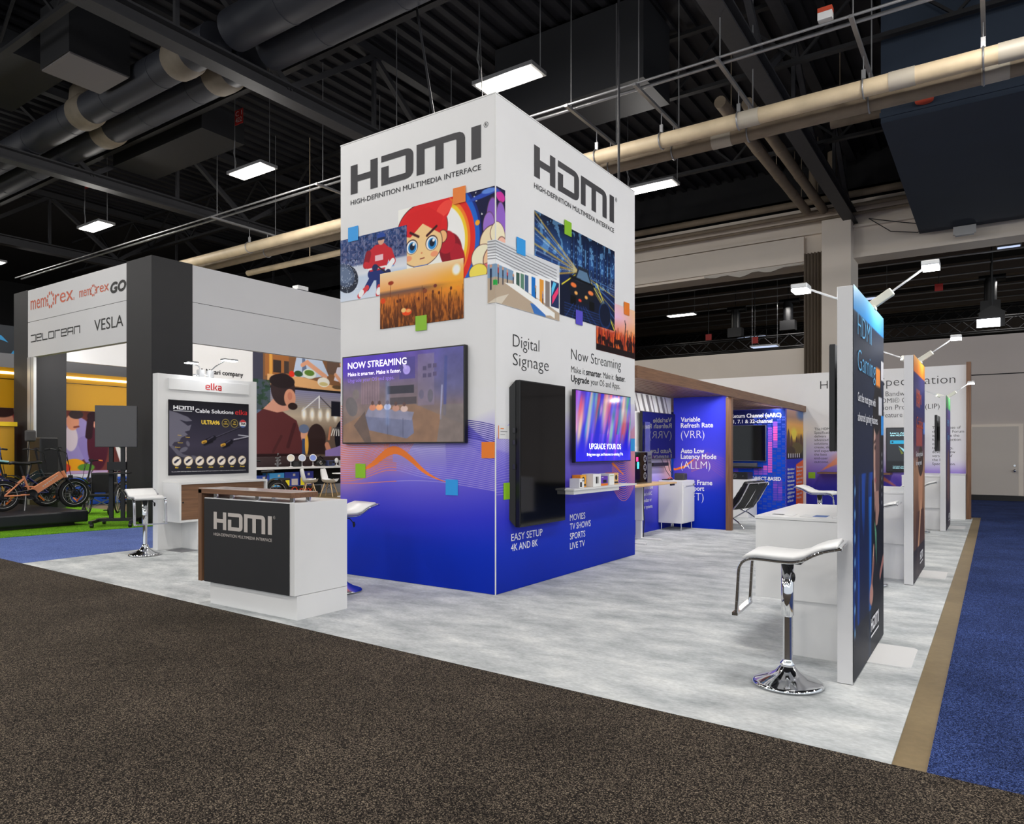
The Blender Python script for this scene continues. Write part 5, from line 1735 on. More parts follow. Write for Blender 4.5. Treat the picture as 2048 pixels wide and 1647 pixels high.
t.build('poster_lettering', [M['ink_white'], M['ink_yellow'], M['ink_red'], M['ink_dark']], k)
# cabinet
cab = thing('kiosk_cabinet', 'white wall cabinet with two walnut sliding doors under the cable poster', 'cabinet', (-9.68, 6.5, 0.4))
q = MB()
cx0, cx1, cy0, cy1, cz0, cz1 = kx + 0.001, -9.475, 5.62, 7.08, 0.42, 0.985
q.box(cx0, cx1, cy0, cy1, cz1 - 0.03, cz1).box(cx0, cx1, cy0, cy1, cz0, cz0 + 0.03).box(cx0, cx1, cy0, cy0 + 0.03, cz0 + 0.03, cz1 - 0.03).box(cx0, cx1, cy1 - 0.03, cy1, cz0 + 0.03, cz1 - 0.03).box(cx0, cx0 + 0.02, cy0 + 0.03, cy1 - 0.03, cz0 + 0.03, cz1 - 0.03)
q.build('carcass', M['white'], cab, bevel=0.002)
for y_a, y_b, x_ in ((cy0 + 0.032, (cy0 + cy1) / 2 + 0.01, cx1 - 0.03), ((cy0 + cy1) / 2 - 0.01, cy1 - 0.032, cx1 - 0.05)):
    d_ = MB().box(x_ - 0.018, x_, y_a, y_b, cz0 + 0.032, cz1 - 0.032).build('door', M['oak_y'], cab)
    MB().cyl((x_, y_a + 0.04 if y_a < 6 else y_b - 0.04, 0.70), (x_ + 0.003, y_a + 0.04 if y_a < 6 else y_b - 0.04, 0.70), 0.014, 12).build('finger_hole', M['black'], d_)
MB().box(kx + 0.001, -9.50, 5.905, 7.05, 0.009, 0.418).build('plinth', M['white'], cab, bevel=0.002)
mat_ = thing('floor_box_lid', 'dark square floor plate beside the kiosk plinth', 'floor plate', (-9.6, 5.6, 0.009))
MB().box(-9.83, -9.42, 5.62, 5.86, 0.0085, 0.0115).build('plate', mat('grey_plate', (112, 112, 116), 0.5), mat_)
# lamp on the kiosk
kl = thing('kiosk_lamp', 'two-headed chrome lamp clamped on top of the cable poster kiosk', 'lamp', (kx - 0.06, 6.33, 2.545))
q = MB().box(kx - 0.10, kx - 0.01, 6.20, 6.28, 2.545, 2.66).box(kx - 0.10, kx - 0.01, 6.36, 6.44, 2.545, 2.66)
q.build('clamp', M['silver'], kl, bevel=0.01)
q = MB().tube([(kx - 0.05, 6.24, 2.64), (kx + 0.0, 6.18, 2.70), (kx + 0.1, 6.0, 2.72)], 0.009, 8)
q.tube([(kx - 0.05, 6.40, 2.64), (kx + 0.0, 6.45, 2.72), (kx + 0.12, 6.55, 2.82)], 0.009, 8)
q.tube([(kx - 0.03, 6.2, 2.56), (kx - 0.02, 6.1, 2.57), (kx - 0.03, 6.25, 2.6), (kx - 0.03, 6.35, 2.57)], 0.006, 6)
q.build('arm', M['chrome'], kl)
for (y_a, y_b, z_) in ((5.90, 6.08, 2.72), (6.50, 6.74, 2.82)):
    MB().box(kx + 0.05, kx + 0.17, y_a, y_b, z_, z_ + 0.025).build('lamp_head', M['chrome'], kl, bevel=0.01)
    MB().box(kx + 0.06, kx + 0.16, y_a + 0.01, y_b - 0.01, z_ - 0.006, z_).build('lens', M['led_glow'], kl)
lo = area_light('kiosk_light', (kx + 0.2, 6.33, 2.72), 0.5, 0.1, 2.0, (0.97, 0.98, 1.0), (0, math.radians(-14), 0))

# ================================================================== REAR OF THE BOOTH
BY = 17.6
bw = thing('back_wall_panel', 'long white rear wall of the booth with large dark lettering', 'exhibit wall', (-4.2, BY, 0.0))
MB().box(-8.0, -0.505, BY, BY + 0.1, 0.009, 3.225).build('panel', M['matte_white'], bw)
P = PY(BY)
a = Art(3.2, 1.9, 50)
a.grad([(0, (30, 40, 150)), (0.3, (52, 48, 160)), (0.45, (104, 84, 176)), (0.72, (190, 178, 214)), (1.0, (216, 216, 217))])
a.poly([(0.10, 0.50), (0.22, 0.68), (0.40, 0.60), (0.62, 0.30), (0.40, 0.5), (0.26, 0.62)], (236, 130, 60), 0.75)
a.ell(0.26, 0.66, 0.10, 0.08, (216, 150, 130), 0.3, 0.05, 0.6)
a.put(smooth((a.x - 0.45) * 3) * smooth((0.72 - a.y) * 3), (112, 76, 180), 0.6)
a.put(smooth((a.x - 0.3) * 2.4) * smooth((a.y - 0.42) * 4), (216, 215, 219), 0.9)
picture('lower_print', a, P, -3.66, -0.51, 0.012, 1.9, M['print'], bw, 0.002)
t = MB()
t.text('HDMI 2.2', P, -3.352, 2.85, 0.185, 1.12, bold=-0.014)
t.text('Specification', P, -2.13, 2.85, 0.185, 1.43, bold=-0.014)
for s_, x1, z_, w_ in (('Higher 96Gbps Bandwidth', -1.42, 2.625, 1.5), ('Ultra96 HDMI\u00ae Cable', -1.37, 2.475, 1.3), ('Latency Indication Protocol (LIP)', -0.985, 2.325, 1.97), ('New Feature Names', -1.27, 2.16, 1.1)):
    t.text(s_, P, x1, z_, 0.105, w_, align='r', bold=-0.01)
for k, s_ in enumerate(('The HDMI', 'Specification', 'delivers', 'advanced', 'solutions to', 'create, distribute', 'and experience', 'the best', 'end-user', 'outcome.')):
    t.text(s_, P, -3.48, 1.90 - 0.0845 * k, 0.056, None, bold=0.0)
for k, s_ in enumerate(('The purpose of', 'the HDMI Forum', 'is to define the', 'future direction', 'of HDMI', 'technology,', 'develop new', 'versions of', 'the HDMI', 'Specification.')):
    t.text(s_, P, -1.12, 1.89 - 0.0856 * k, 0.056, None, bold=0.0)
t.build('lettering', M['ink_black'], bw)
MB().rect(P, -3.61, -3.46, 0.78, 0.925, 0.005).build('accent_square', M['green'], bw)
MB().box(-0.503, -0.42, BY - 0.1, BY + 0.1, 0.009, 3.27).build('end_post', M['oak_z'], bw)
lc = thing('low_cabinet', 'low white cabinet against the rear wall beside the walnut end post', 'cabinet', (-0.95, 17.4, 0))
MB().box(-1.40, -0.51, 17.28, BY - 0.003, 0.009, 0.93).build('body', M['white'], lc, bevel=0.003)
MB().box(-1.41, -0.508, 17.27, BY - 0.003, 0.932, 0.95).build('top', M['white'], lc)
ld = tag(MB().box(-3.34, -1.87, 17.18, BY - 0.003, 0.905, 0.94).build('wood_ledge', M['oak']), 'walnut ledge fixed along the white rear wall under the portrait display', 'ledge')
# portrait display
kd = thing('portrait_display', 'black portrait display with turquoise panel on the white rear wall', 'screen', (-1.7, BY, 0.92))
MB().box(-1.99, -1.42, BY - 0.05, BY - 0.003, 0.955, 1.93).build('bezel', M['black'], kd, bevel=0.003)
PK = PY(BY - 0.05)
a = Art(0.54, 0.94, 160)
a.grad([(0, (22, 22, 26)), (0.22, (18, 18, 22)), (0.26, (40, 42, 46)), (1, (54, 56, 60))])
a.box(0.12, 0.66, 0.64, 0.72, (40, 170, 214)); a.ell(0.2, 0.68, 0.035, 0.02, (16, 40, 56)); a.poly([(0.40, 0.60), (0.92, 0.40), (1.0, 0.30), (0.80, 0.32)], (150, 220, 232)); a.poly([(0.42, 0.56), (0.6, 0.42), (0.52, 0.40)], (110, 120, 40)); a.poly([(0.80, 0.34), (0.95, 0.30), (0.86, 0.37)], (200, 210, 60))
picture('screen_image', a, PK, -1.975, -1.435, 0.97, 1.915, M['screen'], kd, 0.0015, gain=0.8)
t = MB()
t.text('Learn About', PK, -1.91, 1.795, 0.032, 0.38, bold=0.02)
t.text('the HDMI Forum', PK, -1.91, 1.745, 0.032, 0.46, bold=0.02)
t.text('THE NEXT GENERATION', PK, -1.86, 1.075, 0.018, 0.34)
t.text('OF HDMI TECHNOLOGY', PK, -1.86, 1.035, 0.022, 0.36, bold=0.02)
t.build('screen_lettering', mat('turquoise_lettering', (170, 226, 236), 0.4, emit=0.8), kd)
br = thing('brochure_rack', 'white upright brochure rack of three holders beside the portrait display', 'rack', (-1.55, 17.3, 0.95))
for z_ in (1.0, 1.34, 1.68):
    h_ = MB().box(-1.60, -1.38, 17.30, 17.36, z_, z_ + 0.30).build('holder', M['paint_white'], br, bevel=0.003)
MB().cyl((-1.49, 17.33, 0.942), (-1.49, 17.33, 2.02), 0.012, 10).box(-1.62, -1.36, 17.24, 17.42, 0.9405, 0.95).build('stand', M['black'], br)

# ------------------------------------------------------------ walnut pergola
XO = lambda y: -4.06 + (y - 9.02) * 0.0465
ZT = lambda y: 2.605 - (y - 9.02) * 0.0165
pg = thing('pergola', 'long walnut pergola roof running from the tower to the white rear wall', 'pergola', (-5.5, 13.3, 0.0))
y0, y1 = 9.02, 17.59
q = MB()
q.hexa([(XO(y0) - 0.06, y0, ZT(y0) - 0.17), (XO(y0), y0, ZT(y0) - 0.17), (XO(y1), y1, ZT(y1) - 0.135), (XO(y1) - 0.06, y1, ZT(y1) - 0.135)],
       [(XO(y0) - 0.06, y0, ZT(y0)), (XO(y0), y0, ZT(y0)), (XO(y1), y1, ZT(y1)), (XO(y1) - 0.06, y1, ZT(y1))])
q.build('fascia_beam', M['oak_y'], pg)
for k in range(26):
    xs = -0.16 - 0.105 * k
    MB().hexa([(XO(y0) + xs - 0.085, y0, ZT(y0) - 0.135), (XO(y0) + xs, y0, ZT(y0) - 0.135), (XO(y1) + xs, y1, ZT(y1) - 0.11), (XO(y1) + xs - 0.085, y1, ZT(y1) - 0.11)],
              [(XO(y0) + xs - 0.085, y0, ZT(y0) - 0.10), (XO(y0) + xs, y0, ZT(y0) - 0.10), (XO(y1) + xs, y1, ZT(y1) - 0.08), (XO(y1) + xs - 0.085, y1, ZT(y1) - 0.08)]).build('roof_slat', M['oak_y'], pg)
for yb in (9.3, 11.0, 12.75, 14.4, 15.9):
    MB().box(-7.6, XO(yb) - 0.06, yb - 0.04, yb + 0.04, ZT(yb) - 0.098, ZT(yb) - 0.01).build('cross_beam', M['oak'], pg)
MB().box(-3.985, -3.885, 12.64, 12.74, 0.009, ZT(12.7) - 0.165).build('post', M['oak_z'], pg)
MB().box(-7.7, -7.6, 12.64, 12.74, 0.009, ZT(12.7) - 0.1).build('post', M['oak_z'], pg)

# added lamp strip, unseen behind the fascia beam, to brighten under the roof
ls = thing('light_strip', 'long added lamp strip, unseen, on the inner side of the walnut pergola beam', 'lamp', (-4.2, 13.0, 2.3))
for k in range(4):
    yc = 9.9 + 1.9 * k
    MB().box(XO(yc) - 0.125, XO(yc) - 0.105, yc - 0.75, yc + 0.75, ZT(yc) - 0.115, ZT(yc) - 0.095).build('housing', M['silver'], ls)
    MB().box(XO(yc) - 0.122, XO(yc) - 0.108, yc - 0.74, yc + 0.74, ZT(yc) - 0.119, ZT(yc) - 0.115).build('diffuser', M['lamp_glow'], ls)
    area_light('pergola_fill', (XO(yc) - 0.115, yc, ZT(yc) - 0.123), 0.012, 1.4, 16.0, (1, 0.97, 0.93), (0, math.radians(30), 0))

# ------------------------------------------------------------ blue wall (refresh rate)
VY = 12.70
vw = thing('graphic_wall', 'deep blue wall panel with white refresh rate lettering under the pergola', 'exhibit wall', (-4.5, VY, 0.0))
MB().box(-4.985, -3.99, VY, VY + 0.09, 0.009, 2.415).build('panel', M['violet'], vw)
P = PY(VY)
a = Art(0.99, 2.4, 100)
a.grad([(0, (6, 40, 168)), (0.25, (26, 48, 184)), (0.4, (60, 60, 190)), (0.55, (64, 64, 206)), (0.8, (52, 56, 202)), (1, (44, 52, 186))])
a.ell(0.55, 0.45, 0.42, 0.12, (112, 84, 190), 0, 0.1, 0.7)
up = [(-5.08, 1.12), (-4.95, 1.09), (-4.77, 1.15), (-4.6, 1.27), (-4.55, 1.30), (-4.62, 1.23), (-4.77, 1.10), (-4.95, 1.055), (-5.08, 1.07)]
a.poly([((x + 4.985) / 0.99, z / 2.41) for x, z in up], (240, 120, 40))
for k in range(8):
    a.seg(0.35, 0.50 - 0.01 * k, 0.65, 0.575 - 0.014 * k, 0.0012, (236, 120, 70), 0.7); a.seg(0.65, 0.575 - 0.014 * k, 0.95, 0.53 - 0.02 * k, 0.0012, (170, 90, 160), 0.6)
picture('wall_print', a, P, -4.983, -3.992, 0.012, 2.412, M['print'], vw, 0.002)
t = MB()
for s_, x_, z_, c_, w_, b_ in (('Variable', -4.84, 1.965, 0.085, 0.365, 0.02), ('Refresh Rate', -4.84, 1.855, 0.085, 0.605, 0.02), ('(VRR)', -4.84, 1.66, 0.14, 0.445, -0.014),
                               ('Auto Low', -4.84, 1.385, 0.085, 0.44, 0.02), ('Latency Mode', -4.84, 1.28, 0.085, 0.665, 0.02), ('(ALLM)', -4.84, 1.095, 0.14, 0.555, -0.014),
                               ('Quick Frame', -4.84, 0.805, 0.085, 0.59, 0.02), ('Transport', -4.84, 0.697, 0.085, 0.44, 0.02), ('(QFT)', -4.84, 0.515, 0.14, 0.43, -0.014)):
    t.text(s_, P, x_, z_, c_, w_, bold=b_)
t.build('white_lettering', M['ink_white'], vw)

# ------------------------------------------------------------ striped wall behind the desk
SX = -5.03
sw_ = thing('graphic_wall', 'wall panel with grey slanted stripes above a violet print, behind the standing desk', 'exhibit wall', (SX, 11, 0.0))
MB().box(SX - 0.09, SX, 9.05, 12.69, 0.009, 2.412).build('panel', M['matte_white'], sw_)
P = PX(SX)
a = Art(3.64, 1.5, 50)
a.grad([(0, (30, 44, 170)), (0.3, (64, 60, 186)), (0.55, (140, 124, 210)), (0.85, (214, 206, 228)), (1, (232, 232, 232))])
a.put(smooth(1 - np.hypot((a.x - 1.0) / 0.2, (a.y - 0.72) / 0.3)), (240, 170, 130), 0.7)
picture('wall_print', a, P, 9.06, 12.68, 0.012, 1.5, M['print'], sw_, 0.002)
t = MB()
gs = mat('grey_stripe_print', (122, 120, 122), 0.6)
yy = 9.2
k = 0
while yy < 12.5:
    w_ = 0.045 + 0.035 * (k % 3)
    zb = 1.55 + 0.08 * k
    zb = min(zb, 2.1)
    dx = (2.42 - zb) * 0.55
    t.flat([(yy, 2.405), (yy + w_, 2.405), (yy + w_ + dx, zb), (yy + dx, zb)], P, 0.003)
    yy += 0.21
    k += 1
t.build('grey_stripes', gs, sw_)
t = MB()
for s_, y_, z_ in (('immersive', 11.83, 0.76), ('and eARC', 11.79, 0.65), ('soundbar or', 11.77, 0.54), ('speaker systems.', 11.82, 0.425)):
    t.text(s_, P, y_, z_, 0.06, None, align='r', bold=0.01)
t.build('white_lettering', M['ink_white'], sw_)
vt = thing('wall_screen', 'dark glossy wall screen reflecting the blue refresh rate wall', 'screen', (-4.95, 11.9, 1.285))
MB().box(-4.975, -4.935, 11.16, 12.655, 1.285, 2.105).build('bezel', M['black'], vt, bevel=0.003)
MB().box(-4.935, -4.932, 11.17, 12.645, 1.295, 2.095).build('glass', mat('mirror_black_glass', (10, 10, 14), 0.03, 0.0, 0.9), vt)
MB().box(SX + 0.0035, -4.975, 11.5, 12.3, 1.5, 1.9).build('mount', M['black'], vt)
sb = tag(MB().box(-5.025, -4.93, 11.62, 12.33, 1.155, 1.215).build('soundbar', M['black'], bevel=0.008), 'slim black soundbar under the reflecting wall screen', 'soundbar')
cb = MB()
for (y_, z0, y2, z2) in ((11.95, 1.30, 12.2, 0.97), (12.2, 1.30, 12.28, 0.97), (12.35, 1.30, 12.3, 0.97)):
    cb.tube([(-4.92, y_, z0), (-4.9, (y_ + y2) / 2 + 0.05, (z0 + z2) / 2 - 0.06), (-4.85, (y_ + y2) / 2, (z0 + z2) / 2 - 0.1), (-4.86, y2, z2)], 0.005, 6)
tag(cb.build('cable_bundle', M['black']), 'thin black cables hanging from the reflecting screen to the white cabinet', 'cables')
gp = thing('clear_panel', 'upright clear acrylic panel behind the computer on the standing desk', 'acrylic panel', (-4.9, 11.3, 0.9))
gm, nt_, b_ = new_mat('clear_acrylic')
setp(b_, Base_Color=(0.9, 0.92, 0.95, 1), Roughness=0.03)
b_.inputs['Transmission Weight'].default_value = 0.95
MB().box(-4.90, -4.895, 11.19, 11.40, 0.895, 1.92).build('sheet', gm, gp)

# standing desk with computer
dk = thing('standing_desk', 'height adjustable desk with pale wood top and white steel legs', 'desk', (-4.75, 10.5, 0.0))
MB().box(-5.02, -4.53, 9.75, 11.7, 0.868, 0.893).build('desk_top', M['pale_wood'], dk, bevel=0.004)
for yl in (10.05, 10.64):
    MB().box(-4.83, -4.69, yl - 0.04, yl + 0.04, 0.31, 0.866).box(-4.81, -4.71, yl - 0.03, yl + 0.03, 0.03, 0.31).build('leg', M['paint_white'], dk, bevel=0.004)
    MB().box(-5.02, -4.38, yl - 0.035, yl + 0.035, 0.009, 0.032).build('foot', M['paint_white'], dk, bevel=0.004)
MB().box(-4.56, -4.53, 11.45, 11.6, 0.84, 0.867).build('control_pad', M['black'], dk)
MB().tube([(-4.66, 10.58, 0.86), (-4.65, 10.56, 0.6), (-4.65, 10.59, 0.3), (-4.66, 10.58, 0.05)], 0.008, 6).build('cable', M['black'], dk)
pc = thing('computer_tower', 'black glass-sided desktop computer with fans and coloured lights on the desk', 'computer', (-4.85, 10.85, 0.895))
MB().box(-4.99, -4.76, 10.45, 11.16, 0.895, 1.415).build('case', mat('grey_case', (92, 92, 100), 0.4), pc, bevel=0.006)
PCP = PX(-4.76)
MB().rect(PCP, 10.46, 10.97, 0.905, 1.405, 0.002).build('glass_side', M['black_gloss'], pc)
for z_ in (1.02, 1.16, 1.30):
    q = MB()
    q.ring(PCP, 10.87, z_, 0.06, 0.012, 0.004, 0, 20)
    for i in range(7):
        t_ = 2 * PI * i / 7
        q.flat([(10.87 + 0.015 * math.cos(t_), z_ + 0.015 * math.sin(t_)), (10.87 + 0.048 * math.cos(t_ - 0.2), z_ + 0.048 * math.sin(t_ - 0.2)), (10.87 + 0.048 * math.cos(t_ + 0.25), z_ + 0.048 * math.sin(t_ + 0.25))], PCP, 0.004)
    q.build('fan', mat('fan_grey', (130, 130, 140), 0.4), pc)
MB().rect(PCP, 10.52, 10.60, 1.26, 1.33, 0.004).build('pink_light', mat('pink_led', (230, 40, 110), 0.4, emit=1.5), pc)
MB().rect(PCP, 10.56, 10.63, 1.14, 1.25, 0.004).build('blue_light', mat('cyan_led', (60, 180, 240), 0.4, emit=1.5), pc)
q = MB()
for i in range(3):
    for j in range(3):
        q.rect(PCP, 11.00 + 0.045 * i, 11.03 + 0.045 * i, 1.22 + 0.05 * j, 1.255 + 0.05 * j, 0.002)
q.build('vents', M['black'], pc)

# white cabinet with console
wc = thing('white_cabinet', 'white square cabinet on thin metal legs before the blue wall', 'cabinet', (-4.8, 12.37, 0.0))
MB().box(-5.02, -4.57, 12.06, 12.66, 0.14, 0.895).build('body', M['paint_white'], wc, bevel=0.004)
dr = MB().box(-4.57, -4.562, 12.08, 12.64, 0.16, 0.83).build('door', M['paint_white'], wc)
MB().cyl((-4.562, 12.60, 0.66), (-4.545, 12.60, 0.66), 0.012, 10).build('lock', M['chrome'], dr)
MB().box(-4.562, -4.556, 12.20, 12.62, 0.795, 0.802).box(-4.562, -4.552, 12.56, 12.62, 0.80, 0.83).build('label_slot', mat('grey_slot', (120, 120, 122), 0.4), dr)
for x_, y_ in ((-4.98, 12.10), (-4.61, 12.10), (-4.61, 12.62), (-4.98, 12.62)):
    MB().cyl((x_, y_, 0.009), (x_, y_, 0.14), 0.011, 10).build('leg', M['chrome'], wc)
gc = thing('game_console', 'small dark console box on top of the white cabinet', 'console', (-4.72, 12.4, 0.897))
MB().box(-4.84, -4.64, 12.35, 12.5, 0.897, 1.02).build('case', mat('charcoal_case', (58, 56, 60), 0.4), gc, bevel=0.02)
bd = thing('cable_tester', 'flat dark board with orange leads on top of the white cabinet', 'device', (-4.9, 12.25, 0.897))
MB().box(-4.99, -4.86, 12.15, 12.35, 0.897, 0.915).build('board', M['black'], bd)
MB().tube([(-4.9, 12.2, 0.92), (-4.86, 12.24, 0.95), (-4.85, 12.3, 0.93), (-4.9, 12.33, 0.92)], 0.007, 6).build('lead', mat('orange_lead', (230, 90, 40), 0.5), bd)

# ------------------------------------------------------------ audio wall
AY = 15.9
aw = thing('graphic_wall', 'blue audio wall with pink and violet equaliser blocks behind the lounge chair', 'exhibit wall', (-5.2, AY, 0.0))
MB().box(-7.5, -3.725, AY, AY + 0.09, 0.009, 2.33).build('panel', M['violet'], aw)
P = PY(AY)
a = Art(3.77, 2.31, 60)
a.grad([(0, (6, 50, 178)), (0.5, (6, 66, 184)), (0.78, (12, 40, 130)), (0.86, (20, 26, 84)), (1, (18, 22, 72))])
a.put(smooth((a.x - 0.85) * 8), (10, 70, 196), 0.4)
picture('wall_print', a, P, -7.49, -3.73, 0.012, 2.325, M['print'], aw, 0.002)
q = MB()
pal = [mat('hot_pink_print', (236, 80, 176), 0.5), mat('violet_block_print', (128, 70, 196), 0.5), mat('purple_block_print', (88, 60, 190), 0.5), mat('blue_block_print', (24, 60, 170), 0.5), mat('rose_block_print', (196, 84, 190), 0.5)]
for cx, z0, z1, cs in ((-3.98, 1.49, 2.10, (1, 0, 0, 0, 1)), (-3.98, 0.35, 0.86, (2, 2, 1, 2)), (-3.88, 0.35, 0.86, (2, 1, 2)), (-4.09, 0.95, 1.95, (4, 4, 1)), (-4.19, 0.90, 1.15, (1, 4)), (-4.29, 0.90, 1.10, (1, 1)), (-4.39, 0.90, 1.06, (1, 2)), (-4.62, 1.02, 1.08, (2,)), (-4.72, 1.02, 1.08, (2,)), (-4.52, 1.02, 1.06, (2,)), (-4.82, 0.95, 1.08, (2,))):
    n = max(1, int((z1 - z0) / 0.052))
    for i in range(n):
        q.rect(P, cx, cx + 0.088, z0 + 0.052 * i, z0 + 0.052 * i + 0.043, 0.003, cs[(i * len(cs)) // n])
for i in range(7):
    for j in range(40):
        if (i * 7 + j * 5) % 3:
            q.rect(P, -4.4 + 0.1 * i, -4.318 + 0.1 * i, 0.15 + 0.052 * j, 0.188 + 0.052 * j, 0.0026, 3)
q.build('equaliser_blocks', pal, aw)
t = MB()
t.text('Enhanced Audio', P, -4.93, 2.155, 0.085, 0.92, 0.004, 0, 'r', bold=0.03)
t.text('Return Channel (eARC)', P, -4.885, 2.155, 0.085, 1.07, 0.004, bold=0.03)
t.text('Full 5.1, 7.1 & 32-channel', P, -4.0, 2.035, 0.075, 1.12, 0.004, 0, 'r', bold=0.02)
t.text('OBJECT-BASED', P, -4.44, 0.78, 0.075, 0.62, 0.004, bold=0.03)
t.text('3D AUDIO', P, -4.44, 0.68, 0.075, 0.37, 0.004, bold=0.03)
t.build('white_lettering', M['ink_white'], aw)
at_ = thing('wall_screen', 'black wall screen on the blue audio wall above a soundbar', 'screen', (-4.75, AY, 1.19))
MB().box(-5.36, -4.12, AY - 0.07, AY - 0.02, 1.195, 1.985).build('bezel', mat('grey_bezel', (110, 112, 118), 0.3, 0.6), at_, bevel=0.003)
MB().box(-5.35, -4.13, AY - 0.073, AY - 0.07, 1.21, 1.975).build('glass', M['black_gloss'], at_)
MB().box(-5.0, -4.5, AY - 0.02, AY - 0.0045, 1.4, 1.8).build('mount', M['black'], at_)
s2 = thing('soundbar', 'long grey soundbar on a black bracket below the audio wall screen', 'soundbar', (-4.7, AY, 1.06))
MB().box(-5.2, -4.30, AY - 0.13, AY - 0.03, 1.075, 1.155).build('bar', mat('grey_mesh', (70, 70, 76), 0.6), s2, bevel=0.008)
MB().box(-5.1, -4.20, AY - 0.12, AY - 0.0045, 1.045, 1.073).build('bracket', M['black'], s2)
ac = thing('side_cabinet', 'white cabinet with a black media player under the audio wall screen', 'cabinet', (-4.75, 15.45, 0.0))
MB().box(-5.4, -4.30, 15.15, 15.8, 0.009, 0.815).build('body', M['paint_white'], ac, bevel=0.004)
mp_ = thing('media_player', 'black media player with a round silver emblem on the white side cabinet', 'player', (-4.6, 15.4, 0.817))
MB().box(-5.0, -4.33, 15.2, 15.6, 0.817, 0.965).build('case', M['black'], mp_, bevel=0.01)
q = MB().ring(PY(15.2), -4.60, 0.892, 0.045, 0.006, 0.002, 0, 24)
q.flat([(-4.632, 0.87), (-4.624, 0.87), (-4.606, 0.93), (-4.614, 0.93)], PY(15.2), 0.002).flat([(-4.60, 0.85), (-4.592, 0.85), (-4.572, 0.91), (-4.58, 0.91)], PY(15.2), 0.002)
q.rect(PY(15.2), -4.615, -4.60, 0.896, 0.902, 0.002).rect(PY(15.2), -4.43, -4.42, 0.88, 0.9, 0.002)
q.build('emblem', M['chrome'], mp_)

# sunset panel between the audio wall and the rear wall
ss = thing('graphic_wall', 'narrow end wall with sunset landscape above white and orange text blocks', 'exhibit wall', (-3.77, 16.7, 0.0))
MB().box(-3.815, -3.725, AY + 0.092, BY - 0.002, 0.009, 2.335).build('panel', M['violet'], ss)
P = PX(-3.725)
W_ = BY - AY - 0.1
a = Art(W_, 2.32, 70)
a.grad([(0, (10, 40, 170)), (0.45, (24, 56, 196)), (0.5, (30, 50, 180)), (1, (30, 50, 180))])
up_ = a.y > 0.53
m_ = a.m_poly([(0, 0.53), (1, 0.53), (1, 1), (0, 1)])
yn = (a.y - 0.53) / 0.47
a.put(m_, np.stack([np.interp(yn, [0, 0.2, 0.4, 0.55, 0.7, 0.85, 1], [c / 255 for c in v]) for v in ((20, 60, 120, 240, 236, 170, 196), (20, 50, 90, 180, 170, 130, 150), (20, 26, 40, 60, 90, 110, 140))], -1))
a.put(m_ * a.m_ell(0.85, 0.97, 0.25, 0.05, 0, 0.05), (60, 110, 180), 0.8)
a.put(m_ * a.m_ell(0.42, 0.765, 0.18, 0.06, 0, 0.04), (255, 214, 70), 0.9)
for cx, w_, h_ in ((0.10, 0.10, 0.82), (0.28, 0.07, 0.77), (0.58, 0.08, 0.76), (0.70, 0.06, 0.73), (0.86, 0.10, 0.78), (1.0, 0.1, 0.72)):
    a.put(m_, (0, 0, 0), 0.0); a.poly([(cx - w_, 0.64), (cx - w_ * 0.5, h_ - 0.03), (cx, h_), (cx + w_ * 0.6, h_ - 0.04), (cx + w_, 0.64)], (84, 52, 34))
a.ell(0.62, 0.63, 0.34, 0.06, (96, 84, 34)); a.ell(0.25, 0.60, 0.25, 0.05, (66, 52, 28)); a.box(0, 1, 0.53, 0.575, (22, 22, 26)); 
for k in range(6):
    a.box(0.08 + 0.13 * k, 0.13 + 0.13 * k, 0.545, 0.585, (236, 236, 240), 0.85)
a.poly([(0.54, 0.0), (0.54, 0.475), (1.0, 0.52), (1.0, 0.0)], (232, 96, 24))
picture('wall_print', a, P, AY + 0.095, BY - 0.005, 0.012, 2.33, M['print'], ss, 0.002)
t = MB()
for k, s_ in enumerate(('Higher resolutions and', 'refresh rates up to', '12K@120 and 16K@60.', 'More high-quality options', 'including uncompressed', 'full chroma formats such', 'as 8K@60/4:4:4 and', '4K@240/4:4:4 at 10-bit', 'and 12-bit color.')):
    t.text(s_, P, AY + 0.16, 1.0 - 0.087 * k, 0.05, 0.66 - 0.05 * (k % 3), 0.004, bold=0.03)
for k, s_ in enumerate(('96Gbps bandwidth', 'enables applications such', 'as AR, VR and', 'spatial reality', 'light field displays', 'commercial', 'large-scale digital', 'signage, medical', 'imaging')):
    t.text(s_, P, AY + 1.02, 1.03 - 0.086 * k, 0.045, 0.6 - 0.07 * (k % 3), 0.004, bold=0.02)
t.build('white_lettering', M['ink_white'], ss)

# ------------------------------------------------------------ lounge chair (leather straps on crossed chrome bars)
lo_ = thing('lounge_chair', 'low black leather lounge chair on crossed chrome legs, seen from behind', 'chair', (0, 0, 0))
Wc = 0.38


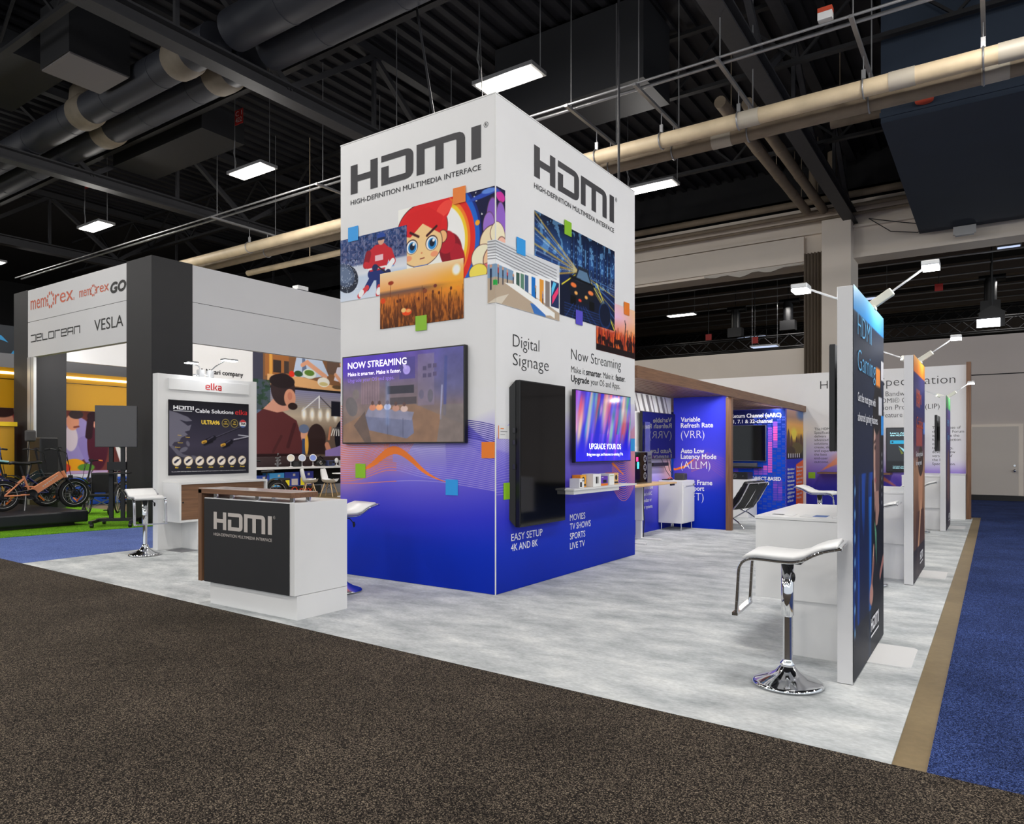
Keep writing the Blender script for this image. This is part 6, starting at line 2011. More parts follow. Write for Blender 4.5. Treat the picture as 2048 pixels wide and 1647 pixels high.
def cushion(mb, p0, p1, th, w, nx_, ny_):
    """tufted pad from p0 to p1 (x, z), thickness th, half width w"""
    d = Vector((p1[0] - p0[0], 0, p1[1] - p0[1]))
    L = d.length
    d.normalize()
    nrm = Vector((-d.z, 0, d.x))
    N, Mm = nx_ * 4, ny_ * 4
    vs, fs = [], []
    for side in (1, 0):
        for i in range(N + 1):
            for j in range(Mm + 1):
                s_, t_ = i / N, j / Mm
                puff = abs(math.sin(PI * s_ * nx_)) ** 0.5 * abs(math.sin(PI * t_ * ny_)) ** 0.5
                h = (th * (0.72 + 0.28 * puff)) if side else 0.0
                p = Vector((p0[0], 0, p0[1])) + d * (L * s_) + nrm * h
                vs.append((p.x, -w + 2 * w * t_, p.z))
    K = (N + 1) * (Mm + 1)
    for i in range(N):
        for j in range(Mm):
            a_ = i * (Mm + 1) + j
            fs.append((a_, a_ + 1, a_ + Mm + 2, a_ + Mm + 1))
            fs.append((K + a_, K + a_ + Mm + 1, K + a_ + Mm + 2, K + a_ + 1))
    for i in range(N):
        for j in (0, Mm):
            a_ = i * (Mm + 1) + j
            fs.append((a_, a_ + Mm + 1, K + a_ + Mm + 1, K + a_))
    for j in range(Mm):
        for i in (0, N):
            a_ = i * (Mm + 1) + j
            fs.append((a_, a_ + 1, K + a_ + 1, K + a_))
    mb.add(vs, fs, 0, True)


leather = mat('black_leather', (24, 24, 25), 0.42)
q = MB()
cushion(q, (-0.20, 0.34), (0.40, 0.42), 0.11, Wc, 5, 4)
q.build('seat', leather, lo_)
q = MB()
cushion(q, (-0.48, 0.82), (-0.17, 0.36), -0.11 * -1, Wc, 5, 4)
q.build('backrest', leather, lo_)
for y_ in (-0.39, 0.0, 0.39):
    q = MB()
    back = [(-0.50, 0.83), (-0.42, 0.68), (-0.32, 0.50), (-0.20, 0.36), (-0.02, 0.24), (0.18, 0.12), (0.36, 0.012)] if y_ else [(-0.50, 0.83), (-0.42, 0.68), (-0.32, 0.50), (-0.20, 0.34)]
    q.tube([(x, y_, z) for x, z in back], 0.013, 8)
    q.build('frame_bar', M['chrome'], lo_)
    if y_:
        q = MB()
        q.tube([(x, y_, z) for x, z in [(0.42, 0.40), (0.28, 0.36), (0.10, 0.31), (-0.10, 0.24), (-0.28, 0.13), (-0.40, 0.012)]], 0.013, 8)
        q.build('leg', M['chrome'], lo_)
for k in range(17):
    y_ = -0.36 + 0.045 * k
    MB().bar((-0.505, y_, 0.80), (-0.215, y_, 0.345), 0.024, 0.006).build('strap', leather, lo_)
q = MB()
for x, z in ((-0.50, 0.83), (-0.20, 0.35), (0.41, 0.40)):
    q.cyl((x, -0.39, z), (x, 0.39, z), 0.010, 8)
q.build('cross_bar', M['chrome'], lo_)
lo_.location = (-4.08, 13.40, 0.009)
lo_.rotation_euler = (0, 0, math.radians(170))

# ================================================================== NEIGHBOURING BOOTH ON THE LEFT
dk_ = M['black_matte']
grey_panel = mat('grey_fascia_panel', (206, 206, 208), 0.55, var=0.02, scale=0.8)
fr = thing('overhead_frame', 'large neighbouring booth frame of black columns and grey logo fascias', 'booth frame', (-16.5, 11, 0.0))
FZ0, FZ1, FM = 3.63, 5.215, 4.46
MB().box(-14.481, -13.55, 7.467, 8.32, 0.017, 5.23).build('column', dk_, fr)
MB().box(-19.73, -18.985, 7.467, 8.32, 0.017, 5.23).build('column', dk_, fr)
MB().box(-14.481, -13.55, 15.6, 16.5, 0.009, 5.23).build('column', dk_, fr)
for z0, z1 in ((FZ0, FM - 0.005), (FM + 0.005, FZ1)):
    MB().box(-18.985, -14.481, 7.475, 7.60, z0, z1).build('fascia', grey_panel, fr)
    MB().box(-13.68, -13.56, 8.32, 15.6, z0, z1).build('fascia', grey_panel, fr)
MB().box(-19.06, -18.96, 8.32, 11.7, FZ0, FZ1).build('fascia', grey_panel, fr)
MB().box(-18.98, -14.49, 7.48, 7.59, FM - 0.005, FM + 0.005).box(-13.67, -13.57, 8.33, 15.59, FM - 0.005, FM + 0.005).build('fascia_joint', M['black'], fr)
MB().box(-18.98, -18.83, 7.46, 7.52, 0.017, FZ0).box(-18.80, -18.65, 7.46, 7.52, 0.017, FZ0).build('aluminium_post', M['silver'], fr)
P = PY(7.475)
t = MB()
t.text('mem', P, -18.83, 4.74, 0.325, 0.80, 0.004, 0, bold=0.0)
t.text('rex', P, -17.60, 4.74, 0.325, 0.86, 0.004, 0)
OR_ = mat('burnt_orange_ink', (196, 78, 34), 0.5)
for i in range(10):
    t_ = 2 * PI * i / 10
    t.disc(P, -17.82 + 0.16 * math.cos(t_), 4.865 + 0.16 * math.sin(t_), 0.032, 0.004, 0, 10, 0.042)
t.ring(P, -16.70, 4.76, 0.03, 0.008, 0.004)
t.build('orange_lettering', OR_, fr)
t = MB()
t.text('mem', P, -16.46, 4.75, 0.215, 0.50, 0.004, 0)
t.text('rex', P, -15.72, 4.75, 0.215, 0.53, 0.004, 0)
for cx, cz, r_ in ((-15.85, 4.83, 0.105),):
    for i in range(10):
        t_ = 2 * PI * i / 10
        t.disc(P, cx + r_ * math.cos(t_), cz + r_ * math.sin(t_), r_ * 0.2, 0.004, 0, 10, r_ * 0.26)
t.build('orange_lettering', OR_, fr)
t = MB()
t.text('GO', P, -15.14, 4.68, 0.20, 0.60, 0.004, 0, bold=0.06, shear=0.2)
t.build('black_lettering', M['ink_black'], fr)
t = MB()
t.text('VESLA', P, -15.80, 3.955, 0.235, 1.18, 0.004, 0, bold=0.0)
t.build('black_lettering', M['ink_black'], fr)
t = MB()
# techno lettering
x0, z0, u = -18.82, 3.985, 0.225
H_ = 0.15


def stroke(pts):
    t.ribbon([(x0 + a_ * u, z0 + b_ * H_) for a_, b_ in pts], 0.026, P, 0.004)


for k in range(8):
    o = k * 1.36
    L_ = 'DELOREAN'[k]
    if L_ == 'D':
        stroke([(o, 1), (o + 1.1, 1)]); stroke([(o + 1.1, 1.08), (o + 1.1, -0.08)]); stroke([(o + 1.1, 0), (o, 0)])
    elif L_ == 'E':
        stroke([(o, 0), (o, 1)]); stroke([(o - .05, 1), (o + 1.1, 1)]); stroke([(o + 1.05, 1), (o + 1.05, .5)]); stroke([(o, .5), (o + 1.1, .5)]); stroke([(o - .05, 0), (o + 1.1, 0)])
    elif L_ == 'L':
        stroke([(o, 1.05), (o, 0)]); stroke([(o - .05, 0), (o + 1.1, 0)])
    elif L_ == 'O':
        stroke([(o - .05, 1), (o + 1.1, 1)]); stroke([(o + 1.05, 1), (o + 1.05, 0)]); stroke([(o + 1.1, 0), (o - .05, 0)]); stroke([(o, 0), (o, 1)])
    elif L_ == 'R':
        stroke([(o, -0.05), (o, 1)]); stroke([(o - .05, 1), (o + 1.1, 1)])
    elif L_ == 'A':
        stroke([(o, -0.05), (o, 1)]); stroke([(o - .05, 1), (o + 1.1, 1)]); stroke([(o + 1.05, 1), (o + 1.05, -.05)]); stroke([(o, .45), (o + 1.05, .45)])
    elif L_ == 'N':
        stroke([(o, -0.05), (o, 1)]); stroke([(o - .05, 1), (o + 1.1, 1)]); stroke([(o + 1.05, 1), (o + 1.05, -.05)])
t.build('black_lettering', M['ink_black'], fr)
tag(MB().box(-13.72, -13.52, 10.95, 11.25, 5.222, 5.31).build('fascia_box', M['paint_white']), 'small white box on top of the plain grey fascia', 'box')

# mural wall
MX = -18.95
mw = thing('mural_wall', 'white wall with a large printed mural of people watching a film', 'mural', (MX, 15, 0.0))
MB().box(MX - 0.15, MX, 11.65, 18.5, 0.009, 5.2).build('panel', M['matte_white'], mw)
P = PX(MX)
t = MB()
t.text('A Mizari company', P, 11.86, 3.66, 0.13, 1.42, 0.004, 0, bold=0.035)
t.build('dark_lettering', M['ink_black'], mw)
a = Art(3.75, 3.28, 62)
a.fill((70, 64, 70))
# upper: kitchen
a.box(0, 1, 0.69, 1.0, (120, 84, 58)); a.box(0, 0.10, 0.69, 1, (60, 60, 76)); a.box(0.12, 0.36, 0.78, 1, (150, 96, 54)); a.box(0.20, 0.28, 0.82, 0.94, (54, 46, 44)); a.box(0.31, 0.36, 0.82, 0.94, (64, 54, 50)); a.box(0.16, 0.19, 0.78, 1, (206, 150, 70))
a.poly([(0.14, 0.70), (0.14, 0.80), (0.50, 0.80), (1.0, 0.72), (1.0, 0.67), (0.45, 0.70)], (206, 158, 108)); a.box(0.78, 1, 0.86, 1, (96, 76, 66))
a.poly([(0.40, 0.80), (0.44, 1.0), (0.72, 1.0), (0.80, 0.84), (0.60, 0.80)], (176, 190, 212)); a.poly([(0.50, 0.82), (0.50, 1), (0.53, 1), (0.56, 0.82)], (96, 110, 140)); a.seg(0.56, 0.95, 0.76, 0.83, 0.025, (206, 150, 120)); a.seg(0.50, 0.92, 0.56, 0.96, 0.02, (210, 150, 120))
a.ell(0.58, 0.84, 0.075, 0.05, (206, 214, 204)); a.ell(0.58, 0.85, 0.055, 0.03, (88, 120, 50)); a.ell(0.39, 0.82, 0.03, 0.03, (206, 50, 36)); a.ell(0.46, 0.83, 0.045, 0.03, (50, 80, 50)); a.ell(0.74, 0.77, 0.07, 0.05, (216, 214, 206)); a.ell(0.74, 0.75, 0.05, 0.02, (190, 176, 120))
a.poly([(0.86, 0.80), (0.90, 0.94), (1, 0.96), (1, 0.78)], (200, 196, 210)); a.seg(0.88, 0.86, 0.98, 0.76, 0.02, (206, 150, 120)); a.ell(0.96, 0.98, 0.03, 0.04, (210, 156, 126)); a.ell(0.90, 0.73, 0.06, 0.02, (90, 70, 50))
a.box(0.10, 1.0, 0.668, 0.69, (26, 24, 30))
# lower: room
lowm = (a.y < 0.668) * (a.x > 0.10)
a.put(lowm.astype(float), np.stack([np.interp(a.y, [0.2, 0.40, 0.5, 0.66], [c / 255 for c in v]) for v in ((96, 176, 150, 118), (80, 160, 140, 118), (70, 140, 128, 150))], -1))
for k in range(9):
    a.put(lowm * (np.abs(a.y - 0.50 - 0.02 * k) < 0.002), (150, 150, 178), 0.5)
for k in range(5):
    a.ell(0.52 + 0.09 * k, 0.43, 0.022, 0.05, (255, 250, 236), 0, 0.03)
a.seg(0.50, 0.46, 0.69, 0.62, 0.006, (210, 210, 214)); a.seg(0.69, 0.62, 0.88, 0.46, 0.006, (70, 66, 74)); a.seg(0.69, 0.62, 0.69, 0.50, 0.008, (226, 226, 230)); a.box(0.83, 0.97, 0.42, 0.58, (28, 28, 38))
n = a.noise(30, 40, 6, 3)
a.put((a.x < 0.17) * (a.y < 0.74) * (n > 0.5), (40, 64, 50), 0.9); a.put((a.x < 0.17) * (a.y < 0.74) * (n <= 0.5), (62, 74, 84), 0.9)
a.box(0.0, 0.12, 0.3, 0.45, (110, 130, 176), 0.5)
# seated man from behind
a.poly([(-0.05, 0.0), (-0.05, 0.34), (0.10, 0.46), (0.30, 0.44), (0.44, 0.36), (0.50, 0.18), (0.50, 0.0)], (84, 42, 44)); a.seg(0.35, 0.10, 0.42, 0.32, 0.02, (60, 30, 34), 0.8); a.seg(0.2, 0.05, 0.28, 0.2, 0.015, (66, 34, 36), 0.8)
a.poly([(0.10, 0.46), (0.20, 0.56), (0.34, 0.56), (0.36, 0.46), (0.24, 0.43)], (196, 142, 122)); a.ell(0.30, 0.66, 0.125, 0.16, (52, 40, 42)); a.ell(0.37, 0.58, 0.06, 0.09, (196, 138, 112)); a.ell(0.37, 0.60, 0.025, 0.04, (180, 116, 96)); a.ell(0.40, 0.50, 0.05, 0.035, (44, 32, 32)); a.ell(0.29, 0.74, 0.13, 0.07, (38, 30, 32)); a.ell(0.44, 0.64, 0.04, 0.05, (52, 40, 42), 0, 0, 0.0)
a.ell(0.53, 0.22, 0.045, 0.08, (206, 150, 124)); a.ell(0.52, 0.28, 0.055, 0.045, (96, 108, 136)); a.box(0.50, 0.53, 0.02, 0.18, (50, 66, 100))
a.ell(0.66, 0.18, 0.105, 0.155, (50, 36, 36)); a.poly([(0.57, 0.18), (0.56, 0.02), (0.76, 0.02), (0.76, 0.18)], (46, 32, 32)); a.ell(0.55, 0.12, 0.02, 0.1, (214, 160, 70)); a.ell(0.96, 0.20, 0.09, 0.18, (28, 26, 34)); a.seg(0.80, 0.18, 0.82, 0.30, 0.014, (186, 120, 90)); a.seg(0.78, 0.12, 0.82, 0.02, 0.03, (190, 130, 104)); a.poly([(0.76, 0.06), (0.90, 0.10), (1.0, 0.14), (1, 0), (0.76, 0)], (136, 116, 176))
for k in range(4):
    a.seg(0.83 + 0.03 * k, 0.22, 0.86 + 0.02 * k, 0.30, 0.006, (226, 224, 220)); a.seg(0.86 + 0.02 * k, 0.30, 0.89 + 0.02 * k, 0.22, 0.006, (36, 34, 40))
a.box(0, 0.5, 0, 0.03, (40, 24, 26))
picture('mural_print', a, P, 13.62, 17.4, 1.22, 4.5, M['print'], mw, 0.003)
MB().box(MX, MX + 0.012, 13.62, 17.4, 0.46, 1.218).build('dark_band', mat('dark_maroon_band', (52, 34, 36), 0.6), mw)
# added lamp bars, unseen behind the fascias, to brighten the booth interior
lb_ = thing('added_lamp_bar', 'row of added lamp bars on the hidden inner side of the right grey fascia', 'lamp', (-13.8, 12.5, 3.9))
for yc in (10.0, 12.6, 15.0):
    MB().box(-13.74, -13.69, yc - 0.6, yc + 0.6, 3.80, 3.90).build('housing', M['silver'], lb_)
    MB().box(-13.75, -13.74, yc - 0.58, yc + 0.58, 3.81, 3.89).build('diffuser', M['lamp_glow'], lb_)
    area_light('fascia_fill', (-13.78, yc, 3.85), 0.08, 1.1, 30.0, (1, 0.97, 0.94), (0, math.radians(72), 0))
lb_ = thing('added_lamp_bar', 'row of added lamp bars on the hidden inner side of the front logo fascia', 'lamp', (-16.7, 7.7, 3.9))
for xc in (-15.4, -17.8):
    MB().box(xc - 0.6, xc + 0.6, 7.605, 7.65, 3.80, 3.90).build('housing', M['silver'], lb_)
    MB().box(xc - 0.58, xc + 0.58, 7.65, 7.66, 3.81, 3.89).build('diffuser', M['lamp_glow'], lb_)
    area_light('fascia_fill', (xc, 7.70, 3.85), 1.1, 0.08, 28.0, (1, 0.97, 0.94), (math.radians(60), 0, 0))
# yellow header wall
yw = thing('yellow_header', 'yellow wall band with a glowing light strip behind the neighbouring booth', 'header', (-20.3, 8, 2.4))
MB().box(-20.6, -20.3, 5.0, 11.6, 2.49, 3.49).build('panel', mat('golden_yellow_paint', (226, 166, 10), 0.5), yw)
MB().box(-20.3, -20.285, 5.0, 11.6, 3.20, 3.215).build('joint', M['black'], yw)
MB().box(-20.3, -20.28, 5.0, 11.6, 3.33, 3.385).build('light_strip', mat('warm_strip', (255, 244, 200), 0.4, emit=3.0), yw)
yb = thing('photo_wall', 'photo wall of a couple preparing food, below the yellow band', 'photo wall', (-20.3, 9, 0))
MB().box(-20.6, -20.31, 5.0, 11.6, 0.009, 2.488).build('panel', M['matte_white'], yb)
P = PX(-20.31)
a = Art(2.0, 1.7, 70)
a.fill((110, 56, 50))
n = a.noise(5, 4, 2, 2)
a.tint(n, 0.3)
a.ell(0.30, 0.55, 0.24, 0.36, (150, 136, 190)); a.ell(0.10, 0.66, 0.10, 0.12, (160, 146, 200)); a.seg(0.42, 0.5, 0.50, 0.25, 0.10, (140, 124, 184)); a.ell(0.26, 0.56, 0.08, 0.2, (210, 196, 206)); a.ell(0.28, 0.82, 0.075, 0.13, (214, 146, 116)); a.ell(0.32, 0.94, 0.085, 0.07, (60, 48, 50)); a.ell(0.06, 0.56, 0.08, 0.1, (206, 126, 96)); a.seg(0.30, 0.74, 0.35, 0.75, 0.014, (120, 60, 50))
a.ell(0.58, 0.5, 0.13, 0.45, (76, 30, 44)); a.ell(0.57, 0.82, 0.055, 0.1, (220, 150, 126)); a.ell(0.54, 0.92, 0.09, 0.08, (46, 26, 34)); a.seg(0.49, 0.85, 0.47, 0.6, 0.05, (46, 26, 34)); a.seg(0.55, 0.785, 0.60, 0.79, 0.01, (240, 230, 226))
a.ell(0.30, 0.12, 0.13, 0.12, (236, 160, 30)); a.ell(0.44, 0.10, 0.1, 0.06, (90, 140, 50)); a.box(0, 0.7, 0, 0.05, (190, 160, 190)); a.ell(0.18, 0.10, 0.08, 0.07, (216, 70, 40))
a.poly([(0.66, 1.0), (0.74, 1.0), (0.98, 0.0), (0.90, 0.0)], (232, 230, 226)); a.poly([(0.74, 1.0), (1, 1), (1, 0), (0.98, 0.0)], (206, 196, 190))
for k in range(7):
    a.ell(0.88 + 0.03 * (k % 2), 0.45 + 0.07 * k, 0.04, 0.05, (70, 120, 60), 0.6 - k * 0.2)
picture('photo_print', a, P, 8.45, 10.6, 0.80, 2.486, M['print'], yb, 0.003)
a2 = Art(1.2, 1.2, 50)
a2.fill((150, 60, 60)); a2.ell(0.5, 0.7, 0.3, 0.26, (220, 150, 120)); a2.ell(0.5, 0.92, 0.34, 0.14, (60, 40, 40)); a2.poly([(0.8, 1), (0.95, 1), (1, 0.5), (0.9, 0.5)], (226, 224, 220)); a2.box(0, 1, 0, 0.4, (190, 60, 60))
picture('photo_print', a2, P, 7.0, 7.85, 1.4, 2.486, M['print'], yb, 0.003)
ys = thing('yellow_kiosk', 'small yellow stand below the yellow band beyond the bikes', 'stand', (-19.4, 6.6, 0))
MB().box(-19.7, -19.2, 6.0, 7.28, 0.017, 2.0).build('body', mat('dark_yellow_paint', (190, 140, 10), 0.5), ys, bevel=0.01)
MB().box(-19.75, -19.15, 5.95, 7.32, 2.0, 2.1).build('cap', mat('bright_yellow_paint', (246, 206, 20), 0.5), ys)
nb = thing('neighbour_sign', 'dark hanging sign with blue shapes and lettering above the yellow band', 'sign', (-26, 9, 4.0))
MB().box(-26.2, -26.0, 8.0, 9.95, 3.9, 5.4).build('board', mat('dark_teal_board', (22, 30, 40), 0.6), nb)
P = PX(-26.0)
t = MB()
t.flat([(9.3, 5.12), (9.5, 5.05), (9.68, 4.86), (9.5, 4.92), (9.3, 4.95)], P, 0.004).disc(P, 9.82, 4.36, 0.13, 0.004).flat([(9.7, 4.4), (9.82, 4.62), (9.94, 4.4)], P, 0.004)
t.text('ON', P, 9.40, 4.28, 0.16, 0.34, 0.004, 0)
t.build('blue_emblem', mat('bright_blue_ink', (30, 140, 200), 0.5), nb)
gb = tag(MB().box(-24.5, -24.2, 8.5, 14.5, 2.4, 4.3).build('grey_partition', mat('mid_grey_partition', (110, 112, 118), 0.6)), 'grey partition seen between the grey fascia and the yellow band', 'partition')

# bike platform
pf = thing('bike_platform', 'low black display platform carrying electric bikes on green turf', 'platform', (-16, 4.7, 0))
MB().box(-17.9, -14.36, 2.4, 6.69, 0.075, 0.29).build('deck', mat('navy_black_laminate', (26, 26, 34), 0.4), pf, bevel=0.03)
MB().box(-17.8, -14.5, 2.5, 6.5, 0.017, 0.075).build('base', M['black'], pf)
PZ = 0.292


# ------------------------------------------------------------ electric bikes
def make_bike(label, frame_c, name='electric_bike', wb=1.22, rad=0.29, tyre=0.045, group=None, saddle_long=False, grip_c=None, trim_c=None):
    r = thing(name, label, 'bike', (0, 0, 0), group)
    fm = mat('bike_frame_paint', frame_c, 0.35)
    q = MB()
    BB = Vector((0.46, 0, 0.30))
    HT, HB = Vector((wb - 0.21, 0, 0.74)), Vector((wb - 0.15, 0, 0.60))
    ST = Vector((0.33, 0, 0.66))
    # deep boxed main beam from bottom bracket to head tube
    d = (HT - BB).normalized()
    q.bar(BB + Vector((0.02, 0, 0.04)), HT - d * 0.03 + Vector((0, 0, -0.05)), 0.075, 0.13)
    q.cyl(HB, HT, 0.03, 12)
    q.cyl(BB, ST, 0.02, 10)
    for s_ in (-1, 1):
        q.tube([BB + Vector((0, 0.04 * s_, 0)), Vector((0.2, 0.07 * s_, 0.29)), Vector((0, 0.075 * s_, rad))], 0.014, 8)
        q.tube([ST - Vector((-0.01, -0.02 * s_, 0.06)), Vector((0.0, 0.075 * s_, rad))], 0.015, 8)
    q.tube([ST - Vector((-0.03, 0, 0.2)), Vector((0.52, 0, 0.44)), Vector((0.66, 0, 0.46))], 0.013, 8)
    q.build('frame', fm, r)
    # wordmark dashes along the beam
    t = MB()
    for s_ in (-1, 1):
        for i in range(8):
            c = BB.lerp(HT, 0.36 + 0.062 * i) + Vector((0, 0.0385 * s_, -0.005))
            t.bar(c - d * 0.013, c + d * 0.013, 0.001, 0.022)
    t.build('frame_lettering', mat('silver_ink', (206, 196, 190), 0.5), r)
    for x in (0.0, wb):
        w = MB()
        w.tube([(x + (rad - tyre) * math.cos(t_), 0, rad + (rad - tyre) * math.sin(t_)) for t_ in [2 * PI * i / 36 for i in range(36)]], tyre, 10, closed=True)
        wo = w.build('wheel', M['rubber'], r)
        w = MB()
        w.tube([(x + (rad - tyre * 2) * math.cos(t_), 0, rad + (rad - tyre * 2) * math.sin(t_)) for t_ in [2 * PI * i / 36 for i in range(36)]], 0.012, 8, closed=True)
        w.build('rim', M['black'], wo)
        w = MB()
        for s_ in (-1, 1):
            w.tube([(x + (rad - tyre * 1.5) * math.cos(t_), s_ * tyre * 0.9, rad + (rad - tyre * 1.5) * math.sin(t_)) for t_ in [2 * PI * i / 36 for i in range(36)]], 0.004, 5, closed=True)
        w.build('reflective_stripe', mat('reflective_grey', (206, 206, 206), 0.4), wo)
        w = MB()
        for i in range(14):
            t_ = 2 * PI * i / 14
            w.cyl((x + 0.03 * math.cos(t_ + 0.5), 0.03 * (1 if i % 2 else -1), rad + 0.03 * math.sin(t_ + 0.5)), (x + (rad - tyre * 2) * math.cos(t_), 0, rad + (rad - tyre * 2) * math.sin(t_)), 0.003, 4)
        w.build('spokes', M['galv'], wo)
        w = MB().cyl((x, -0.06, rad), (x, 0.06, rad), 0.05 if x else 0.075, 14)
        w.lathe([(0.085, 0), (0.09, 0.002), (0.085, 0.004), (0.06, 0.004), (0.06, 0)], (x, -0.07, rad), 20, axis=(0, 1, 0))
        w.build('hub', M['black'], wo)
        rf = MB().bar((x + 0.06, 0.035, rad - 0.16), (x + 0.16, 0.035, rad - 0.06), 0.006, 0.03)
        rf.build('spoke_reflector', mat('orange_reflector', (236, 120, 30), 0.4), wo)
        f = MB()
        a0, a1 = (20, 200) if x == 0 else (35, 215)
        fp = [(x + (rad + 0.03) * math.cos(math.radians(t_)), rad + (rad + 0.03) * math.sin(math.radians(t_))) for t_ in range(a0, a1, 12)]
        for (xa, za), (xb, zb) in zip(fp[:-1], fp[1:]):
            f.hexa([(xa, -0.055, za - 0.004), (xb, -0.055, zb - 0.004), (xb, 0.055, zb - 0.004), (xa, 0.055, za - 0.004)], [(xa, -0.05, za + 0.008), (xb, -0.05, zb + 0.008), (xb, 0.05, zb + 0.008), (xa, 0.05, za + 0.008)])
        f.build('mudguard', M['black'], r)
    q = MB()
    for s_ in (-1, 1):
        q.tube([HB + Vector((0.0, 0.06 * s_, -0.02)), Vector((wb - 0.02, 0.075 * s_, rad + 0.1)), Vector((wb, 0.075 * s_, rad))], 0.018, 8)
    q.bar(HB + Vector((0, -0.08, -0.01)), HB + Vector((0, 0.08, -0.01)), 0.05, 0.04)
    q.build('fork', M['black'], r)
    q = MB()
    S0 = HT + Vector((-0.08, 0, 0.40))
    q.cyl(HT, S0, 0.022, 10)
    q.tube([S0 + Vector((-0.10, -0.30, 0.02)), S0 + Vector((-0.03, -0.2, 0.03)), S0 + Vector((0.02, 0, 0.0)), S0 + Vector((-0.03, 0.2, 0.03)), S0 + Vector((-0.10, 0.30, 0.02))], 0.013, 8)
    hb = q.build('handlebar', M['black'], r)
    q = MB()
    for s_ in (-1, 1):
        q.cyl(S0 + Vector((-0.06, 0.23 * s_, 0.027)), S0 + Vector((-0.11, 0.32 * s_, 0.018)), 0.018, 8)
    q.build('grip', mat('bike_grip', grip_c, 0.5) if grip_c else M['rubber'], hb)
    q = MB()
    for s_ in (-1, 1):
        q.tube([S0 + Vector((0.0, 0.05 * s_, 0.01)), S0 + Vector((0.14, 0.04 * s_, -0.05)), S0 + Vector((0.20, 0.03, -0.25)), HB + Vector((0.10, 0.02, 0.02))], 0.006, 6)
    q.box(S0.x - 0.02, S0.x + 0.05, -0.05, 0.05, S0.z + 0.02, S0.z + 0.06)
    q.build('brake_cables', M['black'], hb)
    q = MB()
    q.cyl(ST, ST + Vector((-0.05, 0, 0.2)), 0.016, 10)
    q.build('seat_post', M['black'], r)
    q = MB()
    sx, sz = ST.x - 0.07, ST.z + 0.22
    Lb = 0.34 if saddle_long else 0.15
    prof = [(-Lb, 0.085, 0.02), (-Lb * 0.7, 0.105, 0.03), (-0.02, 0.09, 0.015), (0.08, 0.05, 0.01), (0.17, 0.025, 0.005), (0.19, 0.01, 0.0)]
    vs, fs = [], []
    for x, hw, dz in prof:
        for j in range(8):
            t_ = 2 * PI * j / 8
            vs.append((sx + x, hw * math.cos(t_), sz + dz + 0.03 * math.sin(t_)))
    for i in range(len(prof) - 1):
        for j in range(8):
            fs.append((i * 8 + j, i * 8 + (j + 1) % 8, (i + 1) * 8 + (j + 1) % 8, (i + 1) * 8 + j))
    fs += [tuple(range(7, -1, -1)), tuple(range(len(prof) * 8 - 8, len(prof) * 8))]
    q.add(vs, fs, 0, True)
    q.build('saddle', M['black'], r)
    q = MB()
    q.lathe([(0.095, -0.004), (0.10, 0.0), (0.095, 0.004), (0.03, 0.004)], BB + Vector((0, -0.055, 0)), 24, axis=(0, 1, 0))
    q.bar(BB + Vector((0, -0.075, 0)), BB + Vector((0.10, -0.075, -0.13)), 0.014, 0.025)
    q.bar(BB + Vector((0, 0.075, 0)), BB + Vector((-0.10, 0.075, 0.13)), 0.014, 0.025)
    q.box(BB.x + 0.05, BB.x + 0.15, -0.16, -0.08, BB.z - 0.145, BB.z - 0.12)
    q.box(BB.x - 0.15, BB.x - 0.05, 0.08, 0.16, BB.z + 0.12, BB.z + 0.145)
    q.cyl(BB + Vector((0, -0.07, 0)), BB + Vector((0, 0.07, 0)), 0.04, 12)
    q.build('crank', M['black'], r)
    q = MB()
    q.tube([BB + Vector((0, -0.055, 0.095)), Vector((0, -0.06, rad + 0.04))], 0.005, 5)
    q.tube([BB + Vector((0, -0.055, -0.095)), Vector((0, -0.06, rad - 0.04))], 0.005, 5)
    q.build('chain', M['galv'], r)
    q = MB().tube([BB + Vector((-0.1, -0.05, 0)), Vector((BB.x - 0.16, -0.16, 0.005))], 0.01, 8)
    q.build('kickstand', M['galv'], r)
    q = MB().box(HB.x + 0.05, HB.x + 0.12, -0.035, 0.035, HB.z - 0.02, HB.z + 0.05)
    q.build('headlight', M['black'], r, bevel=0.01)
    if not saddle_long:
        q = MB()
        for s_ in (-1, 1):
            q.tube([Vector((-0.22, 0.06 * s_, 0.67)), Vector((0.22, 0.06 * s_, 0.67)), Vector((0.30, 0.03 * s_, 0.60))], 0.007, 6)
            q.tube([Vector((-0.12, 0.06 * s_, 0.67)), Vector((0.0, 0.08 * s_, rad))], 0.006, 6)
        q.build('rear_rack', M['black'], r)
    if trim_c:
        q = MB()
        q.tube([(sx - Lb, 0.09, sz), (sx - 0.1, 0.11, sz + 0.06), (sx + 0.15, 0.06, sz + 0.03)], 0.022, 8)
        q.tube([(sx - Lb, -0.09, sz), (sx - 0.1, -0.11, sz + 0.06), (sx + 0.15, -0.06, sz + 0.03)], 0.022, 8)
        q.build('side_trim', mat('bike_trim_paint', trim_c, 0.4), r)
    return r


def put(o, x, y, z, deg):
    o.location = (x, y, z)
    o.rotation_euler = (0, 0, math.radians(deg))


